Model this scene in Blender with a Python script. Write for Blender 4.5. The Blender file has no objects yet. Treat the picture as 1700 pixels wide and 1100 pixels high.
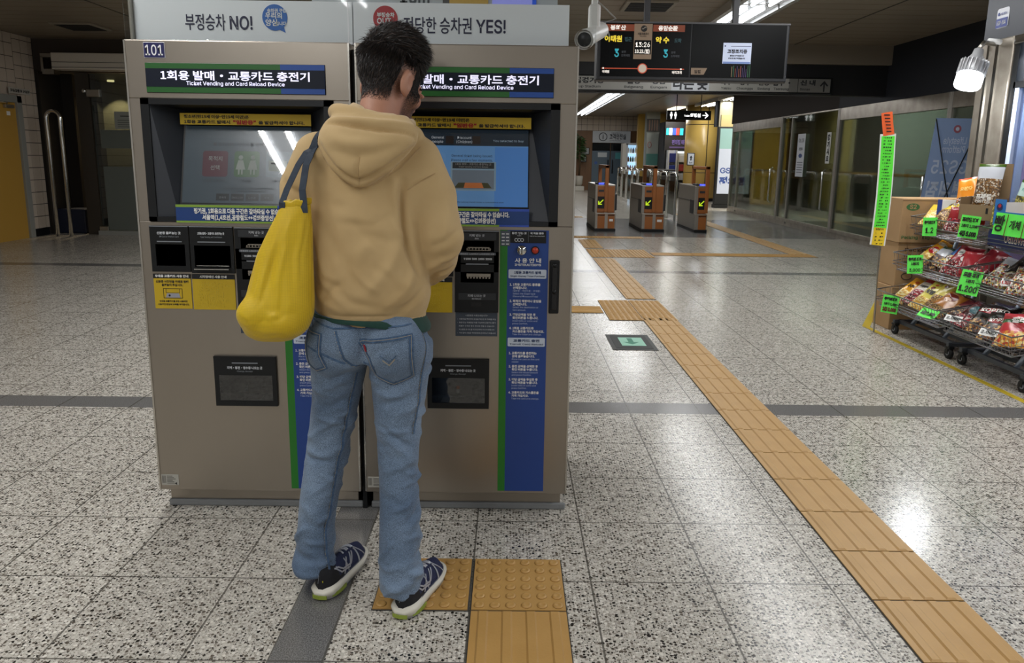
import bpy, bmesh, math, random
import numpy as np
from mathutils import Vector, Matrix
from mathutils.bvhtree import BVHTree
random.seed(7); RNG = np.random.default_rng(7)
S = bpy.context.scene; COL = S.collection
# ------------------------------------------------------------------ camera, world, exposure
F_PX, CY = 1228.0, 498.0
TH, RHO, PSI = math.atan(237.5 / F_PX), math.radians(0.8), math.radians(0.29)
_X = Vector((math.cos(PSI), -math.sin(PSI), 0)); _H = Vector((math.sin(PSI), math.cos(PSI), 0))
_f = math.cos(TH) * _H + Vector((0, 0, -math.sin(TH))); _D = -math.sin(TH) * _H + Vector((0, 0, -math.cos(TH)))
_r = math.cos(RHO) * _X - math.sin(RHO) * _D; _d = math.sin(RHO) * _X + math.cos(RHO) * _D
cam = bpy.data.cameras.new('camera'); cam.sensor_width = 36; cam.lens = F_PX / 1700 * 36; cam.shift_y = -(550 - CY) / 1700
cam.clip_start = .05; cam.clip_end = 200
co = bpy.data.objects.new('camera', cam); COL.objects.link(co)
co.matrix_world = Matrix(((_r.x, -_d.x, -_f.x, 0), (_r.y, -_d.y, -_f.y, 0), (_r.z, -_d.z, -_f.z, 1.4), (0, 0, 0, 1)))
S.camera = co
W = bpy.data.worlds.new('world'); S.world = W; W.use_nodes = True
W.node_tree.nodes['Background'].inputs[0].default_value = (.82, .80, .77, 1)
W.node_tree.nodes['Background'].inputs[1].default_value = .42
S.view_settings.view_transform = 'Standard'; S.view_settings.look = 'None'
S.view_settings.exposure = 0.0; S.view_settings.gamma = 1.0; S.view_settings.use_curve_mapping = False
S.cycles.max_bounces = 8; S.cycles.transparent_max_bounces = 16; S.cycles.caustics_reflective = False; S.cycles.caustics_refractive = False
S.cycles.use_denoising = True
CEIL = 3.2
def area(name, loc, sx, sy, watt, col=(1, 1, 1), rot=(0, 0, 0)):
    l = bpy.data.lights.new(name, 'AREA'); l.shape = 'RECTANGLE'; l.size = sx; l.size_y = sy; l.energy = watt; l.color = col
    o = bpy.data.objects.new(name, l); o.location = loc; o.rotation_euler = rot; COL.objects.link(o); return o
TUBE_ROWS = ((-1.8, -3.6, 11.5, 21), (2.8, -3.6, 31.0, 21))
for _x, _a, _b, _w in TUBE_ROWS:
    _y = _a
    while _y < _b:
        for _q in ((-.1, .1) if _y < 6 else (0,)): area('tube_light', (_x + _q, _y + .6, CEIL - .108), .036 if _y < 6 else .22, 1.2, _w / 2 if _y < 6 else _w * (.62 if _x > 0 else 1.25), (.98, .98, .97))
        _y += 1.4
# ------------------------------------------------------------------ materials
def lin(h):
    h = h.lstrip('#'); c = [int(h[i:i + 2], 16) / 255 for i in (0, 2, 4)]
    return tuple(x / 12.92 if x <= .04045 else ((x + .055) / 1.055) ** 2.4 for x in c) + (1,)
_M = {}
def M(name, hexc='#808080', rough=.5, metal=0, emit=0, bump=None, var=None, spec=.5, alpha=None, aniso=0):
    """principled material; var=(scale, other hex, contrast) mottles it, bump=(scale, strength)"""
    if name in _M: return _M[name]
    m = bpy.data.materials.new(name); m.use_nodes = True; _M[name] = m
    t = m.node_tree; b = t.nodes['Principled BSDF']; c = lin(hexc)
    b.inputs['Base Color'].default_value = c; b.inputs['Roughness'].default_value = rough; b.inputs['Metallic'].default_value = metal
    b.inputs['Specular IOR Level'].default_value = spec
    if emit: b.inputs['Emission Color'].default_value = c; b.inputs['Emission Strength'].default_value = emit
    if var or bump:
        tc = t.nodes.new('ShaderNodeTexCoord')
    if var:
        n = t.nodes.new('ShaderNodeTexNoise'); n.inputs['Scale'].default_value = var[0]; n.inputs['Detail'].default_value = 5
        if len(var) > 3:
            mp = t.nodes.new('ShaderNodeMapping'); mp.inputs['Scale'].default_value = var[3]
            t.links.new(tc.outputs['Object'], mp.inputs[0]); t.links.new(mp.outputs[0], n.inputs['Vector'])
        else: t.links.new(tc.outputs['Object'], n.inputs['Vector'])
        r = t.nodes.new('ShaderNodeValToRGB'); k = var[2]
        r.color_ramp.elements[0].position = .5 - k; r.color_ramp.elements[1].position = .5 + k
        r.color_ramp.elements[0].color = c; r.color_ramp.elements[1].color = lin(var[1])
        t.links.new(n.outputs[0], r.inputs[0]); t.links.new(r.outputs[0], b.inputs['Base Color'])
    if bump:
        n = t.nodes.new('ShaderNodeTexNoise'); n.inputs['Scale'].default_value = bump[0]; n.inputs['Detail'].default_value = 4
        if len(bump) > 2:
            mp = t.nodes.new('ShaderNodeMapping'); mp.inputs['Scale'].default_value = bump[2]
            t.links.new(tc.outputs['Object'], mp.inputs[0]); t.links.new(mp.outputs[0], n.inputs['Vector'])
        else: t.links.new(tc.outputs['Object'], n.inputs['Vector'])
        u = t.nodes.new('ShaderNodeBump'); u.inputs['Strength'].default_value = bump[1]; u.inputs['Distance'].default_value = .01
        t.links.new(n.outputs[0], u.inputs['Height']); t.links.new(u.outputs[0], b.inputs['Normal'])
    return m
def C(hexc, rough=.5, emit=0, metal=0):
    return M('paint_%s_%d_%d_%d' % (hexc.strip('#'), rough * 100, emit * 100, metal * 100), hexc, rough, metal, emit)
def glass(name, tint='#dfe8e4', refl=.10, clear=.85, fk=.8):
    if name in _M: return _M[name]
    m = bpy.data.materials.new(name); m.use_nodes = True; _M[name] = m
    t = m.node_tree; t.nodes.clear(); o = t.nodes.new('ShaderNodeOutputMaterial')
    tr = t.nodes.new('ShaderNodeBsdfTransparent'); tr.inputs[0].default_value = tuple(x * clear for x in lin(tint)[:3]) + (1,)
    gl = t.nodes.new('ShaderNodeBsdfGlossy'); gl.inputs['Roughness'].default_value = .03
    fr = t.nodes.new('ShaderNodeFresnel'); fr.inputs[0].default_value = 1.5
    ma = t.nodes.new('ShaderNodeMath'); ma.operation = 'MULTIPLY_ADD'; ma.inputs[1].default_value = fk; ma.inputs[2].default_value = refl
    mx = t.nodes.new('ShaderNodeMixShader')
    t.links.new(fr.outputs[0], ma.inputs[0]); t.links.new(ma.outputs[0], mx.inputs[0])
    t.links.new(tr.outputs[0], mx.inputs[1]); t.links.new(gl.outputs[0], mx.inputs[2]); t.links.new(mx.outputs[0], o.inputs[0])
    return m
# ------------------------------------------------------------------ mesh builder
_TX = {}
SANS, HANGUL = None, None                                           # both fonts come with Blender
try:
    SANS = bpy.data.fonts.load(bpy.utils.system_resource('DATAFILES', path='fonts') + '/Inter.woff2')
    HANGUL = bpy.data.fonts.load(bpy.utils.system_resource('DATAFILES', path='fonts') + '/Noto Sans CJK Regular.woff2')
except Exception: pass
def text_geo(s, bold=0.0):
    """flat letter outlines as (verts2d, faces), cap height about 0.7 of size 1"""
    k = (s, bold)
    if k in _TX: return _TX[k]
    cu = bpy.data.curves.new('lettering', 'FONT'); cu.body = s; cu.size = 1; cu.resolution_u = 2; cu.offset = bold; cu.fill_mode = 'FRONT'
    f_ = HANGUL if any(ord(c) > 255 for c in s) else SANS
    if f_: cu.font = f_
    o = bpy.data.objects.new('lettering', cu); COL.objects.link(o)
    bpy.context.view_layer.update()
    me = bpy.data.meshes.new_from_object(o.evaluated_get(bpy.context.evaluated_depsgraph_get()))
    q = 2.72 if f_ and f_ == HANGUL else (1.34 if f_ else 1)          # the fonts differ in letter height
    v = [(p.co.x * q, p.co.y * q) for p in me.vertices]; f = [tuple(q.vertices) for q in me.polygons]
    bpy.data.objects.remove(o); bpy.data.curves.remove(cu); bpy.data.meshes.remove(me)
    _TX[k] = (v, f); return v, f
class MB:
    def __init__(s): s.v = []; s.f = []; s.m = []; s.mats = []; s.sm = []
    def mi(s, m):
        if m not in s.mats: s.mats.append(m)
        return s.mats.index(m)
    def add(s, vs, fs, m, smooth=False, mat=None):
        o = len(s.v); i = s.mi(m)
        s.v += [tuple(mat @ Vector(v)) for v in vs] if mat else [tuple(v) for v in vs]
        for f in fs: s.f.append(tuple(o + k for k in f)); s.m.append(i); s.sm.append(smooth)
        return s
    def quad(s, a, b, c, d, m): return s.add([a, b, c, d], [(0, 1, 2, 3)], m)
    def box(s, x0, x1, y0, y1, z0, z1, m, bv=0, mat=None):
        if bv:
            b = min(bv, (x1 - x0) * .49, (y1 - y0) * .49, (z1 - z0) * .49); bm = bmesh.new(); bmesh.ops.create_cube(bm, size=1)
            for q in bm.verts: q.co = Vector(((x0 + x1) / 2 + q.co.x * (x1 - x0), (y0 + y1) / 2 + q.co.y * (y1 - y0), (z0 + z1) / 2 + q.co.z * (z1 - z0)))
            bmesh.ops.bevel(bm, geom=bm.edges[:], offset=b, segments=2, profile=.5, affect='EDGES'); bm.verts.index_update()
            vs = [tuple(q.co) for q in bm.verts]; fs = [tuple(q.index for q in f.verts) for f in bm.faces]; bm.free()
            return s.add(vs, fs, m, False, mat)
        vs = [(x, y, z) for z in (z0, z1) for y in (y0, y1) for x in (x0, x1)]
        return s.add(vs, [(0, 2, 3, 1), (4, 5, 7, 6), (0, 1, 5, 4), (2, 6, 7, 3), (0, 4, 6, 2), (1, 3, 7, 5)], m, False, mat)
    def tube(s, pts, r, m, n=8, cap=True, closed=False, mat=None, flat=None):
        P = [Vector(p) for p in pts]; vs = []; fs = []; L = len(P); R = r if isinstance(r, (list, tuple)) else [r] * L
        up = None
        for i, p in enumerate(P):
            t = (P[(i + 1) % L] - P[i - 1]) if closed else (P[min(i + 1, L - 1)] - P[max(i - 1, 0)])
            t = t.normalized() if t.length > 1e-9 else Vector((0, 0, 1))
            if up is None: up = t.orthogonal().normalized()
            up = up - t * up.dot(t); up = up.normalized() if up.length > 1e-6 else t.orthogonal().normalized()
            w = t.cross(up)
            for k in range(n):
                a = 2 * math.pi * (k + .5) / n; vs.append(p + (up * math.cos(a) + w * math.sin(a)) * R[i])
        for i in range(L if closed else L - 1):
            j = (i + 1) % L
            for k in range(n): fs.append((i * n + k, i * n + (k + 1) % n, j * n + (k + 1) % n, j * n + k))
        if cap and not closed: fs += [tuple(range(n))[::-1], tuple((L - 1) * n + k for k in range(n))]
        return s.add(vs, fs, m, n > 4, mat)
    def cyl(s, a, b, r, m, n=16, r2=None): return s.tube([a, b], [r, r if r2 is None else r2], m, n)
    def ribbon(s, pts, nrm, w, m, t=.002):
        """flat band of width w along pts, nrm = outward normals"""
        P = [Vector(p) for p in pts]; N = [Vector(q).normalized() for q in nrm]; vs = []; fs = []; L = len(P)
        for i, p in enumerate(P):
            d = (P[min(i + 1, L - 1)] - P[max(i - 1, 0)]).normalized(); b = d.cross(N[i]).normalized() * (w / 2)
            vs += [p - b, p + b, p + b + N[i] * t, p - b + N[i] * t]
        for i in range(L - 1):
            for k in range(4): fs.append((i * 4 + k, i * 4 + (k + 1) % 4, i * 4 + 4 + (k + 1) % 4, i * 4 + 4 + k))
        fs += [(3, 2, 1, 0), tuple((L - 1) * 4 + k for k in range(4))]
        return s.add(vs, fs, m)
    def lathe(s, prof, m, n=20, mat=None):
        vs = [(r * math.cos(2 * math.pi * k / n), r * math.sin(2 * math.pi * k / n), z) for r, z in prof for k in range(n)]
        fs = [(i * n + k, i * n + (k + 1) % n, i * n + n + (k + 1) % n, i * n + n + k) for i in range(len(prof) - 1) for k in range(n)]
        fs += [tuple(range(n))[::-1], tuple((len(prof) - 1) * n + k for k in range(n))]
        return s.add(vs, fs, m, True, mat)
    def prism(s, poly, o, u, v, depth, m):
        """polygon (2-D) placed at o with axes u, v and thickened along u x v by depth"""
        o, u, v = Vector(o), Vector(u), Vector(v); w = u.cross(v).normalized() * depth; n = len(poly)
        a = [o + u * x + v * y for x, y in poly]
        return s.add(a + [p + w for p in a], [tuple(range(n))[::-1], tuple(range(n, 2 * n))] + [(i, (i + 1) % n, n + (i + 1) % n, n + i) for i in range(n)], m)
    def disc(s, o, u, v, r, depth, m, n=24, r2=None):
        return s.prism([(r * math.cos(2 * math.pi * k / n), (r2 or r) * math.sin(2 * math.pi * k / n)) for k in range(n)], o, u, v, depth, m)
    def rrect(s, o, u, v, w, h, rad, depth, m):
        p = []
        for cx, cy, a0 in ((w - rad, h - rad, 0), (rad, h - rad, 90), (rad, rad, 180), (w - rad, rad, 270)):
            p += [(cx + rad * math.cos(math.radians(a0 + a)), cy + rad * math.sin(math.radians(a0 + a))) for a in (0, 30, 60, 90)]
        return s.prism(p, o, u, v, depth, m)
    def text(s, t, o, u, v, size, m, bold=0, align='l', fit=None, lift=.0006):
        """letters at o, baseline along u, up v; fit = total width to fill"""
        vs, fs = text_geo(t, bold)
        if not vs: return s
        xs = [p[0] for p in vs]; x0, x1 = min(xs), max(xs); sx = size
        if fit: sx = fit / (x1 - x0)
        if fit and size <= 0: size = sx
        off = {'l': -x0, 'c': -(x0 + x1) / 2, 'r': -x1}[align]
        o, u, v = Vector(o), Vector(u).normalized(), Vector(v).normalized(); w = u.cross(v) * lift
        return s.add([o + u * ((x + off) * sx) + v * (y * size) + w for x, y in vs], fs, m)
    def obj(s, name, parent=None, org=(0, 0, 0), smooth_angle=None):
        me = bpy.data.meshes.new(name); o0 = Vector(org)
        me.from_pydata([tuple(Vector(v) - o0) for v in s.v], [], s.f)
        for m in s.mats: me.materials.append(m)
        me.polygons.foreach_set('material_index', s.m); me.polygons.foreach_set('use_smooth', s.sm); me.update()
        o = bpy.data.objects.new(name, me); COL.objects.link(o)
        if parent: o.parent = parent
        else: o.location = o0
        return o
def tag(o, label, cat, group=None, kind=None):
    o['label'] = label; o['category'] = cat
    if group: o['group'] = group
    if kind: o['kind'] = kind
    return o
def thing(name, label, cat, loc=(0, 0, 0), group=None, rz=0):
    o = bpy.data.objects.new(name, None); COL.objects.link(o); o.location = loc; o.rotation_euler[2] = rz; o.empty_display_size = .1
    return tag(o, label, cat, group)
def part(mb, name, parent, label=None, org=None):
    """mb is in world space unless org=(0,0,0); children sit relative to their root"""
    if org is None:
        org = Vector((0, 0, 0)); q = parent
        while q: org += q.location; q = q.parent
    o = mb.obj(name, parent, org)
    if label: o['label'] = label
    return o
def struct(mb, name): o = mb.obj(name); o['kind'] = 'structure'; return o
def copy_tree(o, parent=None):
    c = o.copy(); COL.objects.link(c)
    if parent: c.parent = parent
    for ch in o.children: copy_tree(ch, c)
    return c
XA, ZA, YA = Vector((1, 0, 0)), Vector((0, 0, 1)), Vector((0, 1, 0))
# ------------------------------------------------------------------ shared materials
STEEL = M('brushed_steel', '#b9b4aa', .34, 1, var=(3, '#8f8a80', .35, (1, 1, .25)), bump=(60, .03, (.3, .3, 12)))
CHROME = M('polished_steel', '#d2d2d0', .12, 1)
BLACK = M('black_plastic', '#0e1012', .42, spec=.35); DARK = M('dark_recess', '#08090b', .5)
WHITE = C('#e8e8e6', .45); INK = C('#111318', .6)
# ------------------------------------------------------------------ floor
def floor_material():
    m = bpy.data.materials.new('terrazzo_floor'); m.use_nodes = True; t = m.node_tree; N = t.nodes; L = t.links; b = N['Principled BSDF']
    def nd(ty, **k):
        n = N.new(ty)
        for a, v in k.items(): setattr(n, a, v)
        return n
    def math_(op, a, b_=None, c=None):
        n = nd('ShaderNodeMath', operation=op)
        for i, v in enumerate((a, b_, c)):
            if v is None: continue
            if isinstance(v, (int, float)): n.inputs[i].default_value = v
            else: L.new(v, n.inputs[i])
        return n.outputs[0]
    def mix(f, a, c):
        n = nd('ShaderNodeMix', data_type='RGBA')
        if isinstance(f, (int, float)): n.inputs[0].default_value = f
        else: L.new(f, n.inputs[0])
        for i, v in ((6, a), (7, c)):
            if isinstance(v, tuple): n.inputs[i].default_value = v
            else: L.new(v, n.inputs[i])
        return n.outputs[2]
    tc = nd('ShaderNodeTexCoord'); sep = nd('ShaderNodeSeparateXYZ'); L.new(tc.outputs['Object'], sep.inputs[0]); X, Y = sep.outputs[0], sep.outputs[1]
    def chips(scale, rnd, lo, hi, seed):
        mp = nd('ShaderNodeMapping'); mp.inputs['Location'].default_value = (seed, seed * .7, 0); L.new(tc.outputs['Object'], mp.inputs[0])
        wn = nd('ShaderNodeTexNoise'); wn.inputs['Scale'].default_value = scale * .9; L.new(mp.outputs[0], wn.inputs['Vector'])
        av = nd('ShaderNodeVectorMath', operation='MULTIPLY_ADD'); av.inputs[1].default_value = (.55 / scale,) * 3; L.new(wn.outputs['Color'], av.inputs[0]); L.new(mp.outputs[0], av.inputs[2])
        v = nd('ShaderNodeTexVoronoi', voronoi_dimensions='2D'); v.inputs['Scale'].default_value = scale; v.inputs['Randomness'].default_value = rnd; L.new(av.outputs[0], v.inputs['Vector'])
        cs = nd('ShaderNodeSeparateColor'); L.new(v.outputs['Color'], cs.inputs[0])
        thr = math_('MULTIPLY_ADD', cs.outputs[1], hi - lo, lo)
        return math_('LESS_THAN', v.outputs['Distance'], thr), cs.outputs[0]
    def ramp(f, stops):
        r = nd('ShaderNodeValToRGB'); r.color_ramp.interpolation = 'CONSTANT'; e = r.color_ramp.elements
        while len(e) < len(stops): e.new(.5)
        for k, (p, h) in enumerate(stops): e[k].position = p; e[k].color = lin(h)
        L.new(f, r.inputs[0]); return r.outputs[0]
    base = lin('#b4afa5')
    m1, r1 = chips(84, 1, .20, .48, 3.1); m2, r2 = chips(165, 1, .2, .5, 11.7)
    c2 = ramp(r2, [(0, '#3f3b36'), (.22, '#857e73'), (.45, '#bdb8ae'), (.8, '#cfcac1')])
    c1 = ramp(r1, [(0, '#201e1b'), (.18, '#574f46'), (.34, '#938c82'), (.5, '#c4beb4'), (.80, '#d8d3c9')])
    col = mix(m2, base, c2); col = mix(m1, col, c1)
    # grey granite strips set into the floor
    g = nd('ShaderNodeTexNoise'); g.inputs['Scale'].default_value = 260; g.inputs['Detail'].default_value = 3; L.new(tc.outputs['Object'], g.inputs['Vector'])
    gr = nd('ShaderNodeValToRGB'); gr.color_ramp.elements[0].position = .35; gr.color_ramp.elements[1].position = .68
    gr.color_ramp.elements[0].color = lin('#484745'); gr.color_ramp.elements[1].color = lin('#858381'); L.new(g.outputs[0], gr.inputs[0])
    def band(v, a, b_): return math_('MULTIPLY', math_('GREATER_THAN', v, a), math_('LESS_THAN', v, b_))
    bands = band(Y, 3.945, 4.13)
    for a, b_ in ((9.12, 9.33), (13.5, 17.6)): bands = math_('MAXIMUM', bands, band(Y, a, b_))
    bands = math_('MAXIMUM', bands, math_('MULTIPLY', band(X, -.665, -.508), math_('LESS_THAN', Y, 3.945)))
    col = mix(bands, col, gr.outputs[0])
    # joints
    def joint(v, off, pitch, w):
        f = math_('FRACT', math_('MULTIPLY', math_('ADD', v, -off + 40 * pitch), 1 / pitch)); d = math_('ABSOLUTE', math_('ADD', f, -.5))
        return math_('GREATER_THAN', d, .5 - w / pitch / 2)
    j = math_('MAXIMUM', joint(X, -.11, .4, .006), joint(Y, 2.265, .413, .0055))
    j = math_('MAXIMUM', j, math_('MAXIMUM', band(X, -.667, -.663), band(X, -.510, -.506)))
    col = mix(math_('MULTIPLY', j, .85), col, lin('#4b4842'))
    n3 = nd('ShaderNodeTexNoise'); n3.inputs['Scale'].default_value = 1.3; n3.inputs['Detail'].default_value = 4; L.new(tc.outputs['Object'], n3.inputs['Vector'])
    L.new(col, b.inputs['Base Color'])
    L.new(math_('MULTIPLY_ADD', n3.outputs[0], .14, .16), b.inputs['Roughness']); b.inputs['Specular IOR Level'].default_value = .55
    return m
FLOOR = floor_material()
b = MB(); b.box(-9, 10, -5, 36, -.1, 0, FLOOR); struct(b, 'floor')
CEILM = M('ceiling_panel', '#8f8372', .42, .0, var=(1.1, '#7a6f5f', .4))
b = MB()
y = -5.0
while y < 35:                                                       # linear metal panels running across the hall
    b.box(-9, 10, y + .006, y + .294, CEIL, CEIL + .03, CEILM); y += .3
b.box(-9, 10, -5, 35, CEIL + .03, CEIL + .1, DARK); struct(b, 'ceiling')
b = MB()
for x in (-5.2, 4.45): b.box(x, x + .02, -5, 35, CEIL - .004, CEIL + .002, DARK)
struct(b, 'trim_1')
TILEW = M('cream_wall_tile', '#c6b8a8', .3); TGROUT = M('dark_grout', '#241f1d', .8)
def tile_wall(b, o, u, n, w, h, pitch=.2, gap=.011, th=.012):
    """square tiles from o along u (up z), facing n"""
    o, u, n = Vector(o), Vector(u), Vector(n); b.quad(o, o + u * w, o + u * w + ZA * h, o + ZA * h, TGROUT)
    for i in range(math.ceil(w / pitch)):
        for k in range(math.ceil(h / pitch)):
            a = o + u * (i * pitch + gap / 2) + ZA * (k * pitch + gap / 2); ww = min(pitch, w - i * pitch) - gap; hh = min(pitch, h - k * pitch) - gap
            if ww < .01 or hh < .01: continue
            p = [a, a + u * ww, a + u * ww + ZA * hh, a + ZA * hh]; q = [v + n * th for v in p]
            b.add(p + q, [(4, 5, 6, 7), (0, 1, 5, 4), (1, 2, 6, 5), (2, 3, 7, 6), (3, 0, 4, 7)], TILEW)
# left tiled wall with its yellow door
LX = -7.8
b = MB(); b.box(LX - .2, LX - .06, -5, 12.7, 0, CEIL, TGROUT)
tile_wall(b, (LX - .05, -4.85, .12), (0, 1, 0), XA, 16.0, CEIL - .12); tile_wall(b, (LX - .05, 11.16, 2.24), (0, 1, 0), XA, 1.0, CEIL - 2.24); tile_wall(b, (LX - .05, 12.16, .12), (0, 1, 0), XA, .5, CEIL - .12)
struct(b, 'wall_left')
b = MB(); b.box(LX - .05, LX - .02, -4.9, 11.16, 0, .12, BLACK); b.box(LX - .05, LX - .02, 12.16, 12.6, 0, .12, BLACK); struct(b, 'baseboard_left')
YD = M('yellow_door_paint', '#b98f3c', .45); FRM = M('grey_door_frame', '#8b8c86', .45)
r = bpy.data.objects.new('door_1', None); COL.objects.link(r); r.location = (LX, 11.6, 0); r['kind'] = 'structure'
b = MB(); b.box(LX - .05, LX - .01, 11.27, 12.04, 0, 2.13, YD); part(b, 'door_leaf', r)
b = MB()
for a, c in ((11.16, 11.27), (12.04, 12.16)): b.box(LX - .06, LX + .03, a, c, 0, 2.24, FRM, .006)
b.box(LX - .06, LX + .03, 11.16, 12.16, 2.13, 2.24, FRM, .006); part(b, 'door_frame', r)
b = MB(); b.box(LX - .01, LX + .04, 11.75, 11.95, 2.04, 2.09, STEEL, .005); b.tube([(LX + .02, 11.8, 2.1), (LX + .1, 11.7, 2.115), (LX + .02, 11.6, 2.12)], .008, STEEL); part(b, 'door_closer', r, 'grey metal door closer')
b = MB(); b.box(LX - .01, LX - .005, 11.82, 11.9, 1.93, 1.99, WHITE); part(b, 'paper_notice', r)
b = MB(); b.box(LX + .0, LX + .012, 11.9, 12.42, 2.27, 2.36, C('#b9b4ab'), .004)
b.text('비상시 외 출입금지', (LX + .013, 12.40, 2.30), (0, -1, 0), ZA, .05, INK, .02, fit=.46)
tag(part(b, 'sign_plate', None, org=(LX + .006, 12.16, 2.315)), 'small pale lettered plate fixed to the tiles above the yellow door', 'sign')
# back wall on the left: shutter box, dark recess, glass door
b = MB(); D1 = M('dark_bronze_panel', '#37322c', .4, .2); GREYP = M('grey_beige_panel', '#8d8577', .45)
b.box(-7.9, -1, 12.75, 12.9, 2.68, CEIL, M('dim_brown_panel', '#4a4037', .6)); b.box(-5.2, -1, 12.75, 12.9, 0, 2.68, GREYP); b.box(-7.9, -7.6, 13.3, 13.4, 0, 2.7, D1); b.box(-7.9, -5.1, 14.6, 14.7, 0, 2.7, M('dim_room_wall', '#8f836c', .7))
b.box(-7.20, -6.98, 12.68, 12.9, 0, 2.66, D1); b.box(-7.9, -7.8, 12.7, 14.7, 0, 2.7, D1)
struct(b, 'wall_back'); b = MB(); b.box(-1.1, -.9, 12.9, 33.4, 0, CEIL, GREYP); struct(b, 'wall_inner')
b = MB(); SH = M('shutter_grey', '#d3ccbf', .45, .1)
b.box(-7.42, -1.2, 12.45, 12.72, 2.69, 2.95, SH, .01); b.box(-7.42, -1.2, 12.44, 12.46, 2.80, 2.805, DARK); b.box(-7.42, -1.2, 12.44, 12.46, 2.72, 2.725, DARK)
tag(part(b, 'shutter_box', None, org=(-4.3, 12.6, 2.69)), 'long grey roller shutter housing above the glass door on the far left', 'shutter box')
b = MB(); b.box(-7.62, -7.43, 12.5, 12.7, 2.88, 2.94, STEEL); b.box(-7.62, -7.58, 12.5, 12.7, 2.66, 2.9, STEEL); b.box(-7.62, -7.43, 12.52, 12.68, 2.62, 2.7, STEEL); tag(part(b, 'shutter_bracket', None, org=(-7.5, 12.6, 2.62)), 'metal end bracket left of the roller shutter housing by the tiled wall', 'bracket')
r = bpy.data.objects.new('door_2', None); COL.objects.link(r); r.location = (-6.4, 12.7, 0); r['kind'] = 'structure'
b = MB(); GL = glass('door_glass', '#c8d2cc', .05, .8); b.box(-6.96, -5.9, 12.70, 12.712, .06, 2.66, GL); part(b, 'glass_leaf', r)
FROST = M('frosted_film', '#5c625c', .7); b = MB()
for z0, z1 in ((.08, 1.15), (1.45, 1.75)): b.box(-6.86, -5.95, 12.695, 12.7, z0, z1, FROST)
part(b, 'frosted_film', r, 'frosted grey film bands')
b = MB(); b.box(-7.02, -6.8, 12.66, 12.73, 2.28, 2.4, STEEL, .008); b.box(-7.0, -6.85, 12.66, 12.73, .06, .14, STEEL, .008); b.cyl((-7.03, 12.66, 2.37), (-7.03, 12.6, 2.37), .03, CHROME); part(b, 'hinge_bracket', r)
b = MB(); b.box(-6.6, -6.15, 12.685, 12.69, 1.77, 2.05, C('#8d918a', .6)); b.box(-6.5, -6.2, 12.683, 12.685, 1.97, 1.985, INK)
for k in range(4): b.box(-6.55, -6.2, 12.683, 12.685, 1.8 + k * .035, 1.81 + k * .035, C('#4b504b'))
part(b, 'paper_notice', r, 'white paper notice on the glass')
b = MB(); b.box(-7.0, -5.9, 12.62, 12.76, 0, .07, FRM); struct(b, 'trim_2')
b = MB()
for dx, dy in ((-.11, 0), (.11, 0)): pass
path = [(-.11, 0, 0), (-.11, 0, 1.92)] + [(-.11 * math.cos(a), 0, 1.92 + .11 * math.sin(a)) for a in np.linspace(.2, math.pi - .2, 9)] + [(.11, 0, 1.92), (.11, 0, 0)]
b.tube(path, .03, CHROME, 10); o = b.obj('guard_rail'); o.location = (-7.4, 12.32, 0); tag(o, 'tall polished steel loop rail standing before the dark recess', 'rail')
l = bpy.data.lights.new('room_lamp', 'SPOT'); l.energy = 110; l.spot_size = 1.6; l.color = (1, .82, .55); l.shadow_soft_size = .05
o = bpy.data.objects.new('room_lamp', l); COL.objects.link(o); o.location = (-7.45, 14.3, 2.66)
b = MB(); b.disc((0, 0, 0), XA, YA, .06, .03, M('warm_lamp_glow', '#ffe2ac', .5, 0, 3)); o = b.obj('downlight'); o.location = (-7.45, 14.3, 2.67); tag(o, 'small warm round lamp shining inside the room behind the glass door', 'lamp')
b = MB(); b.box(-8, -5, 12.9, 14.6, 2.7, 2.75, GREYP); struct(b, 'trim_3')
b = MB(); b.box(-7.85, -7.3, 12.8, 13.2, .0, .42, C('#10182e', .6), .02); o = part(b, 'floor_crate', None, org=(-7.57, 13, 0)); tag(o, 'dark blue crate on the floor behind the loop rail', 'crate')
# ceiling vents
for k, (x, y, lab) in enumerate(((-6.3, 11.4, 'dark ceiling vent above the glass door on the left'), (1.62, 9.3, 'square ceiling vent above the hanging screen, nearest the screen pole'), (1.45, 10.6, 'square ceiling vent behind the hanging screen, farther from the viewer'))):
    r = thing('ceiling_vent', lab, 'vent', (x, y, CEIL - .03)); b = MB(); b.box(-.3, .3, -.3, .3, 0, .03, GREYP, .008); part(b, 'vent_frame', r, org=(0, 0, 0))
    b = MB()
    for q in range(9): b.box(-.25, .25, -.25 + q * .057, -.22 + q * .057, -.008, .006, DARK)
    part(b, 'vent_slats', r, org=(0, 0, 0))
# fluorescent fittings, one per lamp
TUBE = M('lit_tube', '#f2f7ff', .3, 0, 9); REFL = M('light_reflector', '#c9c9c6', .25, .6)
r = thing('ceiling_light', 'twin tube ceiling light in the long row over the concourse', 'ceiling light', (0, 0, CEIL), 'twin tube lights of the ceiling rows')
b = MB(); b.box(-.24, .24, -.68, .68, -.06, 0, REFL, .01); b.box(-.3, -.24, -.68, .68, -.1, 0, REFL); b.box(.24, .3, -.68, .68, -.1, 0, REFL); part(b, 'light_housing', r, org=(0, 0, 0))
for x in (-.1, .1): b = MB(); b.tube([(x, -.6, -.085), (x, .6, -.085)], .017, TUBE, 8); part(b, 'light_tube', r, org=(0, 0, 0))
first = r; k = 0
for X0, Y0, Y1, w_ in TUBE_ROWS:
    y = Y0
    while y < Y1:
        if X0 < 0 and y > 2.0 and y < 12 and False: pass
        o = first if k == 0 else copy_tree(first); o.location = (X0, y + .6, CEIL); k += 1; y += 1.4
for y in (21.6, 23.0, 24.4):
    o = copy_tree(first); o.location = (6.35, y, CEIL); tag(o, 'twin tube ceiling light of the short row before the round yellow column', 'ceiling light', 'twin tube lights before the column')
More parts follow.
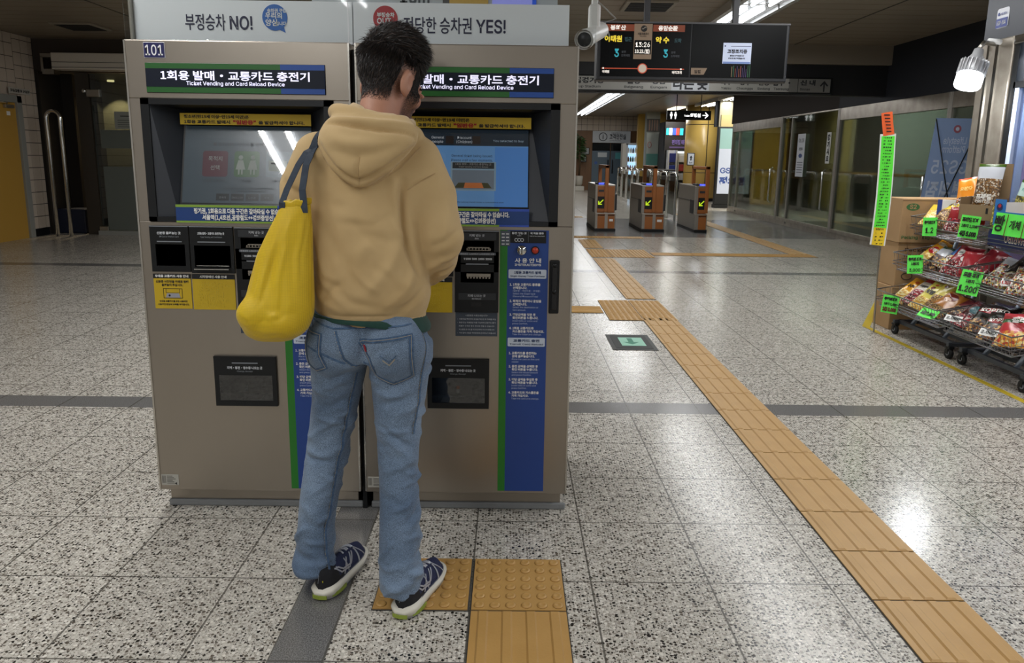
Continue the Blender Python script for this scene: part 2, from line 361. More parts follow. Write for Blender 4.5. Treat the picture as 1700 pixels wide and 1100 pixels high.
area('tube_light', (6.35, 23, CEIL - .13), .22, 4, 60, (.95, .98, 1)); area('kiosk_fill_light', (5.9, 27.2, CEIL - .06), .3, 1.5, 45, (1, .97, .9)); b = MB(); b.box(-.17, .17, -.76, .76, 0, .05, M('lit_panel', '#fff3d8', .5, 0, 2)); o = b.obj('added_light_panel'); o.location = (5.9, 27.2, CEIL - .045); tag(o, 'added glowing panel above the dark kiosk stall', 'ceiling light')  # kiosk lamp and its glowing panel are added fill, no known fitting
# ceiling step and black beam over the way to the gates
b = MB(); b.box(4.14, 6.2, 12.2, 12.5, 2.91, CEIL, M('beige_step', '#83796a', .5)); struct(b, 'trim_4')
b = MB(); b.box(-1, 6.2, 12.3, 12.5, 2.44, 2.91, M('black_beam', '#141416', .5)); b.box(-1, 4.14, 12.3, 12.5, 2.91, CEIL, CEILM); struct(b, 'trim_5')
# ------------------------------------------------------------------ tactile paving
TAC = M('tactile_yellow', '#b78f52', .45, 0, var=(9, '#aa8347', .35), bump=(120, .06)); TJ = C('#3b3a38', .8)
def tac_base(b, s=.305):
    b.box(-s / 2, s / 2, -s / 2, s / 2, .0005, .0028, TJ); b.box(-.149, .149, -.149, .149, .0028, .006, TAC)
def tac_dots():
    b = MB(); tac_base(b)
    for i in range(6):
        for k in range(6):
            x, y = -.125 + .05 * i, -.125 + .05 * k
            b.lathe([(.0175, .0055), (.0165, .0085), (.0135, .0108), (.009, .0112), (.006, .0100), (0.001, .0098)], TAC, 14, Matrix.Translation((x, y, 0)))
    return b
def tac_bars(full=True):
    b = MB(); tac_base(b)
    for i in range(4):
        x = -.1115 + .0743 * i; e = .149 if full else .138
        vs = []; 
        for (w, z) in ((.0175, .0058), (.0115, .0112)):
            for yy in (-e, e):
                yq = yy - math.copysign(.0 if z < .006 else .006, yy); vs += [(x - w, yq, z), (x + w, yq, z)]
        b.add(vs, [(0, 1, 5, 4), (1, 3, 7, 5), (3, 2, 6, 7), (2, 0, 4, 6), (4, 5, 7, 6)], TAC)
    return b
dots = tac_dots().obj('tactile_tile'); dots.location = (-.265, 2.243, 0); tag(dots, 'yellow dotted paving tile partly under the right shoe of the man', 'paving tile')
o = dots.copy(); COL.objects.link(o); o.location = (.045, 2.243, 0); tag(o, 'yellow dotted paving tile at the machine, right of the shoe and fully uncovered', 'paving tile')
bars = tac_bars().obj('tactile_tile'); bars.location = (.045, 1.937, 0); tag(bars, 'yellow bar paving tile just in front of the uncovered dotted tile', 'paving tile')
o = bars.copy(); COL.objects.link(o); o.location = (.045, 1.632, 0); tag(o, 'yellow bar paving tile cut by the bottom edge, nearest to the viewer', 'paving tile')
def lay(src, x, y, rz, lab, grp):
    o = src.copy(); COL.objects.link(o); o.location = (x, y, 0); o.rotation_euler[2] = rz; tag(o, lab, 'paving tile', grp); return o
gp = 'bar tiles of the long path to the gates'; y = .792
while y < 12.9:
    if not (6.36 < y < 7.30) and not 10.4 < y < 11.65: lay(bars, 1.345, y, 0, 'yellow bar paving tile of the long path running to the gates', gp)
    y += .306
PH = math.pi / 2
for i in range(3):
    for k in range(2): lay(dots, 1.352 - .306 * k, 6.51 + i * .306, 0, 'yellow dotted paving tile of the square where the path meets the side branch', 'dotted tiles of the crossing square')
for k in range(3): lay(bars, .728 - .306 * k, 6.81, PH, 'yellow bar paving tile of the short branch left of the crossing square', 'bar tiles of the short side branch')
for i in range(3):
    for k in range(3): lay(dots, 1.345 + .306 * k, 10.72 + i * .306, 0, 'yellow dotted paving tile of the far square near the gates', 'dotted tiles of the far square')
for k in range(6): lay(bars, 2.285 + .306 * k, 11.0, PH, 'yellow bar paving tile of the far branch crossing toward the glass partition', 'bar tiles of the far cross branch')
for k in range(9): lay(dots, .42 + .306 * (k % 9), 13.3, 0, 'yellow dotted paving tile in the row in front of the first gate', 'dotted tiles before the first gate') if k < 7 else None
for k in range(27): lay(bars, 4.42, 11.31 + .306 * k, 0, 'yellow bar paving tile of the strip passing right of the narrow gate', 'bar tiles beside the narrow gate')
for k in range(2): lay(dots, 4.115 + .306 * k, 11.0, 0, 'yellow dotted paving tile where the far branch turns toward the gates', 'dotted tiles at the far turn')
for k in range(3): lay(dots, 1.0 + .306 * k, 17.9, 0, 'yellow dotted paving tile on the floor behind the first gate', 'dotted tiles behind the first gate')
# yellow tape
TAPE = M('yellow_floor_tape', '#c9ae2b', .5)
b = MB(); b.ribbon([(4.02, 7.83, .0004), (3.10, 6.24, .0004)], [ZA, ZA], .06, TAPE, .0012); b.ribbon([(3.10, 6.27, .0006), (3.11, 3.2, .0006)], [ZA, ZA], .045, TAPE, .0012)
tag(part(b, 'floor_tape', None, org=(3.1, 6.24, 0)), 'yellow tape stuck on the floor around the snack racks', 'tape')
# escape route light in the floor
r = thing('floor_exit_sign', 'green escape arrow sign set flush into the floor left of the yellow path', 'exit sign', (.955, 5.575, 0))
b = MB(); b.box(-.17, .17, -.24, .24, .0005, .004, C('#4a4b4a', .6), .001); b.box(-.14, .14, -.2, .2, .004, .006, C('#232625', .55)); part(b, 'sign_frame', r, org=(0, 0, 0))
b = MB(); b.box(-.085, .10, -.13, .13, .006, .0075, M('green_exit_panel', '#8fc0ab', .55, 0, .06)); g = C('#2f7d63', .5); b.box(-.02, .02, .02, .1, .0075, .0082, g)
b.prism([(-.06, -.02), (0, -.09), (.06, -.02), (.02, -.02), (.02, .03), (-.02, .03), (-.02, -.02)], (0, 0, .0075), XA, YA, .0007, g); part(b, 'exit_panel', r, org=(0, 0, 0))
# ------------------------------------------------------------------ ticket machines
MGREEN, MBLUE, NAVY = M('sign_green', '#1c5c20', .45), M('sign_blue', '#1c4793', .45), M('sign_navy', '#071224', .5, spec=.3)
BEZ = M('bezel_black', '#0c0f12', .3); PANEL = M('module_black', '#0f1113', .45, spec=.35); GREYBAR = C('#7f848a', .4)
YEL = M('notice_yellow', '#c3a41a', .5); SIDE = M('recess_cheek', '#2b2f36', .5)
LIT = M('lit_letters', '#e6e4ff', .5, 0, .75); SMALLW = C('#cfd3d8', .5)
STEELF = M('machine_steel', '#a59d92', .32, .85, var=(2.2, '#978e82', .4, (1, 1, .35)), bump=(90, .02, (14, .3, .3)))
FY = 2.745                                                          # plane of the fronts
def glow(name, h, e): return M(name, h, .22, 0, e)
def machine(x0, right):
    w = .798; P = lambda u, z, d=0: (x0 + u, FY + d, z)
    side = 'right' if right else 'left'
    lab = ('stainless ticket machine with a lit blue screen directly in front of the man' if right
           else 'stainless ticket machine numbered 101 on a blue plate, partly behind the yellow bag')
    r = thing('ticket_machine', lab, 'ticket machine', (x0 + w / 2, FY + .3, 0), 'ticket machines')
    def F(b, u0, u1, z0, z1, d0, d1, m, bv=0): b.box(x0 + u0, x0 + u1, FY + d0, FY + d1, z0, z1, m, bv); return b
    def T(b, s, u, z, size, m, d=-.002, al='l', fit=None, bold=0): b.text(s, P(u, z, d), XA, ZA, size, m, bold, al, fit); return b
    # body: front skin with openings, sides, top
    b = MB(); holes = [(.075, .702, 1.165, 1.568)]
    F(b, 0, w, .085, 1.150, 0, .62, STEELF, .004); F(b, 0, w, 1.588, 1.79, 0, .62, STEELF, .004)
    F(b, 0, .046, 1.15, 1.588, 0, .62, STEELF); F(b, .735, w, 1.15, 1.588, 0, .62, STEELF); F(b, .046, .735, 1.15, 1.588, .2, .62, STEELF)
    F(b, 0, .006, .09, 1.788, -.003, .0, M('edge_highlight_steel', '#c9c5bc', .2, 1)); F(b, w - .006, w, .09, 1.788, -.003, 0, M('edge_highlight_steel'))  # paler edge strips: highlight of the rounded edges put into the colour
    body = part(b, 'cabinet', r)
    b = MB(); F(b, .02, w - .02, 0, .09, .045, .6, STEELF, .003); part(b, 'plinth', r)
    b = MB(); F(b, .015, w - .0, 0, .028, .035, .05, M('grey_sealant', '#7d7f80', .7, bump=(40, .4)), .006)
    part(b, 'sealant_strip', r, 'rough grey sealant along the floor')
    # title lightbox
    b = MB(); F(b, .071, .711, 1.608, 1.712, -.004, 0, BEZ, .003); e = -.0045
    F(b, .073, .552, 1.610, 1.7105, -.006, -.004, MGREEN); F(b, .552, .709, 1.610, 1.7105, -.006, -.004, MBLUE); F(b, .073, .709, 1.629, 1.692, -.007, -.006, NAVY)
    T(b, '1회용 발매·교통카드 충전기', .391, 1.656, .036, LIT, -.0072, 'c', .53, .008); T(b, 'Ticket Vending and Card Reload Device', .391, 1.636, .019, LIT, -.0072, 'c', .35, .008)
    part(b, 'title_sign', r)
    if not right:
        b = MB(); F(b, .070, .146, 1.727, 1.781, -.003, 0, C('#d8d8dc', .4), .002); F(b, .072, .144, 1.729, 1.779, -.004, -.003, C('#1c1d55', .4))
        T(b, '101', .108, 1.737, .05, C('#f2f2f4', .4), -.0042, 'c', .062, .01); part(b, 'number_plate', r, 'dark blue plate with white number 101')
    # screen bay
    b = MB()
    for u0, u1, z0, z1 in ((.045, .736, 1.568, 1.589), (.045, .736, 1.149, 1.166), (.045, .075, 1.149, 1.589), (.702, .736, 1.149, 1.589)): F(b, u0, u1, z0, z1, -.006, .006, BEZ)
    part(b, 'screen_bezel', r)
    o = [P(.075, 1.166), P(.702, 1.166), P(.702, 1.568), P(.075, 1.568)]; i_ = [P(.148, 1.166, .015), P(.629, 1.166, .015), P(.629, 1.555, .125), P(.148, 1.555, .125)]
    b = MB()
    for k in range(4):
        j = (k + 1) % 4; b.quad(o[k], o[j], i_[j], i_[k], SIDE if k in (1, 3) else DARK)
    b.quad(*i_, BEZ); part(b, 'screen_recess', r)
    # screen plane axes
    A, B = Vector(i_[0]), Vector(i_[3]); vv = (B - A).normalized(); nn = XA.cross(vv) * 1.0
    if nn.y > 0: nn = -nn
    def SP(u, s, lift=.001): return A + XA * (u - .148) + vv * s + nn * lift
    L_ = (B - A).length
    def SR(b, u0, u1, s0, s1, lift, m): b.quad(SP(u0, s0, lift), SP(u1, s0, lift), SP(u1, s1, lift), SP(u0, s1, lift), m)
    def ST(b, s, u, ss, size, m, al='c', fit=None, lift=.0026, bold=0): b.text(s, SP(u, ss, lift), XA, vv, size, m, bold, al, fit); return b
    b = MB(); s0, s1 = .052, .345
    if right:
        SR(b, .155, .625, s0, s1, .002, glow('screen_sky', '#5b86b4', .42)); SR(b, .155, .625, s1 - .062, s1, .0024, glow('screen_slate', '#2c3742', .25)); SR(b, .50, .625, s0, s1 - .066, .0022, glow('screen_blue', '#4a7ab8', .42))
        for u, t1, t2 in ((.285, 'General', 'people'), (.385, 'Discount', '(Children)')):
            ST(b, t1, u, s1 - .036, .014, C('#c6ccd2', .4, .3)); ST(b, t2, u, s1 - .052, .014, C('#c6ccd2', .4, .3)); SR(b, u + .03, u + .06, s1 - .055, s1 - .025, .0026, glow('screen_key', '#3a3331', .15))
        ST(b, 'Simple', .175, s1 - .044, .013, C('#57a7c9', .4, .3)); ST(b, 'You selected to buy', .55, s1 - .046, .012, C('#9fb4c6', .4, .3), fit=.115)
        ST(b, 'General ticket being issued.', .415, s1 - .105, .014, INK, fit=.155); ST(b, 'Please wait a few moments.', .415, s1 - .122, .014, INK, fit=.155)
        SR(b, .335, .505, .112, .222, .0026, glow('shot_frame', '#7f97a8', .3)); SR(b, .342, .498, .118, .19, .003, glow('shot_grey', '#6c7782', .3)); SR(b, .342, .498, .196, .219, .003, glow('shot_dark', '#3b3f42', .15))
        ST(b, '1회용 발매·교통카드 충전하는 곳', .42, .209, .009, WHITE, fit=.135, lift=.0034); ST(b, 'Ticket Vending and Card Reload', .42, .200, .007, WHITE, fit=.11, lift=.0034)
        b.quad(SP(.35, .122, .0034), SP(.49, .122, .0034), SP(.475, .142, .0034), SP(.365, .142, .0034), glow('shot_olive', '#4b4b35', .2)); b.quad(SP(.385, .122, .0036), SP(.46, .122, .0036), SP(.452, .142, .0036), SP(.39, .142, .0036), glow('shot_orange', '#b56a3c', .35))
        SR(b, .18, .27, .085, .26, .0026, glow('shot_machine', '#2a3038', .15)); SR(b, .19, .255, .2, .235, .003, glow('shot_screen', '#4c86c8', .5)); SR(b, .19, .255, .1, .18, .003, glow('shot_slots', '#1d2a4a', .2)); SR(b, .262, .272, .085, .26, .003, glow('shot_edge', '#6d655c', .2))
        b.quad(SP(.285, .172, .003), SP(.318, .172, .003), SP(.318, .174, .003), SP(.285, .174, .003), C('#b03a3a', .4, .3))
        ST(b, 'Amount deposited in the subway transit center or convenience store', .41, .066, .008, C('#2c3b4a', .4), fit=.25)
        scr_lab = 'blue lit touch screen showing a ticket being issued'
    else:
        SR(b, .155, .625, s0, s1, .002, glow('screen_dim', '#4c5962', .14))
        ST(b, '원하시는 서비스를 선택하세요', .39, s1 - .075, .015, C('#39424a', .4), fit=.22); SR(b, .262, .274, s1 - .075, s1 - .063, .0025, C('#39424a', .4))
        for k, (h, n) in enumerate((('#5a3b44', 'red'), ('#3d5f3e', 'green'), ('#53656f', 'pale'))):
            u = .225 + .118 * k; b.rrect(SP(u, .152, .0022), XA, vv, .094, .098, .01, .0004, glow('tile_' + n, h, .14))
        IC = C('#98a09a', .4, .1)
        ST(b, '목적지', .272, .213, .021, IC); ST(b, '선택', .272, .179, .021, IC)
        for q in (.367, .412):
            b.disc(SP(q, .226, .0028), XA, vv, .0085, .0004, IC, 14); b.prism([(-.018, 0), (.018, 0), (.009, .036), (-.009, .036)], SP(q, .18, .0028), XA, vv, .0004, IC)
            for e in (-.006, .006): b.prism([(-.003, 0), (.003, 0), (.003, .02), (-.003, .02)], SP(q + e, .161, .0028), XA, vv, .0004, IC)
        SR(b, .472, .54, .175, .215, .0028, IC); b.prism([(0, .003), (.015, .003), (.015, .007), (.022, 0), (.015, -.007), (.015, -.003), (0, -.003)], SP(.48, .205, .003), XA, vv, .0004, INK)
        for u, s in ((.272, '1회용 교통카드'), (.39, '우대용'), (.505, '교통카드')): ST(b, s, u, .132, .014, C('#39424a', .4))
        ST(b, '시각장애인 및 휠체어 이용 고객께서는 역무원에게 문의하세요', .40, .105, .008, C('#414a50', .4), fit=.19); ST(b, '언어를 선택하여 주시기 바랍니다', .40, .095, .008, C('#414a50', .4), fit=.13)
        for k, s in enumerate(('한국어', 'ENGLISH', '日本語', '中文')):
            u = .281 + .055 * k; SR(b, u, u + .048, .062, .088, .0024, glow('key_dark', '#363c40', .08)); ST(b, s, u + .024, .070, .010, C('#7c8488', .4, .05))
        scr_lab = 'dim grey touch screen with square menu tiles'
    scr = part(b, 'screen', r, scr_lab)
    b = MB(); b.quad(SP(.15, s0 - .004, .005), SP(.63, s0 - .004, .005), SP(.63, s1 + .004, .005), SP(.15, s1 + .004, .005), glass('screen_glass', '#ffffff', .045, .97))
    p = part(b, 'cover_glass', r)
    # yellow notice and blue strip
    b = MB(); YT = C('#2a2210', .6); yb = P(.148, 1.503, .075)
    b.box(x0 + .150, x0 + .634, FY + .072, FY + .076, 1.502, 1.543, YEL)
    b.text('청소년(만13세 이상~만19세 미만)은', (x0 + .165, FY + .0715, 1.526), XA, ZA, .014, YT, .014, fit=.24)
    b.text('1회용 교통카드 발매시', (x0 + .165, FY + .0715, 1.507), XA, ZA, .014, YT, .014, fit=.17); b.text('"일반용"', (x0 + .346, FY + .0715, 1.506), XA, ZA, .017, C('#a3281c', .6), .02, fit=.085)
    b.text('을 발급하셔야 합니다.', (x0 + .440, FY + .0715, 1.507), XA, ZA, .014, YT, .014, fit=.17); part(b, 'yellow_notice', r, 'yellow notice strip above the screen')
    b = MB(); F(b, .146, .63, 1.146, 1.212, -.0075, -.002, C('#193c78', .45)); F(b, .146, .52, 1.203, 1.212, -.0082, -.007, C('#7fa03a', .5)); F(b, .146, .52, 1.146, 1.153, -.0082, -.007, C('#7fa03a', .5)); F(b, .52, .63, 1.203, 1.212, -.0082, -.007, C('#2f4fae', .5)); F(b, .52, .63, 1.146, 1.153, -.0082, -.007, C('#2f4fae', .5))
    T(b, '정기권, 1회용으로 다음 구간은 갈아타실 수 없습니다.', .385, 1.182, .022, WHITE, -.0086, 'c', .345, .014); T(b, '서울역(1,4호선,공항철도↔경의중앙선)', .375, 1.159, .022, WHITE, -.0086, 'c', .265, .014)
    part(b, 'blue_notice', r, 'blue transfer notice strip below the screen')
    # slot modules
    def module(name, u0, u1, z0, z1, op, t1, t2, lit=True):
        b = MB(); a0, a1, c0, c1 = op
        for q in ((u0, u1, c1, z1), (u0, u1, z0, c0), (u0, a0, c0, c1), (a1, u1, c0, c1)): F(b, *q, -.009, 0, PANEL)
        F(b, u0, u1, z1 - .003, z1, -.010, -.006, GREYBAR)
        F(b, a0, a1, c0, c1, .0, .002, DARK); F(b, a0, a1, c0, c0 + .006, -.0085, 0, BLACK)
        T(b, t1, (u0 + u1) / 2, z1 - .030, .011, SMALLW, -.0098, 'c', (u1 - u0) * .62, .012); T(b, t2, (u0 + u1) / 2, z1 - .042, .008, C('#8f959b', .5), -.0098, 'c', (u1 - u0) * .5)
        if lit: F(b, u0 + (u1 - u0) * .18, u1 - (u1 - u0) * .18, z1 - .060, z1 - .056, -.0105, -.009, GREYBAR)
        m = part(b, name, r); return m
    module('card_slot', .043, .186, .962, 1.133, (.061, .170, .978, 1.065), '신분증 올려놓는 곳', 'ID Card or Welfare Card')
    m = module('card_reader', .190, .350, .958, 1.133, (.204, .338, .974, 1.062), '1회용 발매·교통카드 충전하는 곳', 'Ticket Vending and Card Reload')
    b = MB(); F(b, .207, .336, .974, .978, -.03, 0, CHROME, .001); F(b, .212, .334, .986, .989, -.018, 0, CHROME, .001); part(b, 'card_tray', m)
    # bill unit
    b = MB(); u0, u1 = .356, .520
    for q in ((u0, u1, 1.093, 1.131), (u0, u1, 1.005, 1.052), (u0, u1, .822, .936), (u0, .378, .936, 1.093), (.502, u1, .936, 1.093), (u0, u1, .976, 1.01)): F(b, *q, -.009, 0, PANEL)
    F(b, .378, .502, .936, 1.093, .0, .002, DARK); F(b, u0, u1, 1.128, 1.131, -.0105, -.006, GREYBAR); F(b, .37, .51, 1.096, 1.122, -.0098, -.0088, C('#24272b', .5)); F(b, .37, .51, .870, .896, -.0098, -.0088, C('#24272b', .5))
    T(b, '지폐 넣는 곳', .438, 1.109, .012, SMALLW, -.0102, 'c'); T(b, 'Bills', .438, 1.099, .008, SMALLW, -.0102, 'c')
    F(b, .372, .508, 1.040, 1.049, -.012, -.009, C('#565b63', .5)); T(b, '천원권은 1,000원권 5,000원권만 사용', .44, 1.042, .007, SMALLW, -.0123, 'c', .125)
    T(b, '₩ 1000  5000  10000  50000', .442, 1.022, .010, SMALLW, -.0095, 'c', .105, .012); F(b, .397, .482, 1.004, 1.008, -.0105, -.009, GREYBAR)
    T(b, '지폐 나오는 곳', .438, .882, .012, SMALLW, -.0102, 'c'); T(b, 'Bill Return', .438, .872, .008, SMALLW, -.0102, 'c'); F(b, .418, .456, .845, .860, -.0095, -.0085, DARK)
    m = part(b, 'bill_unit', r); S2 = M('slot_metal', '#9a9388', .3, .9)
    b = MB(); F(b, .40, .49, 1.066, 1.070, -.014, 0, S2); F(b, .40, .49, 1.058, 1.060, -.02, 0, S2); F(b, .40, .405, 1.058, 1.070, -.014, 0, S2); F(b, .485, .49, 1.058, 1.070, -.014, 0, S2)
    for k in range(7): F(b, .408 + .012 * k, .412 + .012 * k, 1.060, 1.066, -.012, 0, S2)
    part(b, 'bill_slot', m)
    b = MB(); F(b, .40, .49, .958, .970, -.010, 0, S2)
    for k in range(8): F(b, .402 + .0115 * k, .408 + .0115 * k, .952, .958, -.014, 0, S2)
    part(b, 'bill_return', m)
    # yellow instruction cards
    b = MB(); F(b, .041, .181, .820, .953, -.003, 0, YEL, .001); F(b, .041, .181, .936, .953, -.0036, -.002, INK); T(b, '우대용 교통카드 사용 안내', .111, .941, .011, WHITE, -.0038, 'c', .125, .012)
    T(b, '신분증 사진면을 아래로 향해', .111, .920, .011, INK, -.0032, 'c', .122, .012); T(b, '올려놓아 주십시오.', .111, .907, .011, INK, -.0032, 'c', .08, .012)
    for q in ((-.036, .896, .036, .898), (-.036, .860, -.034, .898), (.034, .860, .036, .898), (-.036, .860, .036, .862), (-.026, .880, .026, .8815), (-.026, .88, -.0245, .898), (.0245, .88, .026, .898)): F(b, .111 + q[0], .111 + q[2], q[1], q[3], -.0034, -.003, INK)
    b.prism([(-.028, 0), (.028, 0), (.022, .016), (-.022, .016)], P(.111, .863, -.0032), XA, ZA, .0004, C('#9a9aa2', .4)); b.disc(P(.098, .871, -.0037), XA, ZA, .004, .0003, INK, 10)
    T(b, '우대용 교통카드를 부정 사용하면', .111, .846, .008, INK, -.0032, 'c', .105, .012); T(b, '사용구간 운임의 30배를 부가합니다.', .111, .834, .008, INK, -.0032, 'c', .118, .012)
    part(b, 'yellow_card', r, 'yellow card with a drawing of a card tray')
    b = MB(); F(b, .186, .346, .818, .953, -.003, 0, YEL, .001); F(b, .186, .346, .935, .953, -.0036, -.002, INK); T(b, '시각장애인 사용 안내', .266, .940, .011, WHITE, -.0038, 'c', .10, .012)
    B2 = M('embossed_yellow', '#cbb43c', .4)
    rr = random.Random(3)
    for k in range(9):
        u = .205 if k in (4, 8) else .212
        if k == 0: u = .222
        while u < .30 + (.03 if k in (1, 6) else .0) :
            for q in range(rr.randint(2, 4)): b.disc(P(u + rr.choice((0, .003)), .924 - .0112 * k - rr.choice((0, .003, .006)), -.0028), XA, ZA, .0012, .0008, B2, 6)
            u += .0085
    part(b, 'braille_card', r, 'plain yellow card with raised dots')
    b = MB(); G2 = C('#3a4350', .5); F(b, .358, .517, .728, .820, -.0025, 0, G2); T(b, '<1만원권 사용안내입니다>', .438, .806, .008, SMALLW, -.0028, 'c', .085)
    for k, s in enumerate(('· 이용하실 역까지의 운임을 확인한 후 지폐를 투입', '· 동전 또는 지폐로만 이용 가능하며 신용카드 불가', '지폐가 구겨진 경우 인식이 안될 수 있습니다', '거스름돈과 카드를 꼭 확인하여 주시기 바랍니다', '· 기타 문의 사항은 역무원에게 문의하시기 바랍니다')): T(b, s, .438, .792 - .0135 * k, .007, SMALLW, -.0028, 'c', .145 - .01 * (k in (2, 3)))
    part(b, 'grey_notice', r, 'small slate notice under the bill unit')
    # change tray
    b = MB(); u0, u1, z0, z1 = .250, .487, .441, .638
    for q in ((u0, u1, .564, z1), (u0, u1, z0, .463), (u0, .268, .463, .564), (.471, u1, .463, .564)): F(b, *q, -.012, 0, PANEL)
    F(b, u0, u1, z1 - .004, z1, -.0135, -.008, BLACK); F(b, .32, .418, .611, .615, -.0135, -.011, GREYBAR)
    T(b, '지폐·동전·영수증 나오는 곳', .368, .590, .012, SMALLW, -.0124, 'c', .135, .012); T(b, 'Change, Receipt', .368, .578, .008, C('#8f959b', .5), -.0124, 'c', .06)
    m = part(b, 'change_tray', r); ST_ = M('tray_steel', '#77726b', .3, .8)
    b = MB(); F(b, .268, .471, .464, .564, .0, .002, ST_); b.quad(P(.268, .464, -.011), P(.471, .464, -.011), P(.471, .490, .0), P(.268, .490, 0), CHROME); b.prism([(.30, .466), (.42, .466), (.435, .486), (.31, .486)], (x0, FY - .0095, 0), XA, ZA, .001, ST_)
    F(b, .362, .373, .500, .528, -.004, 0, CHROME)
    if right: F(b, .362, .373, .518, .53, -.0045, -.003, C('#a5552c', .5, .4))
    part(b, 'tray_pan', m); b = MB(); F(b, .268, .471, .464, .564, -.0118, -.0112, glass('tray_glass', '#cfd2d4', .06, .75)); part(b, 'tray_flap', m, 'clear flap')
    # instruction panel
    b = MB(); F(b, .524, .552, .098, 1.134, -.0025, 0, M('stripe_green', '#1f7420', .45)); F(b, .552, .705, .098, 1.134, -.0025, 0, M('panel_blue', '#1b3f86', .42))
    F(b, .526, .562, 1.075, 1.131, -.0032, -.002, C('#4c5560', .5))
    for k in range(4):
        for j in range(2): F(b, .530 + .016 * j, .541 + .016 * j, 1.080 + .0125 * k, 1.084 + .0125 * k, -.0036, -.003, SMALLW)
    F(b, .562, .695, 1.087, 1.131, -.0045, -.002, PANEL); F(b, .628, .629, 1.089, 1.129, -.005, -.004, GREYBAR); T(b, '동전 넣는 곳', .595, 1.120, .009, SMALLW, -.0048, 'c', .055, .012); T(b, 'Coins', .595, 1.112, .006, SMALLW, -.0048, 'c')
    T(b, '역 직원 통화', .661, 1.120, .009, SMALLW, -.0048, 'c', .05, .012); T(b, 'Call to the Attendant', .661, 1.111, .006, SMALLW, -.0048, 'c', .055)
    for k in range(3): b.disc(P(.584 + .011 * k, 1.098, -.0045), XA, ZA, .0065, .0006, SMALLW, 14); b.disc(P(.584 + .011 * k, 1.098, -.0051), XA, ZA, .0045, .0003, PANEL, 12)
    T(b, '사 용 안 내', .629, 1.014, .020, WHITE, -.0028, 'c', .098, .008); T(b, 'INSTRUCTIONS', .629, 1.001, .011, WHITE, -.0028, 'c', .098, .02)
    BT = C('#b9c6e2', .5); lines = []
    def head(z, a, c): b.rrect(P(.557, z, -.0025), XA, ZA, .142, .034, .004, .0004, C('#c3cddc', .45)); T(b, a, .628, z + .0185, .012, C('#15305f', .5), -.0032, 'c', .1, .012); T(b, c, .628, z + .006, .009, C('#15305f', .5), -.0032, 'c', .128, .012)
    head(.953, '1회용 교통카드 발매', 'Single Journey Ticket Purchase'); head(.690, '교통카드 충전', 'Transit Card Reload')
    z = .938
    for it in ((('1. 1회용 교통카드 종류를', 1), ('   선택합니다.', 1), ('   (일반용·어린이용·우대용)', 2), ('   Select the ticket type', 0), ('   (General·Discount·Free)', 0)), (('2. 목적지 역명이나 운임을', 1), ('   선택합니다.', 1), ('   Select the destination or', 0), ('   fare amount.', 0)), (('3. 해당금액을 넣은 후', 1), ('   확인버튼을 누릅니다.', 1), ('   Insert bills or coins and', 0), ('   press Confirm.', 0)), (('4. 1회용 교통카드와', 1), ('   거스름돈을 가져 가십시오.', 1), ('   Take the ticket and change.', 0)), None,
               (('1. 교통카드를 충전하는', 1), ('   곳에 올려놓습니다.', 1), ('   Place the card on the card', 0), ('   reader.', 0)), (('2. 충전 금액을 선택한 후', 1), ('   확인 버튼을 누릅니다.', 1), ('   Select the reload amount', 0), ('   and press Confirm.', 0)), (('3. 해당 금액을 투입한 후', 1), ('   확인 버튼을 누릅니다.', 1), ('   Insert bills or coins and', 0), ('   press Confirm.', 0)), (('4. 교통카드와 거스름돈을', 1), ('   가져 가십시오.', 1), ('   Take the card and change.', 0))):
        if it is None: z = .672; continue
        for s, kx in it:
            z -= .0125 if kx == 1 else .0105; q = s.lstrip(); ind = .562 + (.012 if s.startswith(' ') else 0); T(b, q, ind, z, .0118 if kx == 1 else .0092, WHITE if kx == 1 else BT, -.0028, 'l', None, .01 if kx == 1 else 0)
        z -= .0065
    part(b, 'instruction_panel', r, 'blue instruction panel with a green edge')
    q = Vector(P(.605, 1.060, -.0025))
    b = MB(); b.lathe([(.001, .014), (.015, .014), (.018, .010), (.019, .004), (.019, 0)][::-1], CHROME, 24, Matrix.Translation(q) @ Matrix.Rotation(PH, 4, 'X')); F(b, .6035, .6065, 1.047, 1.073, -.0175, -.016, DARK); part(b, 'coin_slot', r, 'round chrome coin slot')
    q = Vector(P(.655, 1.060, -.0025)); b = MB(); b.disc(q, XA, ZA, .0155, .004, BLACK, 24); b.lathe([(.012, 0), (.012, .006), (.010, .009), (.001, .010)], M('red_button', '#b5341d', .35), 20, Matrix.Translation(q + Vector((0, -.003, 0))) @ Matrix.Rotation(PH, 4, 'X')); part(b, 'call_button', r, 'red call button')
    b = MB(); F(b, .710, .748, .820, 1.024, -.01, .0, BLACK, .005); F(b, .718, .740, .835, 1.008, -.018, -.008, DARK, .006)
    for z in (.905, 1.005): b.cyl(P(.729, z, -.019), P(.729, z, -.017), .008, PANEL, 14)
    part(b, 'door_handle', r)
    b = MB(); F(b, .010, .078, .106, .150, -.0015, 0, C('#a9a79f', .5))
    for k in range(6): F(b, .032, .066 - .006 * (k % 3), .112 + .006 * k, .1145 + .006 * k, -.002, -.001, C('#5a5852', .6))
    for k in range(4): F(b, .013 + .004 * k, .015 + .004 * k, .114, .145, -.002, -.001, C('#5a5852', .6))
    T(b, '◀', .066, .109, .012, INK, -.0022, 'c'); part(b, 'type_label', r)
    return r
machine(-1.3735, False); machine(-.5575, True)
b = MB(); b.box(-.5745, -.5585, FY + .03, FY + .5, 0, 1.77, BLACK); tag(part(b, 'gap_filler', None, org=(-.566, 3, 0)), 'narrow black filler strip in the gap between the two ticket machines', 'filler strip')
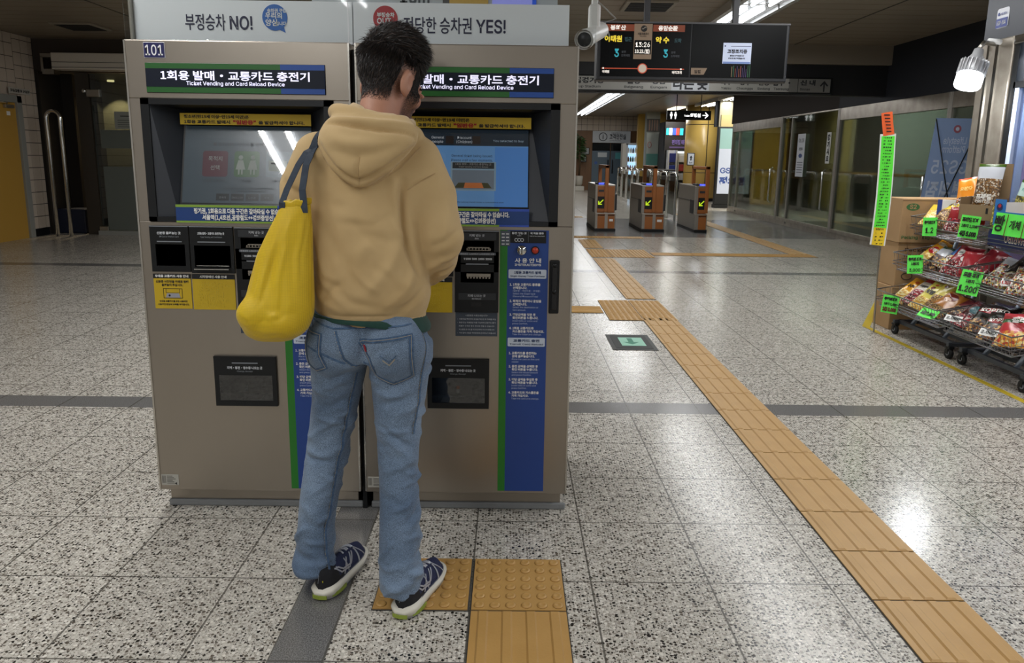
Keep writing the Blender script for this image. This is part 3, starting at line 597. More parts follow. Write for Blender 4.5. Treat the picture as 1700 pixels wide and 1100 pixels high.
# boards standing on the machines behind a clear sheet
PAP = M('board_white', '#f0f0f2', .5); DNAVY = C('#1d1a3c', .5); BY = FY + .06
def board(x0, x1, lab): return thing('sign_board', lab, 'sign board', ((x0 + x1) / 2, BY, 1.792))
r = board(-1.36, -.575, 'white sign board with a blue speech bubble on the left ticket machine'); b = MB(); b.box(-1.36, -.575, BY, BY + .03, 1.792, 1.937, PAP); b.box(-1.366, -1.358, BY - .02, BY + .032, 1.792, 1.945, STEEL)
b.text('부정승차', (-1.175, BY - .001, 1.838), XA, ZA, .064, DNAVY, .004, fit=.145); b.text('NO!', (-1.015, BY - .001, 1.838), XA, ZA, .064, DNAVY, .016, fit=.082); part(b, 'panel', r)
b = MB(); b.disc((-.852, BY - .001, 1.880), XA, ZA, .045, .001, C('#2463b4', .4), 32); b.prism([(-.0, 0), (.03, -.014), (.02, .02)], (-.845, BY - .0003, 1.842), XA, ZA, .001, C('#2463b4', .4))
for s, z, h, x in (('승차권 구입,', 1.898, .015, -.878), ('우리의', 1.878, .024, -.886), ('양심', 1.853, .026, -.886), ('입니다.', 1.854, .015, -.85)): b.text(s, (x, BY - .0025, z), XA, ZA, h, WHITE, .01)
part(b, 'speech_bubble', r, 'round blue speech bubble with white writing')
r = board(-.57, .206, 'white sign board with a red round badge behind the head of the man'); b = MB(); b.box(-.57, .206, BY, BY + .03, 1.792, 1.937, PAP)
b.text('정당한 승차권', (-.39, BY - .001, 1.838), XA, ZA, .064, DNAVY, .004, fit=.245); b.text('YES!', (-.13, BY - .001, 1.838), XA, ZA, .064, DNAVY, .016, fit=.108); part(b, 'panel', r)
b = MB(); b.disc((-.455, BY - .001, 1.882), XA, ZA, .044, .001, C('#b02a30', .4), 32); b.text('부정승차', (-.485, BY - .0025, 1.888), XA, ZA, .018, WHITE, .012); b.text('OUT', (-.485, BY - .0025, 1.865), XA, ZA, .026, WHITE, .02); part(b, 'badge', r, 'round red badge with white writing')
ACR = glass('clear_acrylic', '#f8fafa', .0, .985, .25)
for x0, x1, s in ((-1.372, -.582, 'left'), (-.578, .30, 'right')):
    b = MB(); th = math.radians(4); b.box(x0, x1, FY + .012, FY + .016, 1.793, 2.06, ACR, .0015)
    tag(part(b, 'acrylic_sheet', None, org=((x0 + x1) / 2, FY + .014, 1.793)), 'clear acrylic sheet standing on the %s ticket machine before its white board' % s, 'acrylic sheet')
# boards above, behind the sign boards
r = thing('distance_board', 'pale board lettered 15m with yellow and blue fields, just above the sign boards', 'board', (-.3, FY + .2, 1.792))
b = MB(); b.box(-.75, .17, FY + .19, FY + .21, 1.96, 2.2, C('#a9adaf', .5)); b.text('15m', (-.42, FY + .189, 1.958), XA, ZA, .1, C('#3c4043', .5), .02, fit=.11)
b.box(-.235, -.09, FY + .185, FY + .19, 1.957, 2.2, C('#b9974a', .5)); b.box(-.075, .075, FY + .185, FY + .19, 1.957, 2.2, C('#8c8fd8', .4, .3)); b.box(.075, .09, FY + .185, FY + .19, 1.957, 2.2, C('#2a55c8', .4, .2)); b.box(-.26, -.235, FY + .185, FY + .19, 1.957, 2.2, C('#4a4845', .5)); part(b, 'panel', r)
b = MB(); b.box(-.72, -.70, FY + .195, FY + .205, 1.788, 1.97, STEEL); b.box(.12, .14, FY + .195, FY + .205, 1.788, 1.97, STEEL); part(b, 'support_bar', r)
# ------------------------------------------------------------------ organic shapes: distance fields meshed with surface nets
def _smin(a, b, k):
    if k <= 0: return np.minimum(a, b)
    h = np.clip(.5 + .5 * (b - a) / k, 0, 1); return b * (1 - h) + a * h - k * h * (1 - h)
class Vol:
    def __init__(s, lo, hi, h):
        s.lo = np.array(lo, float); s.h = h; s.n = np.ceil((np.array(hi) - s.lo) / h).astype(int) + 1
        s.D = np.full(s.n, 9.0, np.float32); s.ax = [s.lo[i] + h * np.arange(s.n[i]) for i in range(3)]
    def add(s, prim, k=0.0, sub=False):
        fn, lo, hi = prim; sl = []
        for i in range(3):
            a = max(0, int((lo[i] - .03 - k - s.lo[i]) / s.h)); b = min(s.n[i], int((hi[i] + .03 + k - s.lo[i]) / s.h) + 2)
            if b <= a: return s
            sl.append(slice(a, b))
        sl = tuple(sl); X = s.ax[0][sl[0]][:, None, None]; Y = s.ax[1][sl[1]][None, :, None]; Z = s.ax[2][sl[2]][None, None, :]
        d = fn(X, Y, Z); c = s.D[sl]
        s.D[sl] = -_smin(-c, d, k) if sub else _smin(c, d, k)
        return s
    def mesh(s, smooth=2):
        D = s.D; I = D < 0; n = np.array(D.shape) - 1
        c = np.zeros(n, np.int8)
        for dx in (0, 1):
            for dy in (0, 1):
                for dz in (0, 1): c += I[dx:dx + n[0], dy:dy + n[1], dz:dz + n[2]]
        act = np.argwhere((c > 0) & (c < 8)); idx = -np.ones(n, np.int64); idx[tuple(act.T)] = np.arange(len(act))
        acc = np.zeros((len(act), 3)); cnt = np.zeros(len(act)); cs = [(x, y, z) for x in (0, 1) for y in (0, 1) for z in (0, 1)]
        for i, a in enumerate(cs):
            for b in cs[i + 1:]:
                if sum(abs(p - q) for p, q in zip(a, b)) != 1: continue
                va = D[tuple((act + a).T)]; vb = D[tuple((act + b).T)]; m = (va < 0) != (vb < 0)
                t = va[m] / (va[m] - vb[m]); acc[m] += np.array(a) + t[:, None] * (np.array(b) - np.array(a)); cnt[m] += 1
        V = s.lo + s.h * (act + acc / cnt[:, None]); Fs = []
        for ax in range(3):
            o = [q for q in range(3) if q != ax]; sh = [slice(None)] * 3; s0 = list(sh); s1 = list(sh); s0[ax] = slice(0, -1); s1[ax] = slice(1, None)
            A = I[tuple(s0)]; B = I[tuple(s1)]; e = np.argwhere(A != B)
            e = e[(e[:, o[0]] > 0) & (e[:, o[1]] > 0) & (e[:, o[0]] < n[o[0]]) & (e[:, o[1]] < n[o[1]])]
            ins = A[tuple(e.T)]; q = []
            for d0, d1 in ((1, 1), (0, 1), (0, 0), (1, 0)):
                g = e.copy(); g[:, o[0]] -= d0; g[:, o[1]] -= d1; q.append(idx[tuple(g.T)])
            q = np.stack(q, 1); flip = ins if ax != 1 else ~ins; q[~flip] = q[~flip][:, ::-1]; Fs.append(q)
        Fq = np.concatenate(Fs); E = np.concatenate([Fq[:, [i, (i + 1) % 4]] for i in range(4)])
        for _ in range(smooth):
            sm = np.zeros_like(V); k = np.zeros(len(V))
            for i in (0, 1): np.add.at(sm, E[:, i], V[E[:, 1 - i]]); np.add.at(k, E[:, i], 1)
            V = .4 * V + .6 * sm / np.maximum(k, 1)[:, None]
        return V, Fq
def vnormals(V, Fq):
    nf = np.cross(V[Fq[:, 2]] - V[Fq[:, 0]], V[Fq[:, 3]] - V[Fq[:, 1]]); N = np.zeros_like(V)
    for i in range(4): np.add.at(N, Fq[:, i], nf)
    return N / np.maximum(np.linalg.norm(N, axis=1), 1e-12)[:, None]
def cap(a, b, ra, rb=None):
    a, b = np.array(a, float), np.array(b, float); rb = ra if rb is None else rb; ab = b - a; L = ab @ ab
    def f(X, Y, Z):
        px, py, pz = X - a[0], Y - a[1], Z - a[2]; t = np.clip((px * ab[0] + py * ab[1] + pz * ab[2]) / L, 0, 1)
        return np.sqrt((px - t * ab[0]) ** 2 + (py - t * ab[1]) ** 2 + (pz - t * ab[2]) ** 2) - (ra + (rb - ra) * t)
    r = max(ra, rb); return f, np.minimum(a, b) - r, np.maximum(a, b) + r
def ell(c, r, R=None):
    """ellipsoid; R = 3x3 rows of local axes"""
    c = np.array(c, float); r = np.array(r, float)
    def f(X, Y, Z):
        p = (X - c[0], Y - c[1], Z - c[2])
        if R is not None: p = [R[i][0] * p[0] + R[i][1] * p[1] + R[i][2] * p[2] for i in range(3)]
        k0 = np.sqrt((p[0] / r[0]) ** 2 + (p[1] / r[1]) ** 2 + (p[2] / r[2]) ** 2); k1 = np.sqrt((p[0] / r[0] ** 2) ** 2 + (p[1] / r[1] ** 2) ** 2 + (p[2] / r[2] ** 2) ** 2)
        return k0 * (k0 - 1) / np.maximum(k1, 1e-6)
    m = r.max() if R is not None else r; return f, c - m, c + m
def loft(rows, n=2.0, off=0.0):
    """rows (z, cx, cy, a, b) from low to high: stacked superellipses"""
    A = np.array(rows, float); zz = np.linspace(A[0, 0], A[-1, 0], 160); T = []
    for j in range(1, 5):
        v = np.interp(zz, A[:, 0], A[:, j]); w = np.ones(9) / 9; T.append(np.convolve(np.pad(v, 4, mode='edge'), w, 'valid'))
    def f(X, Y, Z):
        cx, cy, a, b = (np.interp(Z, zz, t) for t in T); a = a - off; b = b - off
        k = (np.abs((X - cx) / a) ** n + np.abs((Y - cy) / b) ** n) ** (1 / n)
        return np.maximum((k - 1) * np.minimum(a, b), np.maximum(A[0, 0] + off - Z, Z - A[-1, 0] + off))
    return f, (min(A[:, 1] - A[:, 3]), min(A[:, 2] - A[:, 4]), A[0, 0]), (max(A[:, 1] + A[:, 3]), max(A[:, 2] + A[:, 4]), A[-1, 0])
def crease(V, N, lines, snap=None):
    """push the surface along its normals near polylines: (points, width, height)"""
    out = V.copy()
    for pts, w, hgt in lines:
        P = np.array(pts, float)
        if snap is not None: P = np.array([tuple(snap.find_nearest(p)[0]) for p in line(pts, .015)])
        lo, hi = P.min(0) - 3 * w, P.max(0) + 3 * w
        m = np.all((V > lo) & (V < hi), axis=1)
        if not m.any(): continue
        q = V[m]; best = np.full(len(q), 9.0); tt = np.zeros(len(q)); L = len(P) - 1
        for i in range(L):
            ab = P[i + 1] - P[i]; t = np.clip((q - P[i]) @ ab / (ab @ ab), 0, 1); d = np.linalg.norm(q - P[i] - t[:, None] * ab, axis=1)
            b = d < best; tt[b] = (i + t[b]) / L; best = np.minimum(best, d)
        out[m] += N[m] * (hgt * np.exp(-(best / w) ** 2) * np.sin(np.pi * np.clip(tt * .9 + .05, 0, 1)) ** .6)[:, None]
    return out
def net_obj(name, V, Fq, mats, parent, org, midx=None, label=None):
    me = bpy.data.meshes.new(name); me.from_pydata((V - np.array(org)).tolist(), [], Fq.tolist())
    for m in mats: me.materials.append(m)
    if midx is not None: me.polygons.foreach_set('material_index', np.asarray(midx, np.int32))
    me.polygons.foreach_set('use_smooth', np.ones(len(Fq), bool)); me.update()
    o = bpy.data.objects.new(name, me); COL.objects.link(o)
    if parent: o.parent = parent
    if label: o['label'] = label
    return o
class Surf:
    """drops points onto a mesh, looking along +Y from behind (or along any direction)"""
    def __init__(s, V, Fq): s.t = BVHTree.FromPolygons(V.tolist(), Fq.tolist())
    def at(s, x, z, y0=1.6, d=(0, 1, 0)):
        h = s.t.ray_cast(Vector((x, y0, z)), Vector(d))
        if h[0] is None:
            q = s.t.find_nearest(Vector((x, 2.15, z))); return q[0], (Vector((0, -1, 0)))
        n = h[1]; return h[0], (n if n.dot(Vector(d)) < 0 else -n)
    def near(s, p):
        q = s.t.find_nearest(Vector(p)); n = q[1]
        return q[0], n
def line(pts, step=.012):
    P = [Vector(p) for p in pts]; out = []
    for a, b in zip(P, P[1:]):
        k = max(1, int((b - a).length / step)); out += [a.lerp(b, i / k) for i in range(k)]
    return out + [P[-1]]
# ------------------------------------------------------------------ the man
PO = Vector((-.45, 2.25, 0))
man = thing('person', 'man seen from behind in a tan hooded sweatshirt and blue jeans, using a ticket machine', 'person', PO)
def cloth(name, a, b2, sc, rough=.9, fine=900, bump=.25, thread=None):
    m = M(name, a, rough, 0, var=(sc, b2, .28)); t = m.node_tree; b = t.nodes['Principled BSDF']
    tc = t.nodes.new('ShaderNodeTexCoord'); n = t.nodes.new('ShaderNodeTexNoise'); n.inputs['Scale'].default_value = fine; n.inputs['Detail'].default_value = 2
    if thread:
        mp = t.nodes.new('ShaderNodeMapping'); mp.inputs['Scale'].default_value = thread; t.links.new(tc.outputs['Object'], mp.inputs[0]); t.links.new(mp.outputs[0], n.inputs['Vector'])
        src = [l for l in t.links if l.to_socket == b.inputs['Base Color']][0].from_socket
        mx = t.nodes.new('ShaderNodeMix'); mx.data_type = 'RGBA'; mx.blend_type = 'OVERLAY'; mx.inputs[0].default_value = .8
        rp = t.nodes.new('ShaderNodeValToRGB'); rp.color_ramp.elements[0].position = .3; rp.color_ramp.elements[1].position = .7
        t.links.new(n.outputs[0], rp.inputs[0]); t.links.new(src, mx.inputs[6]); t.links.new(rp.outputs[0], mx.inputs[7]); t.links.new(mx.outputs[2], b.inputs['Base Color'])
    else: t.links.new(tc.outputs['Object'], n.inputs['Vector'])
    u = t.nodes.new('ShaderNodeBump'); u.inputs['Strength'].default_value = bump; u.inputs['Distance'].default_value = .002
    t.links.new(n.outputs[0], u.inputs['Height']); t.links.new(u.outputs[0], b.inputs['Normal']); b.inputs['Specular IOR Level'].default_value = .2
    b.inputs['Sheen Weight'].default_value = .15; return m
SKIN = M('skin', '#b98a72', .5, 0, var=(14, '#a87560', .35), spec=.35)
FLEECE = cloth('tan_fleece', '#c4a97c', '#b3976a', 6); LINING = cloth('pale_lining', '#cdb692', '#bfa67e', 12)
DENIM = cloth('blue_denim', '#3b4e68', '#8194aa', 4.2, .85, 420, .3, (3.2, 3.2, .7)); SEAM = cloth('dark_seam', '#2f435f', '#56708f', 90); THREAD = M('pale_thread', '#a39a86', .8)
# legs and torso sections (z, centre x, centre y, half width, half depth)
LEG_L = [(.074, -.625, 2.217, .066, .072), (.11, -.625, 2.22, .064, .072), (.15, -.625, 2.235, .058, .066), (.273, -.6135, 2.25, .0605, .070), (.36, -.600, 2.262, .064, .072), (.448, -.5835, 2.278, .0685, .074), (.55, -.566, 2.285, .071, .080), (.65, -.547, 2.28, .077, .090), (.74, -.535, 2.27, .088, .100), (.82, -.525, 2.27, .095, .11)]
LEG_R = [(.062, -.3255, 2.125, .069, .075), (.11, -.329, 2.125, .066, .073), (.195, -.3325, 2.145, .0645, .070), (.321, -.335, 2.18, .063, .071), (.40, -.340, 2.202, .0625, .073), (.476, -.344, 2.222, .065, .076), (.56, -.345, 2.24, .072, .083), (.65, -.342, 2.25, .084, .093), (.74, -.340, 2.258, .094, .105), (.82, -.345, 2.265, .1, .11)]
PELV = [(.775, -.437, 2.262, .186, .105), (.82, -.437, 2.262, .189, .122), (.87, -.440, 2.262, .182, .118), (.93, -.437, 2.27, .17, .105), (.96, -.437, 2.27, .168, .100)]
v = Vol((-.74, 2.0, .03), (-.2, 2.45, .99), .006)
v.add(loft(LEG_L)); v.add(loft(LEG_R)); v.add(loft(PELV, 2.3), .035)
v.add(ell((-.525, 2.185, .83), (.085, .055, .085)), .03); v.add(ell((-.345, 2.178, .835), (.09, .058, .09)), .03)   # seat
v.add(ell((-.435, 2.13, .835), (.010, .03, .08)), .03, True)
V, Fq = v.mesh(2); N = vnormals(V, Fq)
rg = np.random.default_rng(5); fold = []
def leg_at(rows, z):
    A = np.array(rows); return [np.interp(z, A[:, 0], A[:, j]) for j in range(1, 5)]
for rows, zs in ((LEG_L, 1), (LEG_R, 2)):
    for z, amp in [(q, .0085) for q in np.linspace(.40, .58, 12)] + [(q, .011) for q in np.linspace(.05, .22, 9)] + [(q, .006) for q in np.linspace(.24, .38, 7)] + [(q, .007) for q in np.linspace(.6, .76, 9)]:
        a0 = rg.uniform(-2.9, -.3); a1 = a0 + rg.uniform(.7, 1.7); dz = rg.uniform(-.035, .035); pts = []
        for t in np.linspace(0, 1, 7):
            zz = z + dz * (t - .5) * 2 + rg.uniform(-.004, .004); cx, cy, a, b = leg_at(rows, zz); an = a0 + (a1 - a0) * t; pts.append((cx + a * math.cos(an), cy + b * math.sin(an), zz))
        fold.append((pts, rg.uniform(.007, .014), amp * rg.choice((1, 1, -1)) * rg.uniform(.6, 1.2)))
for rows in (LEG_L, LEG_R):
    for _ in range(46):
        z = rg.uniform(.07, .72); a0 = rg.uniform(-2.8, -.35); dA = rg.uniform(.25, .7); dz = rg.uniform(-.03, .03); pts = []
        for t in np.linspace(0, 1, 5): zz = z + dz * (t - .5); cx, cy, a, b = leg_at(rows, zz); an = a0 + dA * (t - .5); pts.append((cx + a * math.cos(an), cy + b * math.sin(an), zz))
        fold.append((pts, rg.uniform(.005, .009), rg.uniform(-.0035, .0035)))
def P_(x, z, y=2.13): return (x, y, z)
fold += [([P_(-.60, .735, 2.17), P_(-.545, .725, 2.16), P_(-.47, .745, 2.17)], .010, -.010), ([P_(-.43, .725, 2.17), P_(-.36, .712, 2.15), P_(-.27, .735, 2.17)], .010, -.010),
         ([P_(-.44, .79, 2.15), P_(-.38, .83, 2.12), P_(-.30, .865, 2.12)], .012, -.004), ([P_(-.45, .77, 2.16), P_(-.50, .80, 2.13), P_(-.57, .82, 2.13)], .012, -.004),
         ([P_(-.62, .165, 2.17), P_(-.57, .10, 2.16), P_(-.56, .075, 2.2)], .02, .008), ([P_(-.69, .11, 2.2), P_(-.66, .08, 2.15), P_(-.61, .07, 2.15)], .016, .010), ([P_(-.39, .115, 2.08), P_(-.33, .095, 2.05), P_(-.27, .12, 2.08)], .014, .010), ([P_(-.38, .17, 2.1), P_(-.32, .155, 2.07), P_(-.27, .18, 2.1)], .016, .006)]
V = crease(V, N, fold); JV, JF = V, Fq
jeans = net_obj('jeans', V, Fq, [DENIM], man, PO); sj = Surf(V, Fq)
def seam(mb, pts, w=.004, m=SEAM, lift=.0006, t=.0012, st=False, off=.004):
    Q = [sj.at(p.x, p.z) for p in line([(x, 0, z) for x, z in pts], .009)] if len(pts[0]) == 2 else [sj.near(p) for p in line(pts, .009)]
    for _ in range(3): Q = [Q[0]] + [((a_[0] + b_[0] * 2 + c_[0]) / 4, (a_[1] + b_[1] * 2 + c_[1]).normalized()) for a_, b_, c_ in zip(Q, Q[1:], Q[2:])] + [Q[-1]] if len(pts[0]) == 3 else Q
    lift += .0015 if len(pts[0]) == 3 else 0
    mb.ribbon([q[0] + q[1] * lift for q in Q], [q[1] for q in Q], w, m, t)
    if st:                                                          # dashes of pale stitching beside the seam
        for i in range(0, len(Q) - 1, 1):
            a, n = Q[i]; c = a.lerp(Q[i + 1][0], .62); s = (c - a).cross(n)
            if s.length < 1e-6: continue
            s = s.normalized() * off; mb.ribbon([a + s + n * .0012, c + s + n * .0012], [n, n], .0016, THREAD, .0008)
b = MB()
PR_ = [(-.445, .852), (-.288, .876), (-.286, .744), (-.345, .718), (-.400, .745), (-.415, .80)]
PL_ = [(-.606, .88), (-.558, .873), (-.562, .815), (-.545, .773), (-.580, .756), (-.61, .77)]
for P in (PR_, PL_):
    c = [(x, z) for x, z in P]; seam(b, c + [c[0]], .013, SEAM, .0008, .0016, True, .0045); seam(b, c + [c[0]], .0014, THREAD, .0026, .0006)
seam(b, [(-.512, .885), (-.488, .80), (-.468, .778), (-.445, .768)], .007, SEAM, .0006, .0014, True, .0032)
seam(b, [(-.60, .835), (-.55, .815), (-.487, .785)], .006); seam(b, [(-.435, .785), (-.40, .775)], .006)
seam(b, [(-.615, .915), (-.52, .892), (-.44, .893), (-.29, .905)], .005)
seam(b, [(-.455, 2.2, .735), (-.468, 2.2, .63), (-.508, 2.2, .46), (-.546, 2.2, .32), (-.560, 2.18, .21), (-.562, 2.17, .14), (-.552, 2.16, .07)], .008, SEAM, .0006, .0014, True)
seam(b, [(-.262, 2.19, .87), (-.25, 2.19, .78), (-.26, 2.18, .65), (-.272, 2.17, .55)], .006, SEAM, .0006, .0014, True)
part(b, 'stitching', jeans)
def hem(rows, z, name):
    A = leg_at(rows, z); b = MB(); pts = []
    return A
b = MB(); q = sj.at(-.424, .832); b.ribbon([q[0] + q[1] * .001 + Vector((0, 0, -.011)), q[0] + q[1] * .004 + Vector((-.002, 0, .011))], [q[1], q[1]], .008, M('red_tab', '#9c1d2c', .6), .002); part(b, 'pocket_tab', jeans, 'small red tab on the right pocket')
b = MB(); seam(b, [(-.372, .802), (-.352, .786), (-.335, .806)], .003, THREAD); seam(b, [(-.378, .815), (-.352, .797), (-.330, .818)], .002, SEAM); part(b, 'pocket_stitching', jeans)
# sweatshirt
TOR = [(.905, -.430, 2.272, .166, .118), (.935, -.428, 2.272, .176, .128), (.975, -.4235, 2.272, .182, .138), (1.05, -.428, 2.278, .180, .142), (1.14, -.435, 2.285, .178, .138), (1.23, -.440, 2.292, .180, .136), (1.32, -.435, 2.30, .186, .128), (1.385, -.432, 2.305, .176, .115), (1.43, -.425, 2.31, .150, .098), (1.47, -.415, 2.315, .115, .085), (1.50, -.41, 2.318, .09, .078)]
v = Vol((-.78, 2.03, .88), (-.09, 2.68, 1.58), .006)
v.add(loft(TOR, 2.25))
def arm(pts, k=.012):
    for (a, ra), (b_, rb) in zip(pts, pts[1:]): v.add(cap(a, b_, ra, rb), k)
ARM_R = [((-.282, 2.30, 1.385), .068), ((-.235, 2.285, 1.28), .068), ((-.205, 2.262, 1.155), .064), ((-.222, 2.30, 1.085), .058), ((-.262, 2.385, 1.035), .050), ((-.292, 2.45, 1.02), .042)]
ARM_L = [((-.585, 2.30, 1.395), .070), ((-.632, 2.295, 1.30), .066), ((-.655, 2.30, 1.17), .062), ((-.642, 2.36, 1.10), .058), ((-.59, 2.46, 1.075), .050), ((-.555, 2.52, 1.07), .042)]
v.add(cap(*[p[0] for p in ARM_R[:2]], .068), .05); v.add(cap(*[p[0] for p in ARM_L[:2]], .068), .05); arm(ARM_R); arm(ARM_L)
# hood: draped pouch on the back and rolled rim round the neck
HOOD = [(1.308, -.432, 2.165, .018, .016), (1.33, -.432, 2.165, .052, .038), (1.36, -.428, 2.165, .088, .052), (1.40, -.420, 2.175, .122, .062), (1.435, -.413, 2.185, .143, .070), (1.465, -.410, 2.20, .143, .072), (1.495, -.41, 2.215, .128, .066), (1.515, -.41, 2.225, .105, .05)]
v.add(loft(HOOD, 2.2), .010)
RIM = []
for k in range(29):
    a = 2 * math.pi * k / 28; x = -.405 + .118 * math.cos(a); y = 2.298 + .088 * math.sin(a) - .01; z = 1.492 - .26 * (x + .405) - .055 * max(0, math.sin(a)) ** 2 * 2 + .012 * max(0, -math.sin(a)); RIM.append((x, y, z))
for a, c in zip(RIM, RIM[1:]): v.add(cap(a, c, .021), .012)
v.add(ell((-.402, 2.305, 1.54), (.098, .068, .075)), .008, True); v.add(ell((-.40, 2.33, 1.47), (.07, .06, .09)), .01, True)
V, Fq = v.mesh(2); N = vnormals(V, Fq); fold = []
def wl(*p): return [np.array(q, float) for q in p]
fold += [(wl((-.432, 2.10, 1.312), (-.432, 2.10, 1.36), (-.425, 2.10, 1.40)), .005, -.005),
         (wl((-.555, 2.15, 1.43), (-.52, 2.12, 1.365), (-.47, 2.11, 1.318), (-.432, 2.11, 1.302), (-.39, 2.11, 1.318), (-.33, 2.13, 1.36), (-.268, 2.17, 1.42)), .009, -.010),
         (wl((-.53, 2.13, 1.47), (-.46, 2.10, 1.435), (-.38, 2.10, 1.43)), .018, .006), (wl((-.50, 2.12, 1.41), (-.44, 2.09, 1.395), (-.36, 2.10, 1.41), (-.30, 2.13, 1.435)), .014, -.004),
         (wl((-.272, 2.17, 1.452), (-.30, 2.14, 1.470), (-.37, 2.11, 1.487), (-.45, 2.11, 1.503), (-.54, 2.14, 1.516)), .007, -.011), (wl((-.275, 2.2, 1.475), (-.31, 2.16, 1.490), (-.37, 2.13, 1.505), (-.45, 2.13, 1.521), (-.53, 2.16, 1.532)), .010, .007),
         # armhole and sleeve seams, body folds
         (wl((-.225, 2.23, 1.345), (-.262, 2.18, 1.325), (-.30, 2.17, 1.295)), .004, -.004),
         (wl((-.300, 2.17, 1.33), (-.297, 2.165, 1.24), (-.285, 2.17, 1.14), (-.272, 2.2, 1.06)), .012, -.016), (wl((-.33, 2.16, 1.34), (-.325, 2.15, 1.28), (-.31, 2.16, 1.21)), .014, .008),
         (wl((-.60, 2.2, 1.22), (-.575, 2.16, 1.12), (-.54, 2.145, 1.02), (-.48, 2.14, .955)), .018, .007), (wl((-.57, 2.16, 1.27), (-.50, 2.15, 1.12), (-.42, 2.14, 1.00)), .022, -.005),
         (wl((-.31, 2.16, 1.16), (-.345, 2.145, 1.08), (-.42, 2.14, .99)), .020, .006), (wl((-.27, 2.17, 1.06), (-.30, 2.15, 1.0), (-.37, 2.14, .95)), .016, .007), (wl((-.25, 2.2, 1.0), (-.28, 2.16, .96), (-.33, 2.15, .935)), .012, -.006),
         (wl((-.60, 2.19, 1.02), (-.56, 2.155, .97), (-.5, 2.14, .94)), .014, .006), (wl((-.59, 2.18, 1.10), (-.54, 2.15, 1.03), (-.46, 2.14, .97), (-.36, 2.14, .955)), .013, -.004),
         (wl((-.55, 2.15, .925), (-.43, 2.13, .922), (-.30, 2.15, .925)), .006, -.003),
         (wl((-.15, 2.24, 1.19), (-.19, 2.2, 1.15), (-.24, 2.21, 1.13)), .014, -.006), (wl((-.16, 2.25, 1.12), (-.20, 2.22, 1.085), (-.25, 2.26, 1.06)), .012, .008), (wl((-.18, 2.28, 1.07), (-.22, 2.26, 1.04), (-.26, 2.3, 1.02)), .010, -.008), (wl((-.20, 2.3, 1.04), (-.24, 2.32, 1.0), (-.27, 2.36, .99)), .010, .007),
         (wl((-.17, 2.22, 1.27), (-.185, 2.2, 1.2), (-.2, 2.2, 1.12)), .016, .004), (wl((-.69, 2.25, 1.33), (-.66, 2.23, 1.30), (-.61, 2.2, 1.27)), .014, -.008), (wl((-.69, 2.26, 1.27), (-.655, 2.23, 1.25), (-.61, 2.21, 1.21)), .014, .007)]
for k in range(26):
    x, z = rg.uniform(-.58, -.30), rg.uniform(.95, 1.28); dx, dz = rg.uniform(.02, .06), rg.uniform(-.05, .05); fold.append((wl((x - dx, 2.15, z - dz), (x, 2.14, z), (x + dx, 2.15, z + dz * .6)), rg.uniform(.010, .02), rg.uniform(-.005, .005)))
V = crease(V, N, [(p_, w_, h_ * 1.45) for p_, w_, h_ in fold], BVHTree.FromPolygons(V.tolist(), Fq.tolist())); fc = V[Fq].mean(1); lin_ = ((fc[:, 0] + .402) / .104) ** 2 + ((fc[:, 1] - 2.305) / .074) ** 2 + ((fc[:, 2] - 1.54) / .082) ** 2 < 1.0
hoodie = net_obj('hoodie', V, Fq, [FLEECE, LINING], man, PO, lin_.astype(int)); sh_ = Surf(V, Fq)
RIB = cloth('tan_rib', '#bda176', '#ab9066', 30, .9, 500, .3)
b = MB()
def hseam(pts, w=.003):
    Q = [sh_.at(p.x, p.z) for p in line([(x, 0, z) for x, z in pts], .008)]; b.ribbon([q[0] + q[1] * .0003 for q in Q], [q[1] for q in Q], w, RIB, .0012)
hseam([(-.432, 1.315), (-.428, 1.35), (-.424, 1.395)]); hseam([(-.222, 1.350), (-.262, 1.328), (-.302, 1.30)]); hseam([(-.557, 1.44), (-.525, 1.37), (-.478, 1.322), (-.432, 1.304), (-.385, 1.32), (-.32, 1.365), (-.266, 1.425)], .004)
part(b, 'seam_lines', hoodie)
b = MB()
for rows, nm in ((ARM_R, 0), (ARM_L, 1)):
    a, c = Vector(rows[-2][0]), Vector(rows[-1][0]); d = (c - a).normalized(); b.tube([c - d * .012, c + d * .02, c + d * .055], [.043, .037, .036], RIB, 16)
part(b, 'cuffs', hoodie)
ring = []
b = MB(); LR = []
for k in range(33):
    a = 2 * math.pi * k / 32; x = -.402 + .102 * math.cos(a); y = 2.292 + .072 * math.sin(a); LR.append((x, y, 1.514 - .22 * (x + .405) - .08 * max(0, math.sin(a)) + .006 * math.sin(5 * a) + .004 * math.sin(9 * a + 1)))
b.tube(LR[:-1], [.015 + .003 * math.sin(4 * k) for k in range(32)], LINING, 10, closed=True); part(b, 'hood_lining', hoodie, 'pale inner lining of the hood')
b = MB()
for k in range(40):
    a = 2 * math.pi * k / 40; ring.append((math.cos(a), math.sin(a)))
vs = []; H_ = [(.893, .158, .112), (.900, .168, .121), (.925, .172, .125), (.933, .170, .122)]
def se(c, s_, n=2.25): k = (abs(c) ** n + abs(s_) ** n) ** (-1 / n); return c * k, s_ * k
for z, a, bb in H_:
    for c, s_ in ring: u, w_ = se(c, s_); vs.append((-.430 + a * u, 2.272 + bb * w_, z + .004 * math.sin(5 * u) - .012 * max(0, u * .4 + .2)))
b.add(vs, [(i * 40 + k, i * 40 + (k + 1) % 40, i * 40 + 40 + (k + 1) % 40, i * 40 + 40 + k) for i in range(3) for k in range(40)], RIB, True); part(b, 'hem_band', hoodie)
b = MB(); GREENT = cloth('green_jersey', '#24443c', '#1c362f', 20); vs = []
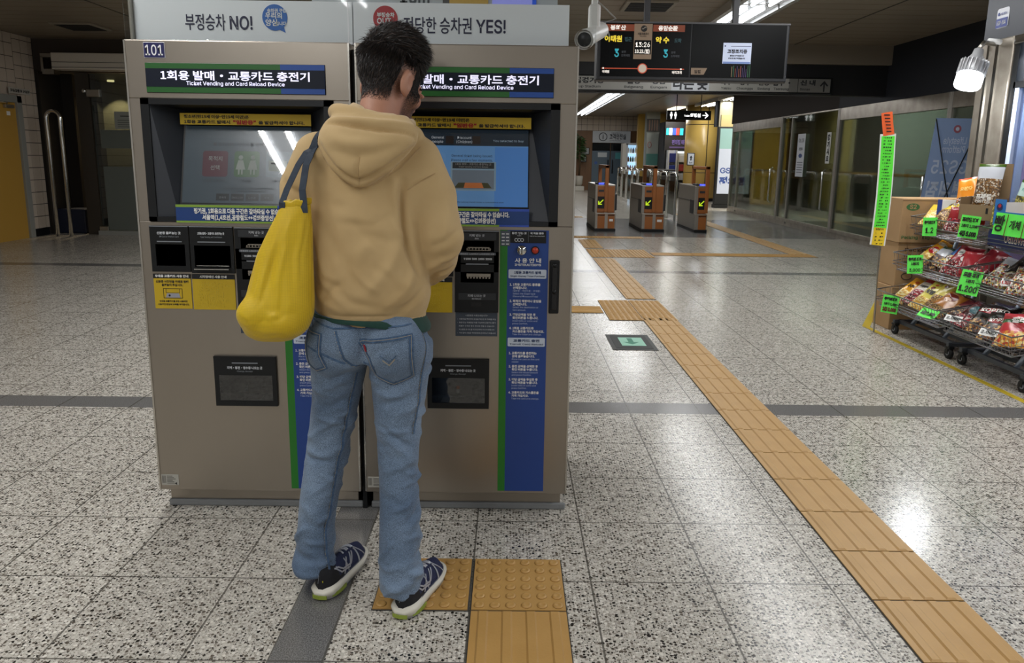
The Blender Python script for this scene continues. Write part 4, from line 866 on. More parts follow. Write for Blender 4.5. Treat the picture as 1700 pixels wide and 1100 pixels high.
for z, a, bb in ((.872, .189, .146), (.885, .189, .146), (.915, .170, .122)):
    for c, s_ in ring: u, w_ = se(c, s_); q_ = 1 - .20 * (.5 - .5 * u) ** 1.0; vs.append((-.432 + a * u * (1 if u > 0 else .93), 2.264 + bb * w_ * q_, z + .05 * (.5 - .5 * u) * (z < .9) + .006 * math.sin(3 * u + 1) * (z < .89)))
b.add(vs, [(i * 40 + k, i * 40 + (k + 1) % 40, i * 40 + 40 + (k + 1) % 40, i * 40 + 40 + k) for i in range(2) for k in range(40) ], GREENT, True); part(b, 'shirt_hem', man, 'dark green shirt showing under the sweatshirt')
# body: one continuous surface
yaw, pit = math.radians(36), math.radians(24); hf = np.array((math.sin(yaw) * math.cos(pit), math.cos(yaw) * math.cos(pit), -math.sin(pit))); hr = np.array((math.cos(yaw), -math.sin(yaw), 0)); hu = np.cross(hr, hf); HR = np.array((hr, hf, hu)); HO = np.array((-.372, 2.385, 1.630)); HK = 1.07
def hw(x, y, z): return HO + HK * (hr * x + hf * y + hu * z)
v = Vol((-.74, 2.0, .02), (-.12, 2.75, 1.86), .005)
v.add(loft(TOR, 2.25, .022)); v.add(loft(PELV, 2.2, .02), .02); v.add(loft(LEG_L, 2, .016), .02); v.add(loft(LEG_R, 2, .016), .02)
for A_ in (ARM_R, ARM_L):
    for (a, ra), (c, rb) in zip(A_, A_[1:]): v.add(cap(a, c, ra - .02, rb - .014), .02)
v.add(cap((-.41, 2.305, 1.46), (-.392, 2.345, 1.57), .064, .058), .03); v.add(cap((-.41, 2.28, 1.44), (-.395, 2.335, 1.60), .05, .045), .03)
v.add(ell(hw(0, -.012, .022), (0.0824, 0.1038, 0.0984), HR), .02); v.add(ell(hw(0, .035, -.045), (0.0642, 0.0663, 0.0803), HR), .03); v.add(ell(hw(0, .075, -.095), (0.0342, 0.0268, 0.0278), HR), .03)
v.add(cap(hw(0, .094, .0), hw(0, .109, -.040), .009, .0125), .012); v.add(cap(hw(-.03, .086, .012), hw(.03, .086, .012), .012), .015)
for s_ in (-1, 1):
    v.add(ell(hw(s_ * .031, .096, -.012), (0.0150, 0.0086, 0.0107), HR), .006, True); v.add(cap(hw(s_ * .031 - .012, .0935, -.006), hw(s_ * .031 + .012, .0935, -.006), .0085), .004); v.add(cap(hw(s_ * .031 - .011, .092, -.021), hw(s_ * .031 + .011, .092, -.021), .005), .004)
    v.add(ell(hw(s_ * .055, .052, -.04), (0.0214, 0.0300, 0.0235), HR), .02)
    v.add(ell(hw(s_ * .081, -.014, -.022), (0.0118, 0.0246, 0.0385), HR), .008); v.add(ell(hw(s_ * .091, -.006, -.018), (0.0075, 0.0128, 0.0225), HR), .004, True); v.add(ell(hw(s_ * .078, -.004, -.05), (0.0075, 0.0096, 0.0118), HR), .006)
v.add(cap(hw(-.021, .104, -.073), hw(.021, .104, -.073), .0065), .006); v.add(cap(hw(-.022, .109, -.0665), hw(.022, .109, -.0665), .0022), .003, True)
def hand(w, d, up, side):
    """palm at wrist w pointing along d, back of the hand towards up, thumb on side"""
    w, d, up = np.array(w), np.array(d, float), np.array(up, float); d /= np.linalg.norm(d); s_ = np.cross(d, up); s_ /= np.linalg.norm(s_); up = np.cross(s_, d); s_ = s_ * side
    R = np.array((s_, d, up)); v.add(cap(w - d * .03, w + d * .03, .027, .026), .02); v.add(ell(w + d * .07, (.041, .05, .015), R), .02)
    for k, (o, L) in enumerate(((.031, .070), (.011, .078), (-.010, .072), (-.030, .058))):
        a = w + d * .105 + s_ * o; p1 = a + d * L * .42 - up * .010; p2 = p1 + d * L * .24 - up * .020; p3 = p2 + d * L * .05 - up * .024
        v.add(cap(a - d * .02, p1, .0095, .0088), .004); v.add(cap(p1, p2, .0088, .0082), .002); v.add(cap(p2, p3, .0082, .0072), .002)
    a = w + d * .03 + s_ * .028; p1 = a + d * .03 + s_ * .022 - up * .012; p2 = p1 + d * .032 + s_ * .006 - up * .012; v.add(cap(a, p1, .014, .0105), .008); v.add(cap(p1, p2, .0105, .0085), .002)
hand((-.322, 2.528, 1.008), (-.55, .8, .1), (.3, .1, 1), -1); hand((-.53, 2.575, 1.068), (.35, .9, .05), (-.2, .1, 1), 1)
V, Fq = v.mesh(2)
fc = (V[Fq].mean(1) - HO) @ HR.T / HK; vl = (V - HO) @ HR.T / HK
inhead = np.linalg.norm(fc, axis=1) < .18
def ss(a, b, x): q = np.clip((x - a) / (b - a), 0, 1); return q * q * (3 - 2 * q)
X_, Y_, Z_ = vl[:, 0], vl[:, 1], vl[:, 2]
st_ = ss(-.045, -.068, Z_ + .35 * np.maximum(0, .06 - Y_) * (Y_ > .0)) * ss(.005, .035, Y_) * ss(.13, .118, Y_) * ss(-.15, -.12, Z_)
st_ = np.maximum(st_, ss(.046, .054, np.abs(X_)) * ss(.0, .02, Y_) * ss(.06, .045, Y_) * ss(.0, -.012, Z_) * ss(-.15, -.12, Z_))
st_ *= 1 - np.exp(-(X_ / .024) ** 2 - ((Z_ + .070) / .007) ** 2) * (Y_ > .07)
nap = ss(-.105, -.055, Z_ - .6 * np.maximum(0, Y_ + .055)) * ss(.02, -.02, Y_) * (np.abs(X_) < .078) * ss(.084, .074, np.abs(X_))
st_ = np.maximum(st_ * .85, np.maximum(nap * .8, ss(.045, .06, Z_))) * (np.linalg.norm(vl, axis=1) < .19)
SK = _M['skin'] if 'skin' in _M else SKIN
_t = SKIN.node_tree; _b = _t.nodes['Principled BSDF']; _at = _t.nodes.new('ShaderNodeAttribute'); _at.attribute_name = 'stubble'; _no = _t.nodes.new('ShaderNodeTexNoise'); _no.inputs['Scale'].default_value = 650; _tc = _t.nodes.new('ShaderNodeTexCoord'); _t.links.new(_tc.outputs['Object'], _no.inputs['Vector'])
_ma = _t.nodes.new('ShaderNodeMath'); _ma.operation = 'MULTIPLY_ADD'; _ma.inputs[1].default_value = 1.6; _ma.inputs[2].default_value = -.3; _mb = _t.nodes.new('ShaderNodeMath'); _mb.operation = 'MULTIPLY'; _mb.use_clamp = True
_t.links.new(_no.outputs[0], _ma.inputs[0]); _t.links.new(_ma.outputs[0], _mb.inputs[0]); _m2 = _t.nodes.new('ShaderNodeMath'); _m2.operation = 'MULTIPLY'; _m2.inputs[1].default_value = 1.7; _t.links.new(_at.outputs['Fac'], _m2.inputs[0]); _t.links.new(_m2.outputs[0], _mb.inputs[1])
_mx = _t.nodes.new('ShaderNodeMix'); _mx.data_type = 'RGBA'; _mx.inputs[7].default_value = lin('#2a1e18'); _src = [l for l in _t.links if l.to_socket == _b.inputs['Base Color']][0].from_socket
_t.links.new(_mb.outputs[0], _mx.inputs[0]); _t.links.new(_src, _mx.inputs[6]); _t.links.new(_mx.outputs[2], _b.inputs['Base Color'])
body = net_obj('body', V, Fq, [SKIN], man, PO); sb = Surf(V, Fq)
body.data.attributes.new('stubble', 'FLOAT', 'POINT').data.foreach_set('value', st_.astype(np.float32))
b = MB()
for s_ in (-1, 1):
    c = hw(s_ * .031, .087, -.013); M3 = Matrix([list(hr) + [0], list(hf) + [0], list(hu) + [0], [0, 0, 0, 1]]).transposed()
    b.lathe([(.0116 * math.sin(q), -.0116 * math.cos(q)) for q in np.linspace(.05, 3.09, 9)], C('#b5aaa0', .3), 14, Matrix.Translation(c) @ M3); b.disc(hw(s_ * .031, .0978, -.018), hr, hu, .0045, -.001, INK, 12)
    b.tube([hw(s_ * (.016 + .008 * k), .100 - .003 * k * k * .5, .012 + .004 * math.sin(k)) for k in range(5)], .0035, M('hair_dark', '#1c1613', .55), 6)
part(b, 'eyebrows_and_eyes', man)
# hair: thousands of short tapered strands over the scalp
HAIR = M('hair_dark', '#241c17', .6); HAIR2 = M('hair_brown', '#43342a', .6)
b = MB(); n_ = 0
hv = []; hfs = []; hm = []
HN = vnormals(V, Fq); fl = fc; fn = (HN[Fq].mean(1)) @ HR.T
ar = np.linalg.norm(np.cross(V[Fq[:, 2]] - V[Fq[:, 0]], V[Fq[:, 3]] - V[Fq[:, 1]]), axis=1)
def hairline(x, y):
    """lowest local height at which hair grows"""
    if y > .055: return .052
    if y > .015: return -.012 + .064 * (y - .015) / .04 if abs(x) < .06 else -.055        # sideburns
    if abs(x) > .058 and y > -.04: return .012
    return -.098 + .06 * max(0, (y + .055) / .07)
ok = inhead & (fl[:, 2] > -.11) & (np.abs(fl[:, 0]) < .083) & np.array([z > hairline(x, y) for x, y, z in fl])
cand = np.nonzero(ok)[0]; pr = ar[cand] / ar[cand].sum(); pick = RNG.choice(cand, 32000, p=pr)
for fi in pick:
    q4 = V[Fq[fi]]; w4 = RNG.dirichlet((1, 1, 1, 1)); p = (w4 @ q4 - HO) @ HR.T / HK; x, y, z = p; nn = fn[fi]; lz = hairline(x, y)
    up = np.clip((z - lz) / .115, 0, 1); top = np.clip((z - .035) / .065, 0, 1)
    if up < .30 and RNG.random() > .12 + up * 2.9: continue
    if top > 0: p = p + nn * .015 * top
    L = (.004 + .017 * up + .030 * top * (1 if y > -.06 else .7)) * RNG.uniform(.7, 1.25)
    flow = np.array((x * 2.0, -.3 if y < .0 else .5, -1.1)) if z < .06 else np.array((x * 6, .75, .45)) + RNG.normal(size=3) * .4
    flow = flow - nn * (flow @ nn); flow /= max(np.linalg.norm(flow), 1e-6)
    dirv = nn * (.22 + .85 * top) + flow + RNG.normal(size=3) * .12; dirv /= np.linalg.norm(dirv)
    tip2 = p + dirv * L * .55; tip = tip2 + (dirv * .6 + flow * .5 + np.array((0, 0, -.15 * top))) * L * .5
    s_ = np.cross(dirv, RNG.normal(size=3)); s_ /= np.linalg.norm(s_); t_ = np.cross(s_, dirv); w_ = (.0006 + .0006 * up); o = len(hv)
    for q, ww in ((p - nn * .002, w_), (tip2, w_ * .75)):
        for a in (0, 2.1, 4.2): hv.append(hw(*(q + (s_ * math.cos(a) + t_ * math.sin(a)) * ww)))
    hv.append(hw(*tip))
    for k in range(3): hfs.append((o + k, o + (k + 1) % 3, o + 3 + (k + 1) % 3, o + 3 + k)); hfs.append((o + 3 + k, o + 3 + (k + 1) % 3, o + 6)); hm += [n_ % 9 == 0] * 2
    n_ += 1
b.add(hv, hfs, HAIR); b.mi(HAIR2); b.m = [int(q) for q in hm]
# scalp shell under the strands
def scalp():
    vs = []; fs = []; nu, nv = 40, 24
    for i in range(nv + 1):
        ph = math.pi * i / nv * .78
        for k in range(nu):
            a = 2 * math.pi * k / nu; d = np.array((math.sin(ph) * math.cos(a), math.sin(ph) * math.sin(a), math.cos(ph))); q = np.array((0, -.012, .022)) + d * np.array((.0785, .0985, .0938)) * (1.0 + .15 * max(0, d[2]) ** 2 + .03 * max(0, d[2])); vs.append(q)
    for i in range(nv):
        for k in range(nu):
            f = (i * nu + k, i * nu + (k + 1) % nu, (i + 1) * nu + (k + 1) % nu, (i + 1) * nu + k); c = sum(vs[j] for j in f) / 4
            lz = hairline(c[0], c[1]) + .04
            if c[2] > lz: fs.append(f)
    return [hw(*q) for q in vs], fs
sv, sf = scalp(); b.add(sv, sf, HAIR, True); part(b, 'hair', man, 'short dark brown hair')
# shoes
NAVYM = M('navy_mesh', '#141f47', .7, 0, bump=(700, .4)); BLKM = M('black_mesh', '#0d0e14', .75, 0, bump=(700, .4)); SOLE = M('shoe_foam', '#d5d1c4', .6); LIME = M('lime_rubber', '#8c9c3c', .5); SILV = M('silver_trim', '#b4b7c0', .35, .3); GREYS = M('grey_rubber', '#8d8f90', .7)
def shoe(hx, hy, ang, lab):
    c, s_ = math.cos(ang), math.sin(ang)
    def wv(x, y, z): return (hx + x * c + y * s_, hy - x * s_ + y * c, z)
    Ys = [0, .012, .03, .06, .10, .15, .20, .245, .275, .295, .302]; Wd = [.012, .026, .035, .037, .034, .037, .045, .045, .036, .02, .006]; Ht = [.085, .102, .108, .104, .098, .094, .080, .064, .054, .046, .036]; S0 = [.030, .036, .038, .036, .033, .030, .027, .025, .024, .023, .022]
    def dens(a): v = np.interp(np.linspace(0, 10, 41), range(11), a); w = np.convolve(np.pad(v, 2, mode='edge'), np.ones(5) / 5, 'valid'); w[0], w[-1] = v[0], v[-1]; return list(w)
    Ys, Wd, Ht, S0 = dens(Ys), dens(Wd), dens(Ht), dens(S0); Wd = [w_ * (1 - .35 * max(0, 1 - y / .02) ** 2) for w_, y in zip(Wd, Ys)]
    def ring_(i):
        y, w, h, z0 = Ys[i], Wd[i], Ht[i], S0[i]; x0 = .010 * math.sin(y / .3 * math.pi) ; out = []
        for t in np.linspace(0, math.pi, 15):
            q = math.cos(t); e = math.sin(t) ** .75; lean = 1 - .28 * e ** 2; out.append((x0 + q * w * (lean if abs(q) > .01 else 1) , y, z0 - .006 + (h - z0 + .006) * e))
        return out
    R = [ring_(i) for i in range(len(Ys))]; vs = [wv(*p) for r in R for p in r]; n = 15; fs = [(i * n + k, i * n + k + 1, i * n + n + k + 1, i * n + n + k) for i in range(len(Ys) - 1) for k in range(n - 1)]
    fs += [tuple(range(n))[::-1]]
    u = MB()
    for f in fs:
        yy = Ys[f[0] // n] if len(f) == 4 else 0; zz = sum(vs[j][2] for j in f) / len(f)
        u.add([vs[j] for j in f], [tuple(range(len(f)))], BLKM if yy < .055 + .03 * (zz < .06) else NAVYM, True)
    # weld
    bm = bmesh.new(); me = bpy.data.meshes.new('shoe'); me.from_pydata(u.v, [], u.f); me.polygons.foreach_set('material_index', u.m); bm.from_mesh(me); bmesh.ops.remove_doubles(bm, verts=bm.verts, dist=1e-5)
    for f in bm.faces: f.smooth = True
    bm.to_mesh(me); bm.free(); me.transform(Matrix.Translation(-PO))
    for m in u.mats: me.materials.append(m)
    up = bpy.data.objects.new('shoe', me); COL.objects.link(up); up.parent = man; up['label'] = lab
    def outline(grow, z, lift=0):
        out = []
        for sgn, rng in ((1, range(len(Ys))), (-1, range(len(Ys) - 1, -1, -1))):
            for i in rng:
                y = Ys[i] + grow * min(1, max(-1, (Ys[i] - .15) / .13)) ** 3; x0 = .010 * math.sin(Ys[i] / .3 * math.pi); toe = max(0, (Ys[i] - .2) / .1) ** 2 * .014; out.append(wv(x0 + sgn * (Wd[i] + grow), y, z if z > .02 else z + toe * (1 if z < .02 else .5)))
        return out
    def slab(rows, m, flt=None):
        q = MB(); k = len(rows[0])
        q.add([p for r in rows for p in r], [(i * k + j, i * k + (j + 1) % k, i * k + k + (j + 1) % k, i * k + k + j) for i in range(len(rows) - 1) for j in range(k)] + [tuple(range(k))[::-1], tuple((len(rows) - 1) * k + j for j in range(k))], m, True); return q
    part(slab([outline(.002, .001), outline(.005, .006)], GREYS), 'outsole', up)
    def top(g, dz):
        o = outline(g, .04); k = len(Ys); idx = list(range(k)) + list(range(k - 1, -1, -1)); return [(p[0], p[1], S0[i] + dz) for p, i in zip(o, idx)]
    part(slab([outline(.004, .006), [(p[0], p[1], p[2] * .35 + .008) for p in top(.0075, 0)], [(p[0], p[1], p[2] * .7 + .006) for p in top(.0095, 0)], top(.0065, -.001), top(.001, .006)], SOLE), 'midsole', up, 'off-white foam midsole')
    q = MB()
    for sgn in (-1, 1):
        pts = [wv(.010 * math.sin(y / .3 * math.pi) + sgn * (w + .0085), y, .014) for y, w in ((.012, .024), (.03, .033), (.055, .036), (.08, .036))]; nr = [wv(sgn, -.25, .5)] * 4; nr = [Vector(a) - Vector(wv(0, 0, .5)) for a in nr]
        q.ribbon(pts, nr, .012, LIME, .0025)
    q.ribbon([wv(-.024, -.006, .014), wv(0, -.0105, .014), wv(.024, -.006, .014)], [Vector(wv(0, -1, 0)) - Vector(wv(0, 0, 0))] * 3, .012, LIME, .0025)
    part(q, 'heel_insert', up, 'lime green heel insert')
    t = BVHTree.FromPolygons([tuple(a) for a in vs], fs); q = MB()
    def strip(pts, w, m, lift=.001):
        P = []; Nn = []
        for p in line([wv(*a) for a in pts], .008):
            h = t.find_nearest(p); cen = Vector(wv(.0, (p - Vector((hx, hy, 0))).dot(Vector((s_, c, 0))), .045)); nrm = h[1] if h[1].dot(h[0] - cen) > 0 else -h[1]; P.append(h[0] + nrm * lift); Nn.append(nrm)
        q.ribbon(P, Nn, w, m, .0016)
    for sgn in (-1, 1):
        e = lambda y, z, k=1: (sgn * .05 * k, y, z)
        strip([e(.045, .10), e(.075, .062), e(.13, .05), e(.16, .085, .6)], .005, SILV); strip([e(.055, .10), e(.09, .066), e(.14, .056), e(.175, .08, .6)], .005, SILV); strip([e(.09, .045), e(.13, .085, .7)], .005, SILV); strip([e(.12, .04), e(.115, .09, .7)], .004, SILV)
        strip([e(.19, .032), e(.20, .075, .5)], .008, SILV); strip([e(.245, .028), e(.215, .06, .6), e(.20, .078, .3)], .005, SILV); strip([e(.03, .040), e(.08, .040), e(.16, .036), e(.24, .032), e(.285, .03, .6)], .004, M('grey_trim', '#5b5f6c', .6))
    strip([(-.012, -.01, .055), (-.012, -.005, .085)], .004, SILV); strip([(.004, -.02, .06), (.004, -.02, .066)], .010, M('yellow_mark', '#d8d020', .5))
    part(q, 'side_stripes', up, 'silver stripes')
    q = MB(); wl_ = M('white_lace', '#c9ccd6', .8)
    for k in range(5):
        y = .135 + .018 * k; 
        pts = [wv(x, y + .004 * (1 if k % 2 else -1) * x / .02, .2) for x in np.linspace(-.022, .022, 6)]; hits = [t.ray_cast(Vector(p), Vector((0, 0, -1))) for p in pts]
        q.tube([h[0] + Vector((0, 0, .003)) for h in hits if h[0] is not None], .0028, wl_, 6)
    part(q, 'laces', up)
shoe(-.588, 2.145, .20, 'left running shoe on the grey strip'); shoe(-.318, 2.050, .26, 'right running shoe on the dotted tile')
# bag
BAG = [(.862, -.690, 2.125, .045, .03), (.872, -.690, 2.128, .078, .055), (.895, -.684, 2.13, .095, .072), (.935, -.676, 2.132, .102, .078), (.975, -.671, 2.135, .0995, .078), (1.05, -.661, 2.14, .089, .066), (1.115, -.652, 2.145, .079, .056), (1.19, -.632, 2.15, .060, .044), (1.235, -.621, 2.15, .047, .031), (1.262, -.617, 2.15, .043, .020)]
RIP = cloth('yellow_ripstop', '#d9b80c', '#cdaa06', 7, .6, 60, .2)
_t = RIP.node_tree; _b = _t.nodes['Principled BSDF']; _b.inputs['Specular IOR Level'].default_value = .45; _b.inputs['Subsurface Weight'].default_value = 0
_tc = _t.nodes.new('ShaderNodeTexCoord'); _br = _t.nodes.new('ShaderNodeTexBrick'); _br.offset = 0; _br.inputs['Scale'].default_value = 1; _br.inputs['Brick Width'].default_value = .0042; _br.inputs['Row Height'].default_value = .0042; _br.inputs['Mortar Size'].default_value = .0006
_mp = _t.nodes.new('ShaderNodeMapping'); _mp.inputs['Rotation'].default_value = (math.pi / 2, 0, 0); _t.links.new(_tc.outputs['Object'], _mp.inputs[0]); _t.links.new(_mp.outputs[0], _br.inputs['Vector'])
_br.inputs['Color1'].default_value = _br.inputs['Color2'].default_value = (1, 1, 1, 1); _br.inputs['Mortar'].default_value = (.75, .73, .6, 1)
_mx = _t.nodes.new('ShaderNodeMix'); _mx.data_type = 'RGBA'; _mx.blend_type = 'MULTIPLY'; _mx.inputs[0].default_value = .7
_src = [l for l in _t.links if l.to_socket == _b.inputs['Base Color']][0].from_socket
_t.links.new(_src, _mx.inputs[6]); _t.links.new(_br.outputs[0], _mx.inputs[7]); _t.links.new(_mx.outputs[2], _b.inputs['Base Color'])
bag = thing('tote_bag', 'yellow thin fabric tote bag hanging from the left shoulder of the man', 'bag', (-.67, 2.13, .86))
v = Vol((-.82, 2.0, .84), (-.52, 2.27, 1.29), .005); v.add(loft(BAG, 2.3)); v.add(ell((-.735, 2.085, .945), (.045, .035, .04)), .03); v.add(ell((-.655, 2.08, .915), (.04, .03, .03)), .03)
V, Fq = v.mesh(2); N = vnormals(V, Fq); fold = []
for k in range(34):
    t0 = rg.uniform(-.9, .9); z1 = rg.uniform(1.06, 1.25); z0 = z1 - rg.uniform(.08, .26); pts = []
    for zz in np.linspace(z1, z0, 5):
        A_ = leg_at(BAG, zz); t0 = np.clip(t0 + rg.uniform(-.06, .06), -.97, .97); pts.append((A_[0] + A_[2] * t0, A_[1] - A_[3] * math.sqrt(1 - t0 * t0), zz))
    fold.append((pts, rg.uniform(.005, .011), rg.uniform(-.0045, .0045)))
for k in range(16):
    x, z = rg.uniform(-.75, -.6), rg.uniform(.875, .96); fold.append((wl((x - .03, 2.06, z + rg.uniform(-.02, .02)), (x, 2.05, z), (x + .03, 2.06, z + rg.uniform(-.02, .02))), .008, rg.uniform(-.004, .005)))
V = crease(V, N, fold); ob_ = net_obj('bag_body', V, Fq, [RIP], bag, (-.67, 2.13, .86))
b = MB(); vs = []
for z, g in ((1.252, .002), (1.266, .004), (1.27, .002), (1.255, -.003)):
    for c, s_ in ring: u, w_ = se(c, s_, 2.3); vs.append((-.617 + (.043 + g) * u, 2.15 + (.022 + g) * w_, z + .006 * u + .003 * math.sin(9 * u)))
b.add(vs, [(i * 40 + k, i * 40 + (k + 1) % 40, i * 40 + 40 + (k + 1) % 40, i * 40 + 40 + k) for i in range(3) for k in range(40)], RIP, True); part(b, 'bag_rim', bag)
STR = cloth('dark_webbing', '#2c3440', '#3a434f', 60, .8)
def strap(pts, w, lab):
    b = MB(); P = []; Nn = []
    for p in line(pts, .014):
        q, n = sh_.near(p); d = (Vector(p) - q); keep = d.length > .02
        P.append(Vector(p) if keep else q + n * .003); Nn.append(Vector((-.35, -1, .2)) if keep else n)
    for _ in range(2): Nn = [(Nn[max(0, i - 1)] + Nn[i] * 2 + Nn[min(len(Nn) - 1, i + 1)]).normalized() for i in range(len(Nn))]
    b.ribbon(P, Nn, w, STR, .002); part(b, 'strap', bag, lab)
strap([(-.652, 2.134, 1.235), (-.650, 2.130, 1.262), (-.640, 2.15, 1.30), (-.612, 2.18, 1.37), (-.580, 2.215, 1.43), (-.565, 2.27, 1.478), (-.56, 2.33, 1.475), (-.58, 2.40, 1.42)], .020, 'outer strap'); strap([(-.586, 2.126, 1.235), (-.586, 2.126, 1.25), (-.592, 2.135, 1.30), (-.585, 2.16, 1.37), (-.560, 2.20, 1.44), (-.545, 2.26, 1.482), (-.545, 2.33, 1.475), (-.565, 2.40, 1.42)], .022, 'inner strap')
# ------------------------------------------------------------------ glass partition on the right
PX = 6.05; SLATE = M('dark_slate_panel', '#1f2127', .6, spec=.3); BROWNF = M('dark_brown_panel', '#2f2823', .7, spec=.2)
MIRR = M('scuffed_steel', '#b5ada0', .3, .75, var=(7, '#8f8578', .3)); PGL = glass('partition_glass', '#cfdad2', .05, .9)
b = MB(); b.box(PX - .02, PX + .25, 6.56, 14.0, 2.36, CEIL, SLATE); b.box(PX - .02, PX + .25, 14.0, 20.7, 2.36, CEIL, BROWNF); b.box(PX, PX + .1, 6.56, 20.7, 0, .09, MIRR); struct(b, 'wall_right')
PST = M('post_steel', '#98938a', .35, .35)
POSTS = (20.55, 16.85, 13.95, 10.45, 9.75, 6.6)
for k, (a, c) in enumerate(zip(POSTS, POSTS[1:])):
    r = bpy.data.objects.new('window_%d' % (k + 1), None); COL.objects.link(r); r.location = (PX, (a + c) / 2, 0); r['kind'] = 'structure'
    b = MB(); hd = .22 if k != 1 else .03
    b.box(PX - .03, PX + .05, a - .05, a - .001, .092, 2.358, PST, .004); b.box(PX - .03, PX + .05, c + .001, c + .05, .092, 2.358, PST, .004)
    if k < 2: b.box(PX - .02, PX + .04, a - .62, a - .57, .05, 2.3, PST, .004)
    b.box(PX - .025, PX + .045, c + .05, a - .05, 2.36 - hd, 2.358, MIRR, .004); b.box(PX - .025, PX + .045, c + .05, a - .05, .09, .16, MIRR, .004); part(b, 'window_frame', r)
    b = MB(); b.box(PX + .005, PX + .017, c + .05, a - .05, .16, 2.36 - hd, PGL); part(b, 'pane', r)
    b = MB(); yy = c + .35
    if k in (0, 1, 2):
        for q in (.25, 1.1): pass
        b.tube([(PX - .03, yy, .45), (PX - .09, yy, .5), (PX - .09, yy, 1.2), (PX - .03, yy, 1.25)], .018, CHROME, 8); part(b, 'pull_handle', r)
b = MB(); YP = M('yellow_wall_panel', '#d3a53f', .4); TEALP = C('#6f8a84', .5)
CRM = M('inner_wall_cream', '#a39a80', .5); PYL = M('pale_yellow_panel', '#c2ad70', .4)
b.box(9.0, 9.1, 5, 22.4, 0, CEIL, CRM); b.box(8.97, 9.0, 20.0, 22.3, .1, 2.8, PYL); b.box(8.97, 9.0, 18.1, 19.7, .1, 2.6, C('#2e2c2a', .4)); b.box(8.96, 9.0, 17.9, 18.1, .1, 2.6, YP); b.box(8.97, 9.0, 15.6, 17.8, .5, 2.5, C('#9aa6a4', .4)); b.box(8.97, 9.0, 11, 15.4, .1, 2.6, C('#4a4742', .5)); b.box(8.96, 9.0, 5, 22.4, 1.08, 1.14, M('inner_rail_band', '#8d6a2c', .4))
struct(b, 'wall_side'); b = MB(); b.box(PX + .1, 9.1, 22.4, 22.5, 0, CEIL, CRM); b.box(6.95, 8.2, 22.37, 22.4, .1, 2.7, YP); b.box(6.2, 6.9, 22.37, 22.4, .1, 2.7, PYL); b.box(8.7, 9.0, 22.37, 22.4, .1, 2.7, PYL); b.box(6.15, 9.0, 22.36, 22.4, 1.08, 1.14, M('inner_rail_band')); b.box(PX + .1, 9.1, 4.9, 5.0, 0, CEIL, BROWNF); struct(b, 'wall_inner_end'); b = MB(); tile_wall(b, (8.22, 22.36, 0), XA, (0, -1, 0), .42, 2.8, .2); struct(b, 'trim_6')
area('inner_fill_lamp', (7.6, 18, CEIL - .05), .3, 5, 460, (1, .95, .82)); area('inner_fill_lamp', (7.6, 10, CEIL - .05), .3, 3, 110, (1, .95, .85))  # added fill lamps that brighten the space behind the glass
for k, y in enumerate((18, 10)):
    b = MB(); b.box(-.2, .2, -1.5, 1.5, 0, .05, M('lit_panel', '#fff3d8', .5, 0, 2)); o = b.obj('added_light_panel'); o.location = (7.6, y, CEIL - .045); tag(o, ('long added glowing panel behind the far glass doors', 'long added glowing panel behind the glass nearest the shop corner')[k], 'ceiling light')  # glowing panels added to go with the fill lamps
def sticker(name, y0, y1, z0, z1, lab, draw, cat='notice', hexc='#c9ccd2'):
    b = MB(); b.box(PX - .034, PX - .03, y0, y1, z0, z1, C(hexc, .5)); draw(b); tag(part(b, name, None, org=(PX - .032, (y0 + y1) / 2, z0)), lab, cat)
def d1(b):
    for s, z, h, m in (('01:28', 1.78, .11, INK), ('운행종료', 1.62, .07, INK), ('●', 1.47, .1, C('#24407c', .5))): b.text(s, (PX - .0345, 15.62, z), (0, -1, 0), ZA, h, m, .01, 'c', None if h > .1 else .2)
    for k in range(5): b.box(PX - .0345, PX - .034, 15.47, 15.77, 1.16 + .05 * k, 1.18 + .05 * k, C('#6a6d78', .5))
sticker('glass_notice', 15.42, 15.82, 1.08, 1.95, 'tall white printed notice stuck on the glass door', d1)
def d2(b):
    for k, s in enumerate('당기시오'): b.text(s, (PX - .0345, 14.28, 1.80 - .13 * k), (0, -1, 0), ZA, .12, INK, .03, 'c')
sticker('pull_plate', 14.19, 14.37, 1.36, 1.94, 'narrow white plate with four black characters beside the door post', d2, 'sign', '#d2d2cf')
# free-standing banner seen through the glass from its back
r = thing('banner_stand', 'blue banner with reversed white lettering standing before the glass partition', 'banner', (5.2, 8.9, 0)); b = MB(); BB = M('banner_back_blue', '#93aad2', .6)
BX = lambda z: 5.20 - .10 * (1 - z / 1.9)
def BP(u, v): return Vector((BX(v) + u, 8.9 - .1 * (v / 1.9), v))
b.add([BP(-.27, .3), BP(.27, .3), BP(.27, 1.91), BP(-.27, 1.91)], [(0, 1, 2, 3)], BB); WB = C('#c9d4e8', .5)
# the lettering shows through mirrored, as the photo sees the sheet from behind
def btm(s, z, size, fit):
    vs, fs = text_geo(s, .012); xs = [p[0] for p in vs]; c = (min(xs) + max(xs)) / 2; k = fit / (max(xs) - min(xs)); b.add([BP(-(x - c) * k, z + y * size) + Vector((0, -.0015, 0)) for x, y in vs], fs, WB)
btm('Lifestyle', 1.62, .11, .27); btm('Platform', 1.52, .11, .27); btm('GS25', 1.28, .22, .43); btm('편의점', 1.02, .21, .45)
b.disc(BP(0, 1.79) + Vector((0, -.0015, 0)), XA, ZA, .045, .001, C('#a4606e', .5), 20); b.disc(BP(0, 1.79) + Vector((0, -.003, 0)), XA, ZA, .022, .001, WB, 14); part(b, 'banner_sheet', r)
b = MB()
for s in (-1, 1): b.tube([BP(s * .27, 1.90) + Vector((0, .0, 0)), BP(-s * .02, 1.0) + Vector((0, -.05, 0)), BP(-s * .27, .31)], .007, BLACK, 6)
